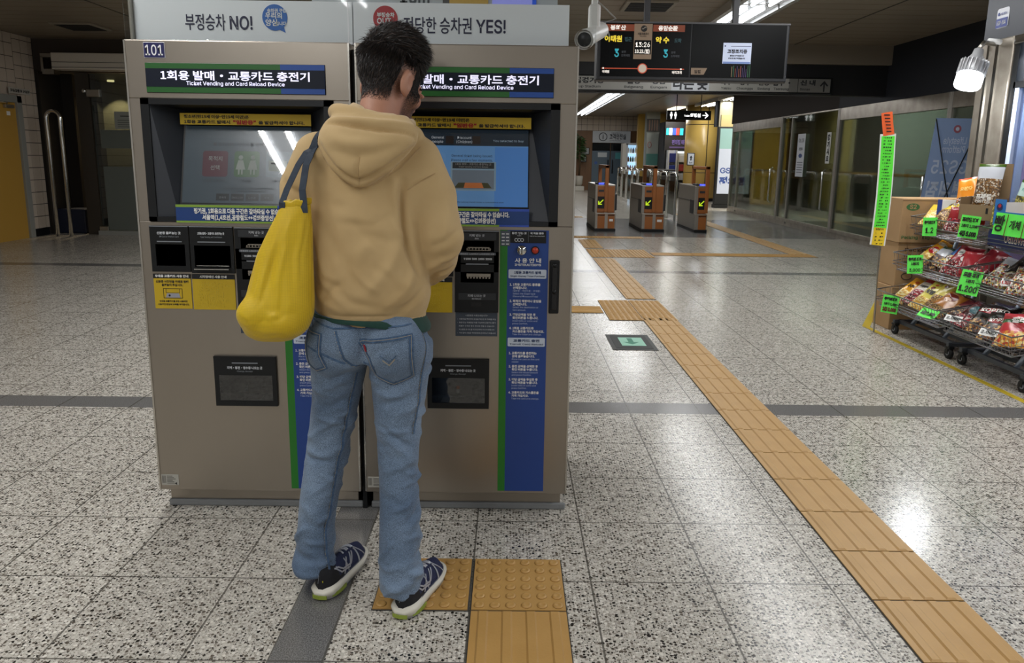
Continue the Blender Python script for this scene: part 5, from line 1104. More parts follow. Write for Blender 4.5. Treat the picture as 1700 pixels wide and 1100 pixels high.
b.tube([BP(0, 1.0) + Vector((0, -.05, 0)), (5.18, 8.5, .006)], .008, BLACK, 6); b.tube([BP(-.27, .31), (4.86, 8.95, .006)], .008, BLACK, 6); b.tube([BP(.27, .31), (5.42, 8.95, .006)], .008, BLACK, 6); part(b, 'stand_frame', r)
# ------------------------------------------------------------------ shop on the right
KRAFT0 = M('kraft_carton', '#b08f66', .75, 0, var=(5, '#a08058', .35))
SX = 4.0
b = MB(); SLATE2 = M('shop_fascia', '#2c2e35', .4, var=(2, '#353840', .4)); b.box(SX, SX + .3, -3, 6.56, 2.40, CEIL, SLATE2); b.box(SX + .05, PX, 6.5, 6.56, 0, CEIL, SLATE2); b.box(SX + .02, SX + .2, -3, 6.1, 0, .45, MIRR); struct(b, 'wall_shop')
b = MB(); b.box(SX - .02, SX + .3, 6.14, 6.56, 0, 2.40, MIRR, .01); b.box(SX - .03, SX - .02, 6.30, 6.34, 0, 2.4, CHROME); b.box(SX - .03, SX - .02, 6.42, 6.45, 0, 2.4, CHROME); b.box(SX - .02, SX + .1, -3, 6.14, 2.33, 2.40, CHROME, .01); struct(b, 'trim_7')
b = MB(); b.box(3.72, 3.95, 4.80, 5.26, 0, 1.255, KRAFT0, .008); tag(part(b, 'carton', None, org=(3.83, 5.03, 0)), 'tall brown carton against the shop window under the white roll', 'carton')
r = bpy.data.objects.new('window_6', None); COL.objects.link(r); r.location = (SX, 4, 0); r['kind'] = 'structure'
b = MB(); b.box(SX + .0, SX + .08, 6.08, 6.14, .45, 2.33, BLACK); b.box(SX + .0, SX + .08, -3, 6.1, 1.99, 2.04, BLACK); b.box(SX + .005, SX + .08, 6.03, 6.08, .45, 1.99, C('#b4bfd4', .4)); b.box(SX + .005, SX + .03, 5.90, 5.99, 2.04, 2.33, M('rust_brown', '#6b3a28', .6)); part(b, 'window_frame', r)
b = MB(); b.box(SX + .03, SX + .04, -3, 6.03, .45, 2.33, glass('shop_glass', '#eef2f6', .0, .97, .35)); part(b, 'pane', r)
b = MB(); b.box(SX + .05, SX + .06, 3.6, 6.02, .45, 1.985, M('lavender_poster', '#b79ccf', .5)); b.box(SX + .048, SX + .05, 5.93, 6.02, .45, 1.985, C('#b9c6e8', .5)); b.box(SX + .05, SX + .06, 3.6, 6.02, 2.045, 2.325, C('#b5cfe0', .5))
for k in range(7): b.box(SX + .047, SX + .05, 5.02 + .02 * (k % 2), 5.06 + .02 * (k % 3), 1.05 + .12 * k, 1.09 + .12 * k, C('#4b3b6a', .5))
tag(part(b, 'window_poster', None, org=(SX + .055, 4.6, .45)), 'lavender and blue poster standing inside the shop window', 'poster')
b = MB(); b.box(SX + .2, SX + .5, -3, 6.1, 2.33, 2.40, WHITE); b.box(SX + .5, SX + .6, -3, 6.4, 0, CEIL, M('shop_inner_white', '#b9c2cc', .6)); b.box(SX + .08, SX + .6, -3, 6.4, CEIL - .4, CEIL - .35, WHITE); struct(b, 'wall_shop_inner')
area('shop_fill_lamp', (SX + .2, 4.5, 2.29), .05, 3, 60, (.9, .95, 1), (0, -.3, 0))  # added lamp turned towards the poster to brighten it
b = MB(); b.box(SX + .17, SX + .23, 3.0, 5.8, 2.305, 2.33, M('lit_tube', '')); tag(part(b, 'shop_fill_strip', None, org=(SX + .2, 4.5, 2.305)), 'added glowing strip over the shop window display', 'lamp')  # glowing strip added to go with the fill lamp
b = MB(); b.lathe([(.05, 0), (.055, .02), (.055, .24), (.045, .26), (.02, .27)], M('paper_roll', '#c7cad0', .7), 20, Matrix.Translation((3.82, 5.02, 1.26))); o = part(b, 'paper_roll', None, org=(3.82, 5.02, 1.26)); tag(o, 'upright white roll at the right edge before the lavender poster', 'roll')
b = MB(); b.rrect((SX - .002, 6.42, 2.49), (0, -1, 0), ZA, .15, .155, .02, -.004, C('#d7d9de', .4)); b.box(SX - .008, SX - .006, 6.275, 6.415, 2.495, 2.565, C('#23357f', .4)); b.text('637-104', (SX - .009, 6.345, 2.515), (0, -1, 0), ZA, .045, WHITE, .01, 'c', .11)
b.disc((SX - .0065, 6.39, 2.60), (0, -1, 0), ZA, .014, .001, C('#23357f', .4), 14); b.text('서울교통공사', (SX - .008, 6.365, 2.592), (0, -1, 0), ZA, .022, C('#23357f', .4), .01, 'l', .08); tag(part(b, 'number_plate', None, org=(SX, 6.34, 2.49)), 'white and navy plate with number 637-104 on the dark shop fascia', 'plate')
# LED work lamp
A0 = Vector((3.73, 6.16, 2.30)); A1 = Vector((3.655, 6.13, 2.04)); dl = (A1 - A0).normalized(); Rm = dl.to_track_quat('Z', 'Y').to_matrix().to_4x4(); Lm = Matrix.Translation(A0) @ Rm; HS = M('heat_sink_grey', '#a7a8aa', .4, .4)
r = thing('work_lamp', 'bright white lamp with a finned grey collar clamped to the steel pillar', 'lamp', A0)
b = MB(); b.lathe([(.02, 0), (.035, .01), (.04, .05), (.07, .10), (.085, .14)], HS, 24, Lm); part(b, 'lamp_neck', r)
b = MB(); b.lathe([(.07, .10), (.088, .12), (.092, .20), (.088, .21)], HS, 24, Lm)
for k in range(22):
    a = 2 * math.pi * k / 22; M2 = Lm @ Matrix.Rotation(a, 4, 'Z'); b.box(.075, .105, -.003, .003, .105, .215, HS, 0, M2)
part(b, 'heat_sink', r)
b = MB(); b.lathe([(.088, .205), (.098, .225), (.098, .305), (.085, .322), (.001, .324)], M('lit_bulb', '#f4faff', .4, 0, 5), 28, Lm); part(b, 'lit_bulb', r)
b = MB(); b.tube([A0, A0 + Vector((.05, .03, .05)), (SX - .03, 6.34, 2.36)], .018, STEEL, 8); b.cyl((SX - .12, 6.30, 2.38), (SX + .02, 6.30, 2.37), .022, WHITE); part(b, 'clamp_arm', r)
l = bpy.data.lights.new('work_lamp_light', 'POINT'); l.energy = 26; l.shadow_soft_size = .11; l.color = (.93, .97, 1); o = bpy.data.objects.new('work_lamp_light', l); COL.objects.link(o); o.location = A0 + dl * .42
# ------------------------------------------------------------------ cartons
KRAFT = M('kraft_carton', '#b08f66', .75, 0, var=(5, '#a08058', .35)); KGR, KBR = C('#3c6b3a', .7), C('#3b2a1e', .7)
def carton(z0, z1, dx, dy, lab, draw):
    b = MB(); b.box(-.0, .62, 0, .28, 0, z1 - z0, KRAFT, .006); b.box(0, .62, -.001, .0, z1 - z0 - .02, z1 - z0 - .015, M('kraft_seam', '#6a543a', .8)); draw(b, z1 - z0); o = b.obj('carton'); o.location = (3.24 + dx, 6.14 + dy, z0); tag(o, lab, 'carton', 'cartons stacked behind the snack rack'); return o
def dA(b, h):
    b.disc((.09, -.0005, h - .07), XA, ZA, .055, .001, KGR, 24, .03); b.text('S2', (.09, -.002, h - .085), XA, ZA, .05, KRAFT, .02, 'c'); b.disc((.335, -.0005, h - .07), XA, ZA, .04, .001, KGR, 24); b.text('5', (.335, -.002, h - .09), XA, ZA, .055, KRAFT, .02, 'c')
    b.tube([(.40 + .02 * k, -.001, h - .13 - .02 * (k % 2)) for k in range(8)], .003, KGR, 4); b.text('Packing : 1kg x 5 Packs', (.02, -.001, .035), XA, ZA, .035, KGR, .02, 'l', .42)
def dB(b, h):
    for k, (s, f) in enumerate((('Packing : 5kg x 2', .46), ('Net wt 10kg', .2), ('made in korea', .14))): b.text(s, (.06, -.001, h - .07 - .05 * k), XA, ZA, .036, KBR, .02, 'l', f)
    for x in (.10, .30, .44): b.tube([(x + .045 * math.cos(a), -.001, .09 + .03 * math.sin(a)) for a in np.linspace(0, 6.28, 20)], .0035, KBR, 4, closed=True)
def dC(b, h):
    b.text('Packing : 4kg', (.05, -.001, .05), XA, ZA, .035, KBR, .02, 'l', .3)
    b.tube([(.17 + .10 * math.cos(a), -.001, .20 + .07 * math.sin(a)) for a in np.linspace(0, 6.28, 26)], .004, KBR, 4, closed=True)
carton(0, .37, 0, 0, 'brown carton at the bottom of the stack by the snack rack, standing on the floor', dC); carton(.371, .742, .01, .005, 'brown carton with dark print, middle one of the stack by the snack rack', dB); carton(.743, 1.11, .0, -.01, 'brown carton with green print, topmost of the stack by the snack rack', dA)
# tall neon strip sign
r = thing('paper_strip_sign', 'tall narrow paper sign of orange, neon green and yellow sheets at the carton stack', 'sign', (3.0, 5.98, .74)); NG, NO, NY = M('neon_green_paper', '#5ff23c', .6), M('neon_orange_paper', '#f2662b', .6), M('neon_yellow_paper', '#f2cf1f', .6)
def sp(t): return Vector((2.985 + .035 * math.sin(t * 2.2) - .035 * t, 5.98 - .03 * t * t, 1.62 - .88 * t))
def sheet(t0, t1, w0, m, off, fnrows, nm, lab=None):
    b = MB(); n = 12; P = [sp(t0 + (t1 - t0) * k / n) for k in range(n + 1)]; b.ribbon([p + Vector((0, -off, 0)) for p in P], [Vector((-.25, -1, 0))] * (n + 1), w0, m, .002)
    rr = random.Random(int(t1 * 100) + 5)
    for k in range(fnrows):
        p = sp(t0 + (t1 - t0) * (k + .5) / fnrows); x = -.4
        while x < .36:
            L = rr.uniform(.05, .16); q = p + Vector((x * w0, -off - .0035 - .25 * x * w0 * -1 * 0, 0)); h = rr.uniform(.004, .010)
            if rr.random() < .85: b.box(q.x, q.x + min(L, .42 - x) * w0, q.y - .012 * 0 - abs(x) * w0 * .0 - .006, q.y - .0055, q.z - h / 2, q.z + h / 2, INK)
            x += L + .06
    part(b, nm, r, lab)
sheet(0, 1.0, .115, WHITE, -.004, 0, 'backing_sheet', 'white backing sheet'); sheet(.02, .86, .095, NG, 0, 30, 'green_sheet', 'neon green written sheet'); sheet(.84, 1.0, .09, NY, .001, 5, 'yellow_sheet', 'yellow written sheet')
b = MB(); b.ribbon([(2.955, 5.98, 1.785), (2.97, 5.98, 1.70), (2.99, 5.98, 1.61)], [Vector((-.25, -1, 0))] * 3, .08, NO, .002); rr = random.Random(4)
for k in range(6): b.box(2.935 + .007 * k - rr.uniform(0, .01), 2.985 + .007 * k, 5.973, 5.9735, 1.76 - .025 * k, 1.768 - .025 * k, INK)
part(b, 'orange_sheet', r, 'orange written sheet'); b = MB(); b.tube([(3.02, 6.0, 1.60), (3.02, 6.0, .7), (3.06, 6.02, .03), (3.06, 6.02, .0)], .006, STEEL, 6); part(b, 'support_rod', r)
# ------------------------------------------------------------------ snack racks
WIRE = M('basket_wire', '#8b8b8d', .3, .9); RUB = C('#141414', .7); ALU = M('aluminium_bar', '#8f9aa8', .3, .8)
TIER = ((3.06, .235, .365), (3.17, .535, .675), (3.28, .83, .97))
def rack(ya, yb, lab):
    r = thing('snack_rack', lab, 'rack', (3.4, (ya + yb) / 2, 0), 'wire snack racks'); 
    for k, (x0, z0, z1) in enumerate(TIER):
        b = MB(); x1 = x0 + .34; zb = z0 + .06; 
        for z, w in ((z1, .005), ((z0 + z1) / 2, .003), (z0 + .045, .003)): b.tube([(x0, ya, z), (x1, ya, z + .06), (x1, yb, z + .06), (x0, yb, z)], w, WIRE, 6, closed=True)
        b.tube([(x0 + .03, ya + .02, z0), (x1, ya + .02, zb), (x1, yb - .02, zb), (x0 + .03, yb - .02, z0)], .004, WIRE, 6, closed=True)
        n = int((yb - ya) / .036)
        for i in range(n + 1):
            y = ya + (yb - ya) * i / n; b.tube([(x0, y, z1), (x0 + .03, min(max(y, ya + .02), yb - .02), z0), (x1, min(max(y, ya + .02), yb - .02), zb)], .0017, WIRE, 4)
        for i in range(1, 9):
            x = x0 + (x1 - x0) * i / 9
            for y, q in ((ya, ya + .02), (yb, yb - .02)): b.tube([(x, y, z1 + .06 * i / 9), (max(x, x0 + .03), q, z0 + .06 * i / 9)], .0017, WIRE, 4)
            b.tube([(max(x, x0 + .03), ya + .02, z0 + .06 * i / 9), (max(x, x0 + .03), yb - .02, z0 + .06 * i / 9)], .0017, WIRE, 4)
        part(b, 'basket', r)
    for y in (ya + .22, yb - .22): b = MB(); b.tube([(3.26, y, .10), (3.42, y, .34), (3.62, y, 1.06), (3.63, y, 1.12)], .016, ALU, 8); part(b, 'upright', r)
    for y in (ya + .06, yb - .06): b = MB(); b.box(3.2, 3.66, y - .016, y + .016, .09, .12, M('rack_base_grey', '#4d5157', .4, .6), .004); part(b, 'base_rail', r)
    b = MB(); b.box(3.40, 3.43, ya + .05, yb - .05, .09, .12, M('rack_base_grey')); b.box(3.60, 3.63, ya + .05, yb - .05, .09, .12, M('rack_base_grey')); b.box(3.24, 3.27, ya + .05, yb - .05, .09, .12, M('rack_base_grey')); part(b, 'cross_bar', r)
    for y in (ya + .06, yb - .06):
        for x in (3.22, 3.64):
            b = MB(); b.cyl((x - .012, y, .04), (x + .012, y, .04), .04, RUB, 18); b.cyl((x - .014, y, .04), (x + .014, y, .04), .018, GREYBAR, 12); w = part(b, 'caster', r); b = MB(); b.box(x - .02, x + .02, y - .03, y + .03, .074, .092, BLACK, .004); b.box(x - .02, x - .015, y - .012, y + .012, .035, .08, BLACK); b.box(x + .015, x + .02, y - .012, y + .012, .035, .08, BLACK); part(b, 'caster_fork', w)
    return r
rack(5.16, 6.05, 'wire snack rack on casters next to the cartons'); rack(4.36, 5.12, 'wire snack rack on casters nearest the viewer, holding the blue box with white letters')
# ------------------------------------------------------------------ snack packs
_PK = {}
def contents(name, cols, sc=150):
    k = 'contents_' + name
    if k in _M: return _M[k]
    m = M(k, cols[0], .35); t = m.node_tree; bs = t.nodes['Principled BSDF']; tc = t.nodes.new('ShaderNodeTexCoord'); v = t.nodes.new('ShaderNodeTexVoronoi'); v.inputs['Scale'].default_value = sc; t.links.new(tc.outputs['Object'], v.inputs['Vector'])
    r = t.nodes.new('ShaderNodeValToRGB'); r.color_ramp.interpolation = 'CONSTANT'; e = r.color_ramp.elements
    while len(e) < len(cols): e.new(.5)
    for i, c in enumerate(cols): e[i].position = i / len(cols); e[i].color = lin(c)
    s = t.nodes.new('ShaderNodeSeparateColor'); t.links.new(v.outputs['Color'], s.inputs[0]); t.links.new(s.outputs[0], r.inputs[0]); t.links.new(r.outputs[0], bs.inputs['Base Color']); return m
NUTS = contents('nuts', ['#5a3b22', '#a9793f', '#d9b877', '#7a4f2a', '#3a2616']); CANDY = contents('candy', ['#d9d0c0', '#b03a2e', '#3f2a20', '#e0c24a', '#8e7a66', '#efe9df'], 90); CHOC = contents('choc', ['#2a1713', '#4a2419', '#7a4a2c', '#1a100e', '#c49a5a'], 80); CHIPS = contents('chips', ['#d8a93c', '#e8cf7a', '#c98a2a', '#f0e0a8'], 110); SEAW = contents('pretzel', ['#6b4a24', '#c9bfae', '#8a6230', '#4a3319'], 110); OLIVE = contents('olive', ['#5c5a24', '#8d8230', '#c9bb62', '#3e3a18'], 110); BERRY = contents('berry', ['#7a1620', '#b02a38', '#e6d4cf', '#4a0f16'], 100)
def film(h): return M('film_' + h.strip('#'), h, .22, 0, spec=.6)
def pack(w, h, t, bands, shapes=(), texts=(), seed=0):
    """pillow bag, front towards -Y, standing on z=0"""
    nx, nz = 12, 16; rr = random.Random(seed); ph = [rr.uniform(0, 6) for _ in range(6)]
    def bul(u, v):
        e = (max(0, 1 - abs(2 * u - 1) ** 2.6)) ** .6 * (max(0, 1 - abs(2 * v - 1) ** 3.2)) ** .7; return t / 2 * e * (1 + .10 * math.sin(7 * u + ph[0]) * math.sin(9 * v + ph[1])) + .0035 * math.sin(11 * u + 8 * v + ph[2]) * (1 - e * .4) + .02 * t * math.sin(23 * u + ph[3]) * (abs(2 * v - 1) > .75)
    def xy(u, v): return (u - .5) * w * (1 - .06 * math.sin(math.pi * v)) , v * h
    b = MB()
    def mat(u, v):
        for v0, v1, m in bands:
            if v0 <= v <= v1: return m
        return bands[-1][2]
    for sgn in (-1, 1):
        vs = []
        for i in range(nz + 1):
            for k in range(nx + 1):
                u, v = k / nx, i / nz; x, z = xy(u, v); vs.append((x, sgn * max(bul(u, v), .0006), z))
        for i in range(nz):
            for k in range(nx):
                a = i * (nx + 1) + k; f = (a, a + 1, a + nx + 2, a + nx + 1); f = f if sgn < 0 else f[::-1]; b.add([vs[j] for j in f], [(0, 1, 2, 3)], mat((k + .5) / nx, (i + .5) / nz), True)
    for u0, v0, ru, rv, m in shapes:
        q = [(u0 + ru * math.cos(a), v0 + rv * math.sin(a)) for a in np.linspace(0, 2 * math.pi, 19)[:-1]]; P = [(xy(u, v)[0], -bul(u, v) - .0015, xy(u, v)[1]) for u, v in q]; c = (xy(u0, v0)[0], -bul(u0, v0) - .002, xy(u0, v0)[1]); b.add(P + [c], [(i, (i + 1) % 18, 18) for i in range(18)], m)
    for s, u0, v0, fw, m in texts:
        vs, fs = text_geo(s, .02); xs = [p[0] for p in vs]; ys = [p[1] for p in vs]; k = fw / (max(xs) - min(xs)); c = (min(xs) + max(xs)) / 2; P = []
        for x, y in vs: u = u0 + (x - c) * k; v = v0 + y * k * w / h; P.append((xy(u, v)[0], -bul(min(max(u, 0), 1), min(max(v, 0), 1)) - .0028, xy(u, v)[1]))
        b.add(P, fs, m)
    # weld so that the film shades smoothly
    o = b.obj('snack_pack'); bm = bmesh.new(); bm.from_mesh(o.data); bmesh.ops.remove_doubles(bm, verts=bm.verts, dist=2e-5); bm.to_mesh(o.data); bm.free(); return o
def put(o, x, y, z, rz=-62, lean=38, roll=0):
    o.rotation_euler = (Matrix.Rotation(math.radians(rz), 3, 'Z') @ Matrix.Rotation(math.radians(-lean), 3, 'X') @ Matrix.Rotation(math.radians(roll), 3, 'Y')).to_euler(); o.location = (x, y, z); return o
def sn(x, y, z, w, h, t, bands, lab, grp, shapes=(), texts=(), rz=-62, lean=38, roll=0):
    o = pack(w, h, t, bands, shapes, texts, seed=len(lab) + int(y * 100)); put(o, x, y, z, rz, lean, roll); tag(o, lab, 'snack pack', grp); return o
f_ = film; GT, GM, GB = 'snacks in the top baskets', 'snacks in the middle baskets', 'snacks in the bottom baskets'; Wt, Bk, Rd = C('#f0ede6', .4), C('#17120f', .4), C('#b01e1e', .4)
# top tier
sn(3.36, 5.96, 0.91, .15, .24, .05, [(0, .62, CHIPS), (.62, 1, f_('#d8b93a'))], 'small yellow chip bag at the left end of the top basket, low behind the wires', GT, lean=50)
sn(3.40, 5.84, 0.91, .17, .27, .06, [(0, .58, NUTS), (.58, .86, f_('#e6c945')), (.86, 1, f_('#8a6a3a'))], 'bag with a broad yellow top and brown snack, above the first green price card', GT, texts=(('전통과자', .5, .70, .5, Bk),), lean=42)
sn(3.40, 5.66, 0.91, .16, .27, .06, [(0, .60, BERRY), (.60, 1, f_('#c9d84a'))], 'bag with a lime yellow top and pinkish contents, right of the broad yellow one', GT, lean=42, roll=8)
sn(3.38, 5.48, 0.91, .17, .25, .06, [(0, .35, NUTS), (.35, .62, f_('#e0a52a')), (.62, 1, f_('#d8391f'))], 'bag with a red top and an orange middle in the top basket', GT, shapes=((.5, .55, .3, .06, f_('#c8321c')),), lean=38)
sn(3.34, 5.58, 0.89, .14, .20, .05, [(0, .5, BERRY), (.5, 1, f_('#8a1f26'))], 'small dark red bag pressed against the front wires of the top basket', GT, lean=25)
sn(3.52, 5.74, 1.02, .16, .30, .05, [(0, .45, CANDY), (.45, .93, f_('#e8912a')), (.93, 1, f_('#d8501f'))], 'tall orange bag standing at the back, nearer the banner', GT, texts=(('오란다', .5, .62, .6, f_('#f6d27a')),), lean=24, roll=-12)
sn(3.54, 5.54, 1.0, .15, .28, .05, [(0, .4, CANDY), (.4, .92, f_('#ea9530')), (.92, 1, f_('#d2461c'))], 'tall orange bag standing at the back, beside the brown open box', GT, texts=(('오란다', .5, .6, .6, f_('#f6d27a')),), lean=20, roll=-4)
sn(3.42, 5.36, 1.06, .185, .34, .07, [(0, .12, f_('#3e5a24')), (.12, .66, SEAW), (.66, .93, f_('#c9ccd4')), (.93, 1, f_('#44611f'))], 'tall clear pretzel bag with a silver top and green edge standing in the brown box', GT, texts=(('프레첼', .5, .26, .6, Wt), ('PRETZEL', .5, .18, .6, Wt)), lean=8)
sn(3.47, 5.04, 1.0, .17, .29, .07, [(0, .6, OLIVE), (.6, .94, f_('#bcd6cf')), (.94, 1, f_('#3f5c28'))], 'pretzel bag with a pale mint top behind the blue tray', GT, texts=(('PRETZEL', .5, .75, .6, C('#5f9a94', .4)),), lean=8, roll=10)
for k, (y, z, rl, lab) in enumerate(((4.72, 1.06, 60, 'clear bread roll packet on top in the blue tray'), (4.52, 1.05, 75, 'clear bread roll packet cut by the right edge in the blue tray'))): sn(3.40, y, z, .10, .24, .06, [(0, .15, f_('#cfc8c2')), (.15, .85, contents('bread', ['#d8b98a', '#e8d8bd', '#c49a66', '#f2ebe0'], 60)), (.85, 1, f_('#cfc8c2'))], lab, GT, lean=55, roll=rl)
sn(3.36, 5.10, 0.90, .10, .22, .05, [(0, 1, OLIVE)], 'mustard packet hanging between the green card and the blue box', GT, lean=5)
# middle tier
sn(3.30, 5.93, .585, .15, .30, .06, [(0, .45, CHIPS), (.45, .70, f_('#c8a52f')), (.70, 1, f_('#dd9a22'))], 'yellow and red chip bag leaning out at the left end of the middle basket', GM, shapes=((.5, .58, .34, .12, f_('#b3202a')), (.5, .84, .34, .06, f_('#e9dcc0'))), texts=(('꽃게랑', .5, .55, .5, Wt),), lean=48, roll=24)
sn(3.30, 5.78, .58, .15, .26, .06, [(0, .55, CHOC), (.55, .85, f_('#c9ccd2')), (.85, 1, f_('#2c5a45'))], 'silver bag with a dark green edge behind the middle green card', GM, lean=52, roll=16)
sn(3.34, 5.67, .60, .14, .27, .05, [(0, .5, CANDY), (.5, 1, f_('#4a7fc4'))], 'light blue bag between the silver and the red ones in the middle basket', GM, texts=(('크래커', .5, .7, .6, C('#24447c', .4)),), lean=50, roll=22)
sn(3.32, 5.50, .575, .19, .29, .07, [(0, .42, BERRY), (.42, 1, f_('#a11d2c'))], 'large crimson bag with a white diamond badge in the middle basket', GM, shapes=((.35, .68, .15, .10, Wt), (.72, .5, .18, .09, Wt)), texts=(('마약', .35, .65, .18, Bk),), lean=45, roll=8)
sn(3.36, 5.30, .59, .17, .27, .06, [(0, .4, BERRY), (.4, 1, f_('#8d1f2c'))], 'crimson bag standing on edge right of the large crimson one', GM, lean=38, roll=26)
sn(3.36, 5.36, .575, .14, .20, .05, [(0, 1, f_('#b2303a'))], 'plain red bag low behind the front wires of the middle basket', GM, lean=22)
sn(3.32, 5.00, .575, .18, .26, .07, [(0, .7, CANDY), (.7, 1, f_('#b9bcc2'))], 'clear bag of mixed sweets behind the large green card reading 1.200', GM, lean=46, roll=14)
sn(3.34, 4.82, .60, .22, .28, .07, [(0, .45, CANDY), (.45, .52, f_('#e5d8a0')), (.52, 1, f_('#b31f26'))], 'red bag with white lettering lying over the clear sweets', GM, texts=(('고구마', .5, .72, .55, Wt),), lean=62, roll=-8)
sn(3.40, 4.88, .67, .20, .26, .05, [(0, 1, f_('#231c1b'))], 'dark brown bag at the back behind the red bag with white lettering', GM, lean=55, roll=12)
sn(3.38, 4.62, .65, .22, .28, .08, [(0, .3, CHOC), (.3, 1, f_('#4c4a1e'))], 'olive bag with a yellow oval on the middle basket', GM, shapes=((.5, .6, .36, .2, f_('#8f8a2e')),), texts=(('참깨', .5, .56, .4, Bk),), lean=58, roll=-14)
sn(3.28, 4.66, .57, .20, .22, .07, [(0, 1, CANDY)], 'clear bag of sweets with the small white price tag on it', GM, lean=40)
sn(3.28, 4.48, .58, .16, .24, .06, [(0, .4, CHOC), (.4, 1, f_('#33245e'))], 'purple bag at the right end of the middle basket', GM, texts=(('초코', .5, .6, .5, Wt),), lean=52, roll=-10)
sn(3.47, 4.46, .70, .18, .26, .06, [(0, 1, f_('#4a1c22'))], 'maroon bag on top at the right edge behind the olive one', GM, lean=60)
# bottom tier
sn(3.18, 5.95, .28, .14, .28, .06, [(0, .42, CHIPS), (.42, 1, f_('#d99a26'))], 'orange bag at the left end of the bottom basket', GB, texts=(('구운', .5, .55, .5, Bk),), shapes=((.6, .8, .12, .06, f_('#b8552a')),), lean=50, roll=16)
sn(3.20, 5.81, .29, .17, .32, .06, [(0, .35, BERRY), (.35, .72, f_('#ded4c4')), (.72, 1, f_('#9c1c26'))], 'white bag with a crimson top and dark lettering in the bottom basket', GB, texts=(('오징어땅콩', .5, .56, .66, Bk),), shapes=((.5, .4, .3, .07, f_('#8d2028')),), lean=52, roll=16)
sn(3.18, 5.66, .28, .16, .30, .06, [(0, .4, CHIPS), (.4, 1, f_('#d8c95c'))], 'pale yellow bag with black lettering, nearer the white and crimson one', GB, texts=(('맛밤', .5, .52, .5, Bk),), shapes=((.4, .72, .12, .06, f_('#6a2a1c')), (.4, .86, .1, .04, f_('#b8552a'))), lean=50, roll=14)
sn(3.24, 5.54, .32, .14, .28, .05, [(0, .4, NUTS), (.4, 1, f_('#cbbb50'))], 'pale yellow bag half hidden behind the brown one', GB, shapes=((.4, .7, .14, .06, f_('#6a2a1c')),), lean=48, roll=10)
sn(3.18, 5.44, .28, .18, .27, .06, [(0, .3, NUTS), (.3, 1, f_('#a86a24'))], 'amber bag with a red brown flower shape in the bottom basket', GB, shapes=((.5, .72, .34, .16, f_('#6a2418')), (.5, .6, .2, .08, f_('#d9b9a0'))), lean=54, roll=18)
sn(3.22, 5.27, .285, .17, .25, .06, [(0, .5, CHOC), (.5, 1, f_('#5a1a20'))], 'dark red bag beside the amber one in the bottom basket', GB, lean=60, roll=20)
sn(3.15, 5.04, .28, .20, .26, .07, [(0, .4, BERRY), (.4, 1, f_('#4a141a'))], 'wine red bag with a dark teal oval above the first white price tag', GB, shapes=((.5, .62, .22, .17, f_('#2f5a60')),), lean=55, roll=18)
sn(3.26, 4.96, .33, .24, .27, .06, [(0, 1, f_('#3a1418'))], 'large maroon bag at the back of the bottom basket', GB, lean=68, roll=8)
sn(3.16, 4.80, .29, .26, .30, .07, [(0, .4, CHOC), (.4, 1, f_('#15100f'))], 'black coffee candy bag with bold white letters on a red strip', GB, shapes=((.5, .66, .42, .10, f_('#a0202a')),), texts=(('KOPIKO', .5, .62, .72, Wt),), lean=58, roll=-4)
sn(3.12, 4.63, .275, .22, .26, .07, [(0, .45, CHOC), (.45, 1, f_('#1a1211'))], 'black coffee candy bag under the second white price tag', GB, shapes=((.5, .6, .4, .10, f_('#8d1f26')),), texts=(('KOPIKO', .5, .56, .7, Wt),), lean=52, roll=-4)
sn(3.14, 4.47, .275, .22, .28, .08, [(0, .35, contents('fruit', ['#c9862f', '#d8a94a', '#b3402e', '#e6cf8a'], 60)), (.35, .6, f_('#b5363d')), (.6, .75, f_('#2f5a2c')), (.75, 1, f_('#c03c44'))], 'red and green bag with an orange fruit window at the right end', GB, texts=(('젤리', .5, .64, .4, Wt),), lean=48, roll=-10)
sn(3.28, 4.44, .36, .2, .26, .05, [(0, .5, f_('#b5363d')), (.5, 1, f_('#7f9a3c'))], 'flat red bag with a lime stripe lying on top at the right end', GB, lean=72, roll=-8)
# boxes on the top baskets
b = MB(); b.box(-.09, .09, -.05, .05, 0, .12, WHITE, .002); b.box(-.092, -.06, -.052, .052, 0, .121, C('#1f3a86', .5)); o = put(b.obj('small_box'), 3.52, 5.93, .99, -30, 4); tag(o, 'white small box with a blue edge at the back of the top basket', 'box')
b = MB(); b.box(-.045, .045, -.04, .04, 0, .15, C('#1b2f78', .5), .003); b.box(.046, .11, -.04, .04, .02, .12, WHITE, .002); b.box(.07, .112, -.042, -.04, .02, .06, C('#c8281e', .5)); o = put(b.obj('small_box'), 3.48, 5.58, .93, -55, 6); tag(o, 'navy and white small box between the bags of the top basket', 'box')
r = thing('open_carton', 'open brown carton on the top basket holding the tall pretzel bag', 'carton', (3.42, 5.36, 1.0)); r.rotation_euler[2] = math.radians(-62)
b = MB(); KR2 = M('kraft_card', '#8b7355', .7); 
for q in ((-.12, .12, -.09, .09, 0, .004), (-.12, .12, -.09, -.086, 0, .11), (-.12, .12, .086, .09, 0, .40), (-.12, -.116, -.09, .09, 0, .16), (.116, .12, -.09, .09, 0, .16)): b.box(*q, KR2)
b.box(.07, .085, -.0915, -.09, .05, .09, INK); part(b, 'box_walls', r, org=(0, 0, 0))
r = thing('display_tray', 'blue and white display tray of bread packets at the right edge', 'tray', (3.40, 4.68, 1.0)); r.rotation_euler[2] = math.radians(-80)
b = MB(); BL = C('#2f78c0', .5); 
for q, m in (((-.27, .30, -.12, .12, 0, .004), KR2), ((-.27, .30, -.12, -.115, 0, .09), BL), ((-.27, .30, .115, .12, 0, .22), KR2), ((-.27, -.265, -.12, .12, 0, .15), WHITE), ((-.285, -.20, -.126, -.12, 0, .17), BL)): b.box(*q, m)
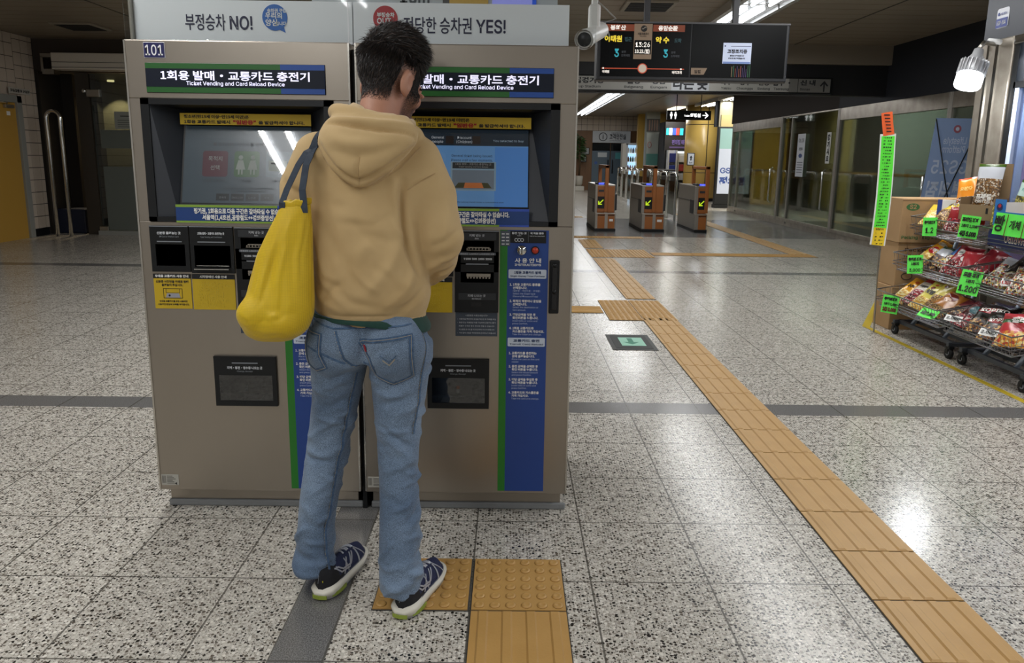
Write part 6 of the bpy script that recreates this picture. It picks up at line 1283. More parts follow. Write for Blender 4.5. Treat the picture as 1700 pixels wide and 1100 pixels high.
b.disc((-.243, -.127, .12), XA, ZA, .024, .001, C('#1d2a5a', .5), 20); b.disc((-.243, -.1282, .128), XA, ZA, .012, .001, C('#b5303a', .5), 14); part(b, 'tray_walls', r, org=(0, 0, 0))
b = MB(); b.box(-.2, .2, -.07, .07, 0, .11, C('#16265e', .45), .003); vs, fs = text_geo('HARIBO', .02); xs = [p[0] for p in vs]; cx = (min(xs) + max(xs)) / 2; kk = .19 / (max(xs) - min(xs))
for m, d, g in ((Wt, -.0712, 1.0),): b.add([(.06 - (x - cx) * kk, d, .088 - y * kk * 1.5) for x, y in vs], fs, m)
b.add([(.06 - (x - cx) * kk * .98, -.0718, .086 - (y - .02) * kk * 1.35) for x, y in text_geo('HARIBO', -.012)[0]], text_geo('HARIBO', -.012)[1], Rd); o = put(b.obj('sweets_box'), 3.36, 4.86, .855, -88, 0); tag(o, 'navy box with upside-down white and red lettering in the top basket', 'box')
b = MB(); b.box(-.08, .08, -.06, .06, 0, .10, C('#c9c3b4', .5), .003); b.disc((-.05, -.0605, .03), XA, ZA, .008, .001, INK, 10); o = put(b.obj('sweets_box'), 3.35, 4.53, .855, -88, 0); tag(o, 'cream small box right of the navy box in the top basket', 'box')
# price cards
NGC = M('neon_green_card', '#63ef55', .55)
def card(x, y, z, w, h, rz, lean, m, rows, lab, tilt=0):
    b = MB(); n = 5; vs = []
    for i in range(n + 1):
        u = -w / 2 + w * i / n; c = .006 * math.sin(math.pi * i / n); vs += [(u, c, 0), (u, c, h), (u, c + .0012, 0), (u, c + .0012, h)]
    b.add(vs, [f for i in range(n) for f in ((4 * i, 4 * i + 4, 4 * i + 5, 4 * i + 1), (4 * i + 2, 4 * i + 3, 4 * i + 7, 4 * i + 6), (4 * i, 4 * i + 2, 4 * i + 6, 4 * i + 4), (4 * i + 1, 4 * i + 5, 4 * i + 7, 4 * i + 3))], m)
    for s, u, v, size, fit, mm, bold in rows: b.text(s, (u * w, -.0022, v * h), XA, ZA, size * h, mm, bold, 'c', fit * w if fit else None)
    b.v = [(p[0] * .84, p[1], p[2] * .84) for p in b.v]; o = b.obj('price_card'); put(o, x, y, z, rz, lean, tilt); tag(o, lab, 'price card', 'price cards on the snack racks'); return o
DR = C('#5f120e', .5)
card(3.245, 5.70, .845, .12, .17, -48, 6, NGC, (('추억의과자', 0, .66, .2, .8, Bk, .03), ('1.2', .0, .16, .42, .55, Bk, .02)), 'green price card reading 1.2 on the left of the top basket', -4)
card(3.24, 5.22, .88, .15, .19, -52, 4, NGC, (('프레첼 과자', 0, .74, .2, .86, Bk, .03), ('1봉지 2,000', 0, .48, .16, .82, Bk, .02), ('4봉 5,000', 0, .10, .26, .86, Bk, .03)), 'square green price card in front of the open brown carton', 4)
card(3.235, 4.74, .94, .36, .17, -74, 6, NGC, (('빵', -.37, .22, .85, .24, Bk, .008), ('|', -.2, .12, .9, .02, DR, .02), ('개체', .0, .36, .45, .26, Bk, .012), ('|', .2, .12, .9, .02, DR, .02), ('.0', .37, .18, .8, .2, DR, .01)), 'wide green price card with large characters on the blue tray', 2)
card(3.135, 5.64, .56, .135, .17, -50, 10, NGC, (('추억의 과자', 0, .70, .2, .85, Bk, .03), ('1봉지', 0, .46, .18, .5, Bk, .02), ('3,000', 0, .1, .24, .7, Bk, .02)), 'green price card crumpled to a point on the left of the middle basket', -8)
card(3.125, 4.96, .52, .16, .2, -54, 14, NGC, (('모든 과자', 0, .74, .2, .8, Bk, .03), ('1봉지', 0, .50, .16, .4, Bk, .02), ('1.200', 0, .12, .34, .86, Bk, .03)), 'large green price card reading 1.200 on the middle basket', 4)
card(3.03, 5.76, .22, .145, .17, -44, 8, NGC, (('추억의과자', 0, .72, .2, .82, Bk, .03), ('1봉지 2,000', 0, .46, .16, .78, Bk, .02), ('2봉 3,000', 0, .12, .26, .84, DR, .03)), 'green price card on the left end of the bottom basket', 2)
card(3.03, 5.25, .30, .15, .11, -50, 56, NGC, (('1봉 1.500', 0, .3, .4, .8, Bk, .03),), 'green price card lying tilted on the rim of the bottom basket', 10)
WC = C('#e6e6e2', .5)
card(3.04, 4.94, .34, .13, .06, -55, 48, WC, (('2.000', 0, .25, .6, .8, Bk, .03),), 'white price tag reading 2.000 under the wine red bag'); card(3.04, 4.56, .33, .13, .06, -58, 44, WC, (('2.000', 0, .25, .6, .8, Bk, .03),), 'white price tag reading 2.000 nearest the right end of the bottom basket'); card(3.16, 4.63, .64, .075, .055, -56, 30, WC, (('1.200', 0, .25, .6, .8, Rd, .03),), 'small white price tag with red figures on the middle basket')
r = thing('folded_bag', 'folded blue cloth bundle on the floor behind the caster nearest the viewer', 'bag', (3.5, 4.44, 0)); b = MB(); b.box(-.13, .13, -.06, .06, 0.0, .16, C('#1c2b52', .7), .04); part(b, 'cloth_body', r, org=(0, 0, 0))
# ------------------------------------------------------------------ hanging screen, signs, camera
MY = 6.0
r = thing('hanging_screen', 'black double arrival screen hanging from the ceiling over the concourse', 'screen', (1.40, MY, CEIL))
b = MB(); b.box(.66, 2.15, MY, MY + .14, 2.0, 2.435, M('screen_case', '#1b1c20', .4), .01); b.box(.66, 2.15, MY - .006, MY + .0, 2.425, 2.437, C('#5a5a5c', .4)); part(b, 'screen_case', r)
SBK = M('screen_black', '#040506', .3, spec=.12); b = MB(); z = 2.02
b.box(.69, 1.385, MY - .004, MY, 2.03, 2.425, SBK); y = MY - .0045
def rq(x0, x1, z0, z1, m, d=0): b.box(x0, x1, y - .0006 - d, y - d, z0, z1, m)
OR = M('led_orange', '#7a3a22', .5, 0, .35); rq(.705, .945, 2.365, 2.415, OR); rq(1.09, 1.335, 2.365, 2.415, OR)
def tx(s, x, z, h, m, fit=None, al='c'): b.text(s, (x, y - .0016, z), XA, ZA, h, m, .014, al, fit)
LW, LY, LC = M('led_white', '#e8e0d8', .5, 0, .7), M('led_yellow', '#e0c63a', .5, 0, .7), M('led_cyan', '#39a7b5', .5, 0, .5); LD = C('#2a4a50', .5, .3)
tx('봉화산', .82, 2.376, .04, LW, .12); tx('응암순환', 1.205, 2.376, .04, LW, .15); tx('이태원', .785, 2.29, .052, LY, .135); tx('접근', .90, 2.293, .035, LD, .055); tx('약 수', 1.165, 2.285, .052, LY, .105); tx('도착', 1.285, 2.288, .035, LD, .055)
tx('3', .815, 2.175, .085, LC, .035); tx('3', 1.195, 2.175, .085, LC, .035); tx('분후', .87, 2.205, .02, C('#3a3d42', .5, .2)); tx('도착예정', .885, 2.178, .02, C('#3a3d42', .5, .2)); tx('분후', 1.255, 2.205, .02, C('#3a3d42', .5, .2)); tx('도착예정', 1.27, 2.178, .02, C('#3a3d42', .5, .2))
rq(.945, 1.085, 2.16, 2.42, M('led_bronze', '#84705c', .5, 0, .3)); rq(.95, 1.08, 2.195, 2.30, SBK, .0004); tx('13:26', 1.015, 2.25, .05, LW, .11); tx('10.23.(월)', 1.013, 2.205, .036, LW, .115); b.disc((1.02, y - .001, 2.385), XA, ZA, .024, .0005, C('#1e1c1a', .5), 20); b.tube([(1.02 + .014 * math.cos(a), y - .002, 2.385 + .008 * math.sin(2 * a) + .004) for a in np.linspace(0, 3.1, 9)], .003, C('#8d8478', .5, .3), 4); tx('서울교통공사', 1.015, 2.34, .02, C('#3a2c20', .5), .085); tx('Seoul Metro', 1.015, 2.325, .014, C('#3a2c20', .5), .05)
rq(.70, 1.345, 2.085, 2.092, M('led_red_line', '#b5482c', .5, 0, .5)); b.disc((1.02, y - .001, 2.09), XA, ZA, .038, .0006, M('led_red_line', ''), 24); b.disc((1.02, y - .0018, 2.09), XA, ZA, .031, .0006, C('#c9b9a8', .5, .35), 24); tx('한강진', 1.02, 2.082, .022, C('#6a3a2a', .5), .05)
for x in (.715, 1.32): b.disc((x, y - .001, 2.089), XA, ZA, .007, .0006, LW, 10)
tx('이태원', .735, 2.055, .024, LW, .055); tx('버티고개', 1.29, 2.055, .024, LW, .075); part(b, 'arrival_panel', r, 'left panel with train times')
b = MB(); b.box(1.395, 2.125, MY - .004, MY, 2.03, 2.425, SBK); rq(1.64, 1.86, 2.135, 2.29, M('notice_window', '#b9c2d8', .5, 0, .55)); rq(1.645, 1.855, 2.135, 2.15, C('#6f86b8', .5, .4), .0004); rq(1.70, 1.855, 2.262, 2.266, C('#24335f', .5), .0004)
tx('고장조치중', 1.75, 2.215, .034, INK, .155); tx('불편을 드려 죄송합니다', 1.75, 2.19, .014, INK, .11); tx('빠르게 복구 하겠습니다', 1.75, 2.17, .014, INK, .13); b.disc((1.655, y - .0012, 2.266), XA, ZA, .006, .0004, C('#24335f', .5), 10)
b.add([(1.40, y - .001, 2.05), (1.50, y - .001, 2.05), (1.525, y - .001, 2.10), (1.40, y - .001, 2.10)], [(0, 1, 2, 3)], M('led_bronze', '')); tx('일월', 1.45, 2.062, .03, C('#3a2a18', .5), .05); rr = random.Random(9)
for k in range(11): x = 1.715 + .014 * k; rq(x, x + .004, 2.035, 2.13 - rr.uniform(0, .035), C(rr.choice(('#8a4a3a', '#3a6a4a', '#8a7a5a', '#4a3a6a', '#a05a5a')), .5, .3))
part(b, 'faulty_panel', r, 'right panel mostly black with a small notice window')
for x in (1.05, 1.74): b = MB(); b.box(x - .022, x + .022, MY + .05, MY + .09, 2.43, CEIL, C('#4a4a4c', .4, 0, .5)); part(b, 'hanging_pole', r)
# platform sign on the black beam
SY = 12.2; r = thing('platform_sign', 'long grey illuminated platform sign on the black beam behind the hanging screen', 'sign', (2.05, SY, 2.45)); b = MB(); b.box(-1, 5.12, SY, SY + .09, 2.45, 2.70, BLACK, .01); part(b, 'sign_case', r)
b = MB(); b.box(-.95, 4.55, SY - .004, SY, 2.475, 2.68, M('sign_grey', '#8d8c86', .4, 0, .06)); b.box(4.57, 5.08, SY - .004, SY, 2.475, 2.68, M('sign_grey_dark', '#6d6c67', .4)); b.box(2.55, 3.15, SY - .0046, SY - .004, 2.475, 2.68, M('sign_grey_light', '#a5a8ac', .4)); sy = SY - .005
for s, x, z, h, f in (('월드컵경기장', 1.12, 2.58, .1, .72), ('World Cup Stadium', 1.12, 2.505, .05, .6), ('불광', 1.95, 2.58, .1, .22), ('Bulgwang', 1.95, 2.505, .05, .3), ('응암', 2.35, 2.58, .1, .22), ('Eungam', 2.35, 2.505, .05, .26), ('타는 곳', 2.0 + .85, 2.51, .2, .55), ('약수', 3.42, 2.58, .08, .18), ('Yaksu', 3.42, 2.505, .05, .16), ('청구', 3.72, 2.58, .08, .18), ('Cheonggu', 3.72, 2.505, .05, .26), ('신당', 4.02, 2.58, .08, .18), ('Sindang', 4.02, 2.505, .05, .2), ('입구 ·', 4.3, 2.58, .1, .28), ('Taereung', 4.3, 2.505, .05, .24)):
    b.text(s, (x, sy, z), XA, ZA, h, INK, .014, 'c', f)
b.box(4.42, 4.56, sy - .0004, sy + .0006, 2.475, 2.68, M('sign_grey_dark', '')); b.text('신 내', (4.36 + .02, sy, 2.585), XA, ZA, .1, INK, .014, 'l', .0001 or None) if False else None
b.text('신 내', (4.60, sy, 2.59), XA, ZA, .09, INK, .014, 'l', .24); b.text('Sinnae', (4.60, sy, 2.505), XA, ZA, .05, INK, .014, 'l', .16)
b.prism([(-.012, -.09), (.012, -.09), (.012, .03), (.05, -.01), (.066, .008), (0, .08), (-.066, .008), (-.05, -.01), (-.012, .03)], (4.98, sy, 2.575), XA, ZA, .001, INK); part(b, 'sign_face', r)
# CCTV camera
r = thing('security_camera', 'white tube security camera hanging on a bracket right of the ticket machines', 'camera', (.47, 4.25, CEIL)); CW = M('camera_white', '#cdcbc6', .4)
a, c = Vector((.375, 4.0, 2.00)), Vector((.50, 4.35, 2.105)); b = MB(); d = (c - a).normalized(); b.tube([a, a + d * .004, c - d * .01, c], [.040, .044, .044, .038], CW, 20); part(b, 'camera_body', r)
b = MB(); b.tube([a - d * .014, a + d * .03], [.050, .050], CW, 20, cap=False); b.cyl(a + d * .001, a - d * .004, .036, DARK, 18); part(b, 'lens_hood', r)
b = MB(); b.box(.415, .475, 4.18, 4.26, 2.08, 2.21, CW, .012); b.box(.43, .46, 4.19, 4.25, 2.19, 2.27, CW, .006); part(b, 'bracket', r); b = MB(); b.cyl((.445, 4.22, 2.25), (.445, 4.22, CEIL), .014, CW, 10); part(b, 'ceiling_pole', r)
b = MB(); b.tube([c, c + Vector((.03, .03, .02)), c + Vector((.05, .02, -.03)), c + Vector((.02, .0, .04)), c + Vector((.08, .0, .06)), (.455, 4.23, 2.24)], .004, C('#8d8b86', .5), 6); part(b, 'camera_cable', r)
# ------------------------------------------------------------------ ticket gates
WOOD = M('orange_gate_panel', '#a3622d', .4, 0, var=(5, '#95571f', .4)); GST = M('gate_steel', '#99938a', .35, .6); GDK = C('#2b2b2d', .5)
def gate(x0, w, cols, lab):
    r = thing('ticket_gate', lab, 'ticket gate', (x0 + w / 2, 15.15, 0), 'ticket gates'); Y0, Y1 = 14.42, 15.9
    b = MB(); b.box(x0, x0 + w, Y0 + .1, Y1, .05, .90, GST, .015); b.box(x0, x0 + w, Y0 - .02, Y0 + .12, .05, .36, GST, .01); b.box(x0 - .006, x0 + .0, Y0 + .12, Y1 - .05, .60, .607, GDK); b.box(x0 - .01, x0, Y0 + .12, Y0 + .4, .36, .62, GDK, .003); part(b, 'gate_body', r)
    b = MB(); b.box(x0 - .005, x0 + w + .005, Y0 - .03, Y1 + .01, 0, .055, BLACK); part(b, 'gate_base', r)
    n = len(cols)
    for k, (a, c) in enumerate(cols):
        b = MB(); b.box(x0 + a, x0 + c, Y0 - .024, Y0 - .018, .06, .30, WOOD); b.box(x0 + a, x0 + c, Y0 + .088, Y0 + .1, .36, .87, WOOD); b.prism([(0, .30), (.11, .37), (.11, .38), (-.02, .33)], (x0 + a, Y0 - .018, 0), YA, ZA, c - a, C('#6b3d18', .5)); part(b, 'front_panel', r)
    b = MB(); a, c = cols[0]; b.box(x0 + a + .005, x0 + c - .005, Y0 + .082, Y0 + .09, .44, .67, BLACK); m = M('arrow_green', '#b6d21e', .5, 0, .8); xm = x0 + (a + c) / 2
    b.prism([(-.055, -.05), (.02, -.05), (.02, -.032), (-.02, -.03), (.05, .04), (.036, .054), (-.034, -.016), (-.036, .024), (-.055, .024)], (xm, Y0 + .081, .56), XA, ZA, .001, m); part(b, 'arrow_display', r, 'black panel with a lit green arrow')
    b = MB(); b.box(xm - .05, xm + .05, Y0 + .08, Y0 + .09, .76, .80, GDK); part(b, 'sensor_window', r)
    b = MB(); b.box(x0 + .02, x0 + w * .55, Y0 + .12, Y0 + .42, .90, .935, GDK, .015); b.box(xm - .05, xm + .05, Y0 + .11, Y0 + .13, .905, .93, M('reader_blue', '#3b48ff', .4, 0, 2.5)); part(b, 'card_reader', r, 'card reader with a blue lit strip')
    xc = x0 + w * (.55 if len(cols) > 1 else .98); b = MB(); b.box(xc - .035, xc + .035, Y0 + .07, Y0 + .14, .37, 1.27, WOOD, .008); b.box(xc - .035, xc + .035, Y1 - .3, Y1 - .23, .88, 1.27, WOOD, .008); b.box(xc - .035, xc + .035, Y0 + .07, Y1 - .23, 1.21, 1.27, WOOD, .008); b.box(xc - .028, xc + .028, Y0 + .14, Y1 - .3, 1.203, 1.212, GDK); part(b, 'arch', r)
    if n > 1: b = MB(); b.box(x0 + cols[1][0] + .03, x0 + cols[1][1] - .03, Y0 - .03, Y0 - .024, .20, .245, WHITE); part(b, 'label_plate', r)
    b = MB(); b.box(x0 + w, x0 + w + .04, Y0 + .14, Y0 + .4, .40, .72, GDK, .01); part(b, 'flap', r)
    return r
gate(1.66, .40, ((.05, .19), (.25, .38)), 'first ticket gate from the ticket machines with orange front panels'); gate(2.57, .44, ((.06, .21), (.27, .42)), 'middle ticket gate with orange front panels'); gate(3.60, .24, ((.07, .22),), 'narrow ticket gate nearest the glass partition')
# steel loop barrier behind the gates
for k in range(9):
    y = 17.15 + k * 1.06; r = thing('barrier_loop', 'polished steel loop of the barrier row behind the ticket gates', 'barrier', (3.82, y + .45, 0), 'steel loops of the barrier row')
    b = MB(); b.tube([(0, -.42, 0), (0, -.42, .97)] + [(0, -.42 + .12 - .12 * math.cos(a), .97 + .12 * math.sin(a)) for a in np.linspace(.3, 1.57, 5)] + [(0, .42 - .12 + .12 * math.sin(a), .97 + .12 * math.cos(a)) for a in np.linspace(.0, 1.3, 5)] + [(0, .42, .97), (0, .42, 0)], .03, CHROME, 10); part(b, 'rail', r, org=(0, 0, 0))
    b = MB(); b.box(-.004, .004, -.37, .37, .12, .9, glass('barrier_glass', '#c9d6d0', .06, .85)); part(b, 'glass_infill', r, org=(0, 0, 0))
# ------------------------------------------------------------------ far end
FYW = 33.2; b = MB(); b.box(-1, 12, FYW, FYW + .2, 0, CEIL, M('far_wood_wall', '#6e4d2f', .5, 0, var=(3, '#7d5a38', .4, (6, 1, .4)))); struct(b, 'wall_far')
b = MB(); tile_wall(b, (-.9, FYW - .02, 2.58), XA, (0, -1, 0), 6.9, CEIL - 2.58, .25, .012); struct(b, 'trim_8')
r = thing('service_sign', 'pale grey sign with a round i symbol above the far glass doors', 'sign', (4.4, FYW - .1, 2.06)); b = MB(); b.box(3.6, 5.25, FYW - .1, FYW - .02, 2.07, 2.57, C('#a9adb0', .5, .08)); b.text('고객안전실', (4.33, FYW - .102, 2.24), XA, ZA, .26, C('#20242c', .5), .01, 'l', .72); b.text('Customer Safety Center', (4.33, FYW - .102, 2.14), XA, ZA, .08, C('#20242c', .5), 0, 'l', .5); b.text('서울교통공사', (4.4, FYW - .102, 2.45), XA, ZA, .09, C('#4a4e56', .5), 0, 'l', .45); part(b, 'sign_face', r)
b = MB(); b.tube([(4.05 + .17 * math.cos(a), FYW - .105, 2.32 + .17 * math.sin(a)) for a in np.linspace(0, 6.28, 28)], .016, INK, 6, closed=True); b.text('i', (4.05, FYW - .106, 2.23), XA, ZA, .26, INK, .02, 'c'); part(b, 'info_symbol', r)
r = bpy.data.objects.new('door_3', None); COL.objects.link(r); r.location = (4.4, FYW - .1, 0); r['kind'] = 'structure'; DG = M('door_blue_grey', '#5f6f7c', .25)
for x0, x1 in ((3.6, 4.38), (4.42, 5.2)): b = MB(); b.box(x0, x1, FYW - .06, FYW - .03, .02, 1.72, DG); b.box(x0, x1, FYW - .06, FYW - .03, 1.72, 2.05, M('door_glass_dark', '#1c1f22', .1)); part(b, 'door_leaf', r)
b = MB()
for x in (4.30, 4.50): b.tube([(x, FYW - .07, .75), (x, FYW - .11, .78), (x, FYW - .11, 1.3), (x, FYW - .07, 1.33)], .02, BLACK, 6)
part(b, 'door_handles', r); b = MB(); b.box(3.85, 4.25, FYW - .065, FYW - .06, 1.45, 1.65, C('#c3c9cc', .5)); b.box(4.62, 4.9, FYW - .065, FYW - .06, 1.38, 1.65, C('#4f9aa0', .5)); b.disc((3.78, FYW - .0605, 1.2), XA, ZA, .07, .002, C('#3a5a9a', .5), 18); part(b, 'door_notices', r)
# plant
r = thing('potted_plant', 'leafy potted plant against the wood wall at the far end', 'plant', (3.0, 32.6, 0)); b = MB(); b.box(-.22, .22, -.22, .22, 0, .2, C('#c9c5bb', .6), .02); b.lathe([(.10, .2), (.16, .3), (.18, .62), (.15, .64)], C('#b9b4a8', .6), 16); part(b, 'pot', r, org=(0, 0, 0)); b = MB(); b.tube([(0, 0, .6), (.03, 0, 1.2), (-.02, 0, 1.9)], [.04, .03, .02], C('#4a3a26', .8), 6); part(b, 'stem', r, org=(0, 0, 0))
b = MB(); rr = random.Random(2); LF = M('leaf_green', '#2f4424', .5, 0, var=(8, '#40592e', .3))
for k in range(90):
    a = rr.uniform(0, 6.28); z = rr.uniform(1.3, 2.3); L = rr.uniform(.2, .42); el = rr.uniform(-.3, .7); p = Vector((0, 0, z)); d = Vector((math.cos(a) * math.cos(el), math.sin(a) * math.cos(el), math.sin(el))); s = d.orthogonal().normalized() * .045; q = p + d * L * .5 + Vector((0, 0, .02)); e = p + d * L - Vector((0, 0, .08)); b.add([p, q + s, e, q - s], [(0, 1, 2), (0, 2, 3)], LF)
part(b, 'leaves', r, org=(0, 0, 0))
for k, (x, z, w, h, lab) in enumerate(((3.12, 1.55, .36, .3, 'upper framed picture on the wood wall by the plant'), (3.10, 1.22, .26, .26, 'lower framed picture on the wood wall by the plant'))): b = MB(); b.box(x, x + w, FYW - .03, FYW - .001, z, z + h, BLACK); b.box(x + .03, x + w - .03, FYW - .033, FYW - .03, z + .03, z + h - .03, C('#b5b9bb', .5)); b.disc((x + w * .45, FYW - .0335, z + h * .5), XA, ZA, .07, .001, C('#6a6f74', .5), 14); tag(part(b, 'framed_picture', None, org=(x + w / 2, FYW - .02, z)), lab, 'picture')
# lit drinks cabinet
VX, VY = 4.82, 31.4; r = thing('drinks_cabinet', 'lit glass drinks cabinet beside the far glass doors', 'cabinet', (VX + .4, VY + .3, 0)); b = MB(); CAB = C('#b9bcc0', .4)
for q in ((VX, VX + .08, VY, VY + .6, 0, 2.02), (VX + .76, VX + .82, VY, VY + .6, 0, 2.02), (VX, VX + .82, VY, VY + .6, 1.96, 2.04), (VX, VX + .82, VY, VY + .6, 0, .25), (VX, VX + .82, VY + .56, VY + .6, 0, 2.02)): b.box(*q, CAB)
b.box(VX - .14, VX, VY, VY + .5, .2, 2.02, C('#c7c4bc', .5)); part(b, 'cabinet_body', r)
b = MB(); b.box(VX + .08, VX + .76, VY + .54, VY + .56, .25, 1.96, M('cabinet_glow', '#9fc0d8', .5, 0, .9)); part(b, 'back_light', r); rr = random.Random(6)
for k in range(4):
    zz = .55 + .36 * k; b = MB(); b.box(VX + .08, VX + .76, VY + .08, VY + .54, zz - .02, zz, M('shelf_glow', '#d9e6ee', .5, 0, .8)); part(b, 'shelf', r)
    for j in range(7):
        c = rr.choice(('#8a2f2a', '#d8d2c4', '#3a4a2a', '#c9a23a', '#2a3a5a', '#5a3a26', '#e3e3df')); b = MB(); b.lathe([(.035, 0), (.04, .01), (.04, .14), (.018, .19), (.018, .22)], C(c, .3), 8); o = b.obj('drink_bottle'); o.location = (VX + .14 + .095 * j, VY + .2, zz + .001); tag(o, 'small drink bottle standing in the lit far cabinet', 'bottle', 'bottles in the lit drinks cabinet')
# columns, pillar with poster, kiosk
YC = M('yellow_column', '#cba757', .3); b = MB(); b.tube([(6.62, 26, 0), (6.62, 26, CEIL)], .6, YC, 40); 
for z in (.95, 2.55): b.tube([(6.62, 26, z), (6.62, 26, z + .025)], .603, C('#5a4520', .5), 40)
b.box(6.60, 6.63, 25.394, 25.41, 0, CEIL, C('#4a3a1c', .6)); b.tube([(6.62, 26, 0), (6.62, 26, .1)], .61, DARK, 40); tag(part(b, 'round_column', None, org=(6.62, 26, 0)), 'thick round yellow panelled column behind the narrow gate', 'column', None, 'structure')
b = MB(); b.box(5.25, 5.60, 31.2, 31.5, 0, CEIL, YC); b.box(6.0, 6.3, 30.9, 31.2, 0, CEIL, YC); struct(b, 'trim_9')
r = thing('poster_pillar', 'pale square pillar with posters left of the kiosk', 'pillar', (5.62, 30.1, 0)); b = MB(); b.box(5.36, 5.88, 29.9, 30.3, 0, CEIL, C('#8f948e', .5)); b.box(5.36, 5.88, 29.89, 29.9, 2.45, 2.95, C('#3a3734', .5)); part(b, 'pillar_body', r); b = MB(); b.box(5.39, 5.85, 29.87, 29.89, 1.0, 2.40, C('#b4bab4', .5)); b.box(5.39, 5.85, 29.86, 29.87, 1.15, 1.6, C('#5d948c', .5)); b.tube([(5.50 + .07 * math.cos(a), 29.865, 1.95 + .11 * math.sin(a)) for a in np.linspace(0, 6.28, 16)], .012, C('#b56a6a', .5), 6, closed=True); part(b, 'poster', r)
for k in range(4): b = MB(); b.box(5.45 + .1 * k, 5.49 + .1 * k, 29.86, 29.89, 2.5, 2.9, C('#7a5a4a', .5)); part(b, 'slat', r)
r = thing('kiosk', 'dark kiosk stall with purple lettering and bright goods left of the yellow column', 'kiosk', (6.1, 28.4, 0)); b = MB(); KD = C('#26262a', .5); b.box(5.7, 6.75, 28.0, 28.1, 1.72, 2.75, KD); b.box(5.7, 5.74, 27.9, 29, 0, 2.75, KD); b.box(5.74, 6.75, 28.9, 29, 0, 2.7, C('#4a4a48', .6)); b.box(5.74, 6.75, 28.05, 29, 0, .8, C('#55544f', .5)); part(b, 'stall_body', r)
b = MB(); b.text('편의점 매점', (5.98, 27.99, 1.95), XA, ZA, .2, M('purple_letters', '#6a5a9a', .5, 0, .3), .01, 'l', .55); b.box(5.9, 6.7, 27.99, 28.0, 1.80, 1.86, C('#5a4a7a', .5, .1)); part(b, 'fascia_lettering', r)
for k, (x, c) in enumerate(((5.72, '#27b5c4'), (5.86, '#e8f2f2'), (6.0, '#2a4ad0'), (6.12, '#d83a2a'), (6.26, '#27b5c4'))): b = MB(); b.box(x, x + .11, 27.96, 27.99, 2.28, 2.52, M('lit_square_%d' % k, c, .5, 0, 2.0)); part(b, 'lit_tile', r)
b = MB(); b.box(6.3, 6.6, 28.6, 28.62, 1.25, 1.7, M('kiosk_light', '#dfe9ea', .5, 0, 1.6)); part(b, 'light_panel', r)
def shelf(name, x0, x1, yy, h, frame, cols, lab, cat):
    r = thing(name, lab, cat, ((x0 + x1) / 2, yy, 0)); b = MB(); b.box(x0, x0 + .05, yy, yy + .3, 0, h, frame); b.box(x1 - .05, x1, yy, yy + .3, 0, h, frame); b.box(x0, x1, yy + .27, yy + .3, 0, h, frame); part(b, 'shelf_frame', r)
    for k, c in enumerate(cols): z = h - (k + 1) * h / len(cols); b = MB(); b.box(x0 + .05, x1 - .05, yy + .03, yy + .27, z, z + h / len(cols) * .75, C(c, .5), .01); part(b, 'goods_row', r)
shelf('display_shelf', 5.72, 6.06, 27.3, 1.72, C('#c3c6c8', .5), ('#1f2f7a', '#24388a', '#1b2a6a', '#222e62'), 'white framed shelf of blue goods before the kiosk', 'shelf'); shelf('magazine_rack', 6.1, 6.52, 27.4, 1.62, C('#a9abaa', .5), ('#c9ccd0', '#9c3a38', '#b5b9bd', '#6a6f78', '#b0b4b4'), 'grey magazine rack with red covers by the yellow column', 'rack')
b = MB(); b.box(4.9, 6.0, 26.6, 27.1, 0, .85, C('#2a2724', .6), .05); b.box(5.0, 5.9, 26.62, 27.05, .85, 1.05, C('#191716', .7), .08); tag(part(b, 'covered_cart', None, org=(5.45, 26.8, 0)), 'dark covered cart behind the barrier loops', 'cart')
b = MB(); b.box(5.96, 6.22, 25.36, 25.40, 1.20, 1.62, C('#20243a', .4), .02); b.box(5.99, 6.19, 25.355, 25.36, 1.23, 1.59, C('#c9ccd0', .4, .2)); b.prism([(-.02, -.07), (.02, -.07), (.02, .02), (.05, .02), (0, .09), (-.05, .02), (-.02, .02)], (6.09, 25.354, 1.44), XA, ZA, .001, INK); b.text('Exit', (6.09, 25.353, 1.27), XA, ZA, .07, INK, .02, 'c'); tag(part(b, 'arrow_sign', None, org=(6.09, 25.38, 1.2)), 'small dark framed sign with an upward arrow on the yellow column', 'sign')
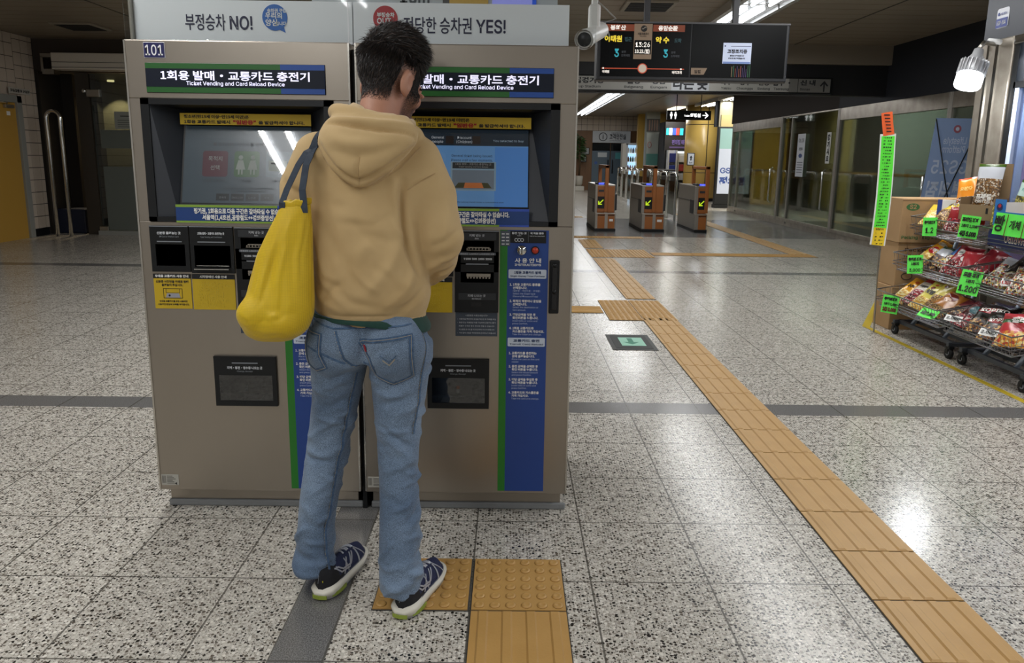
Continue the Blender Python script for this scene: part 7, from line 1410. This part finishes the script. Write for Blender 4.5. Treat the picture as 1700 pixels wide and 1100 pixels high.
# toilet sign
r = thing('toilet_sign', 'black hanging toilet sign with white pictograms and an arrow', 'sign', (4.69, 20, CEIL)); b = MB(); b.box(4.11, 5.27, 20, 20.08, 2.42, 2.66, BLACK, .006); LWH = M('lit_white', '#ffffff', .5, 0, 1.5)
for x in (4.22, 4.33): b.disc((x, 19.998, 2.60), XA, ZA, .022, .001, LWH, 12); b.prism([(-.035, 0), (.035, 0), (.03, -.06), (.018, -.06), (.014, -.13), (-.014, -.13), (-.018, -.06), (-.03, -.06)], (x, 19.998, 2.572), XA, ZA, .001, LWH)
b.text('Toilet', (4.56, 19.998, 2.505), XA, ZA, .06, LWH, .02, 'l', .14); b.text('화장실', (4.72, 19.998, 2.505), XA, ZA, .1, LWH, .02, 'l', .27); b.prism([(0, .012), (.11, .012), (.06, .065), (.08, .08), (.16, 0), (.08, -.08), (.06, -.065), (.11, -.012), (0, -.012)], (5.04, 19.998, 2.54), XA, ZA, .001, LWH); part(b, 'sign_box', r)
for x in (4.36, 5.0): b = MB(); b.cyl((x, 20.04, 2.66), (x, 20.04, CEIL), .012, BLACK, 8); part(b, 'hanging_rod', r)
# lit advertisement
r = thing('advertising_board', 'tall lit advertising board with a teal top by the end of the glass partition', 'advertisement', (6.5, 22.1, 0)); b = MB(); b.box(6.05, 7.1, 22.05, 22.2, .1, 2.35, BLACK, .01); b.box(6.05, 7.1, 22.0, 22.3, 0, .1, BLACK); part(b, 'board_case', r); b = MB(); b.box(6.11, 7.04, 22.045, 22.05, .42, 1.72, C('#a9b0c0', .5, .25)); b.box(6.11, 7.04, 22.045, 22.05, 1.72, 2.3, C('#7fa39f', .5, .2))
NB = C('#1f3f86', .5); b.text('GS25', (6.17, 22.043, 1.02), XA, ZA, .22, NB, .02, 'l', .6); b.text('편의점', (6.16, 22.043, .70), XA, ZA, .26, NB, .02, 'l', .75); b.text('GS25', (6.46, 22.043, 1.95), XA, ZA, .12, NB, .02, 'l', .4); b.tube([(6.62 + .12 * math.cos(a), 22.042, 1.42 + .16 * math.sin(a)) for a in np.linspace(1.6, 4.7, 12)], .02, C('#6aa04a', .5), 6); part(b, 'lit_face', r)
b = MB(); b.box(8.2, 8.3, 20.7, 33.2, 0, CEIL, M('dark_brown_panel', '')); b.box(6.05, 8.3, 22.5, 22.6, 2.36, CEIL, SLATE); struct(b, 'wall_right_far')
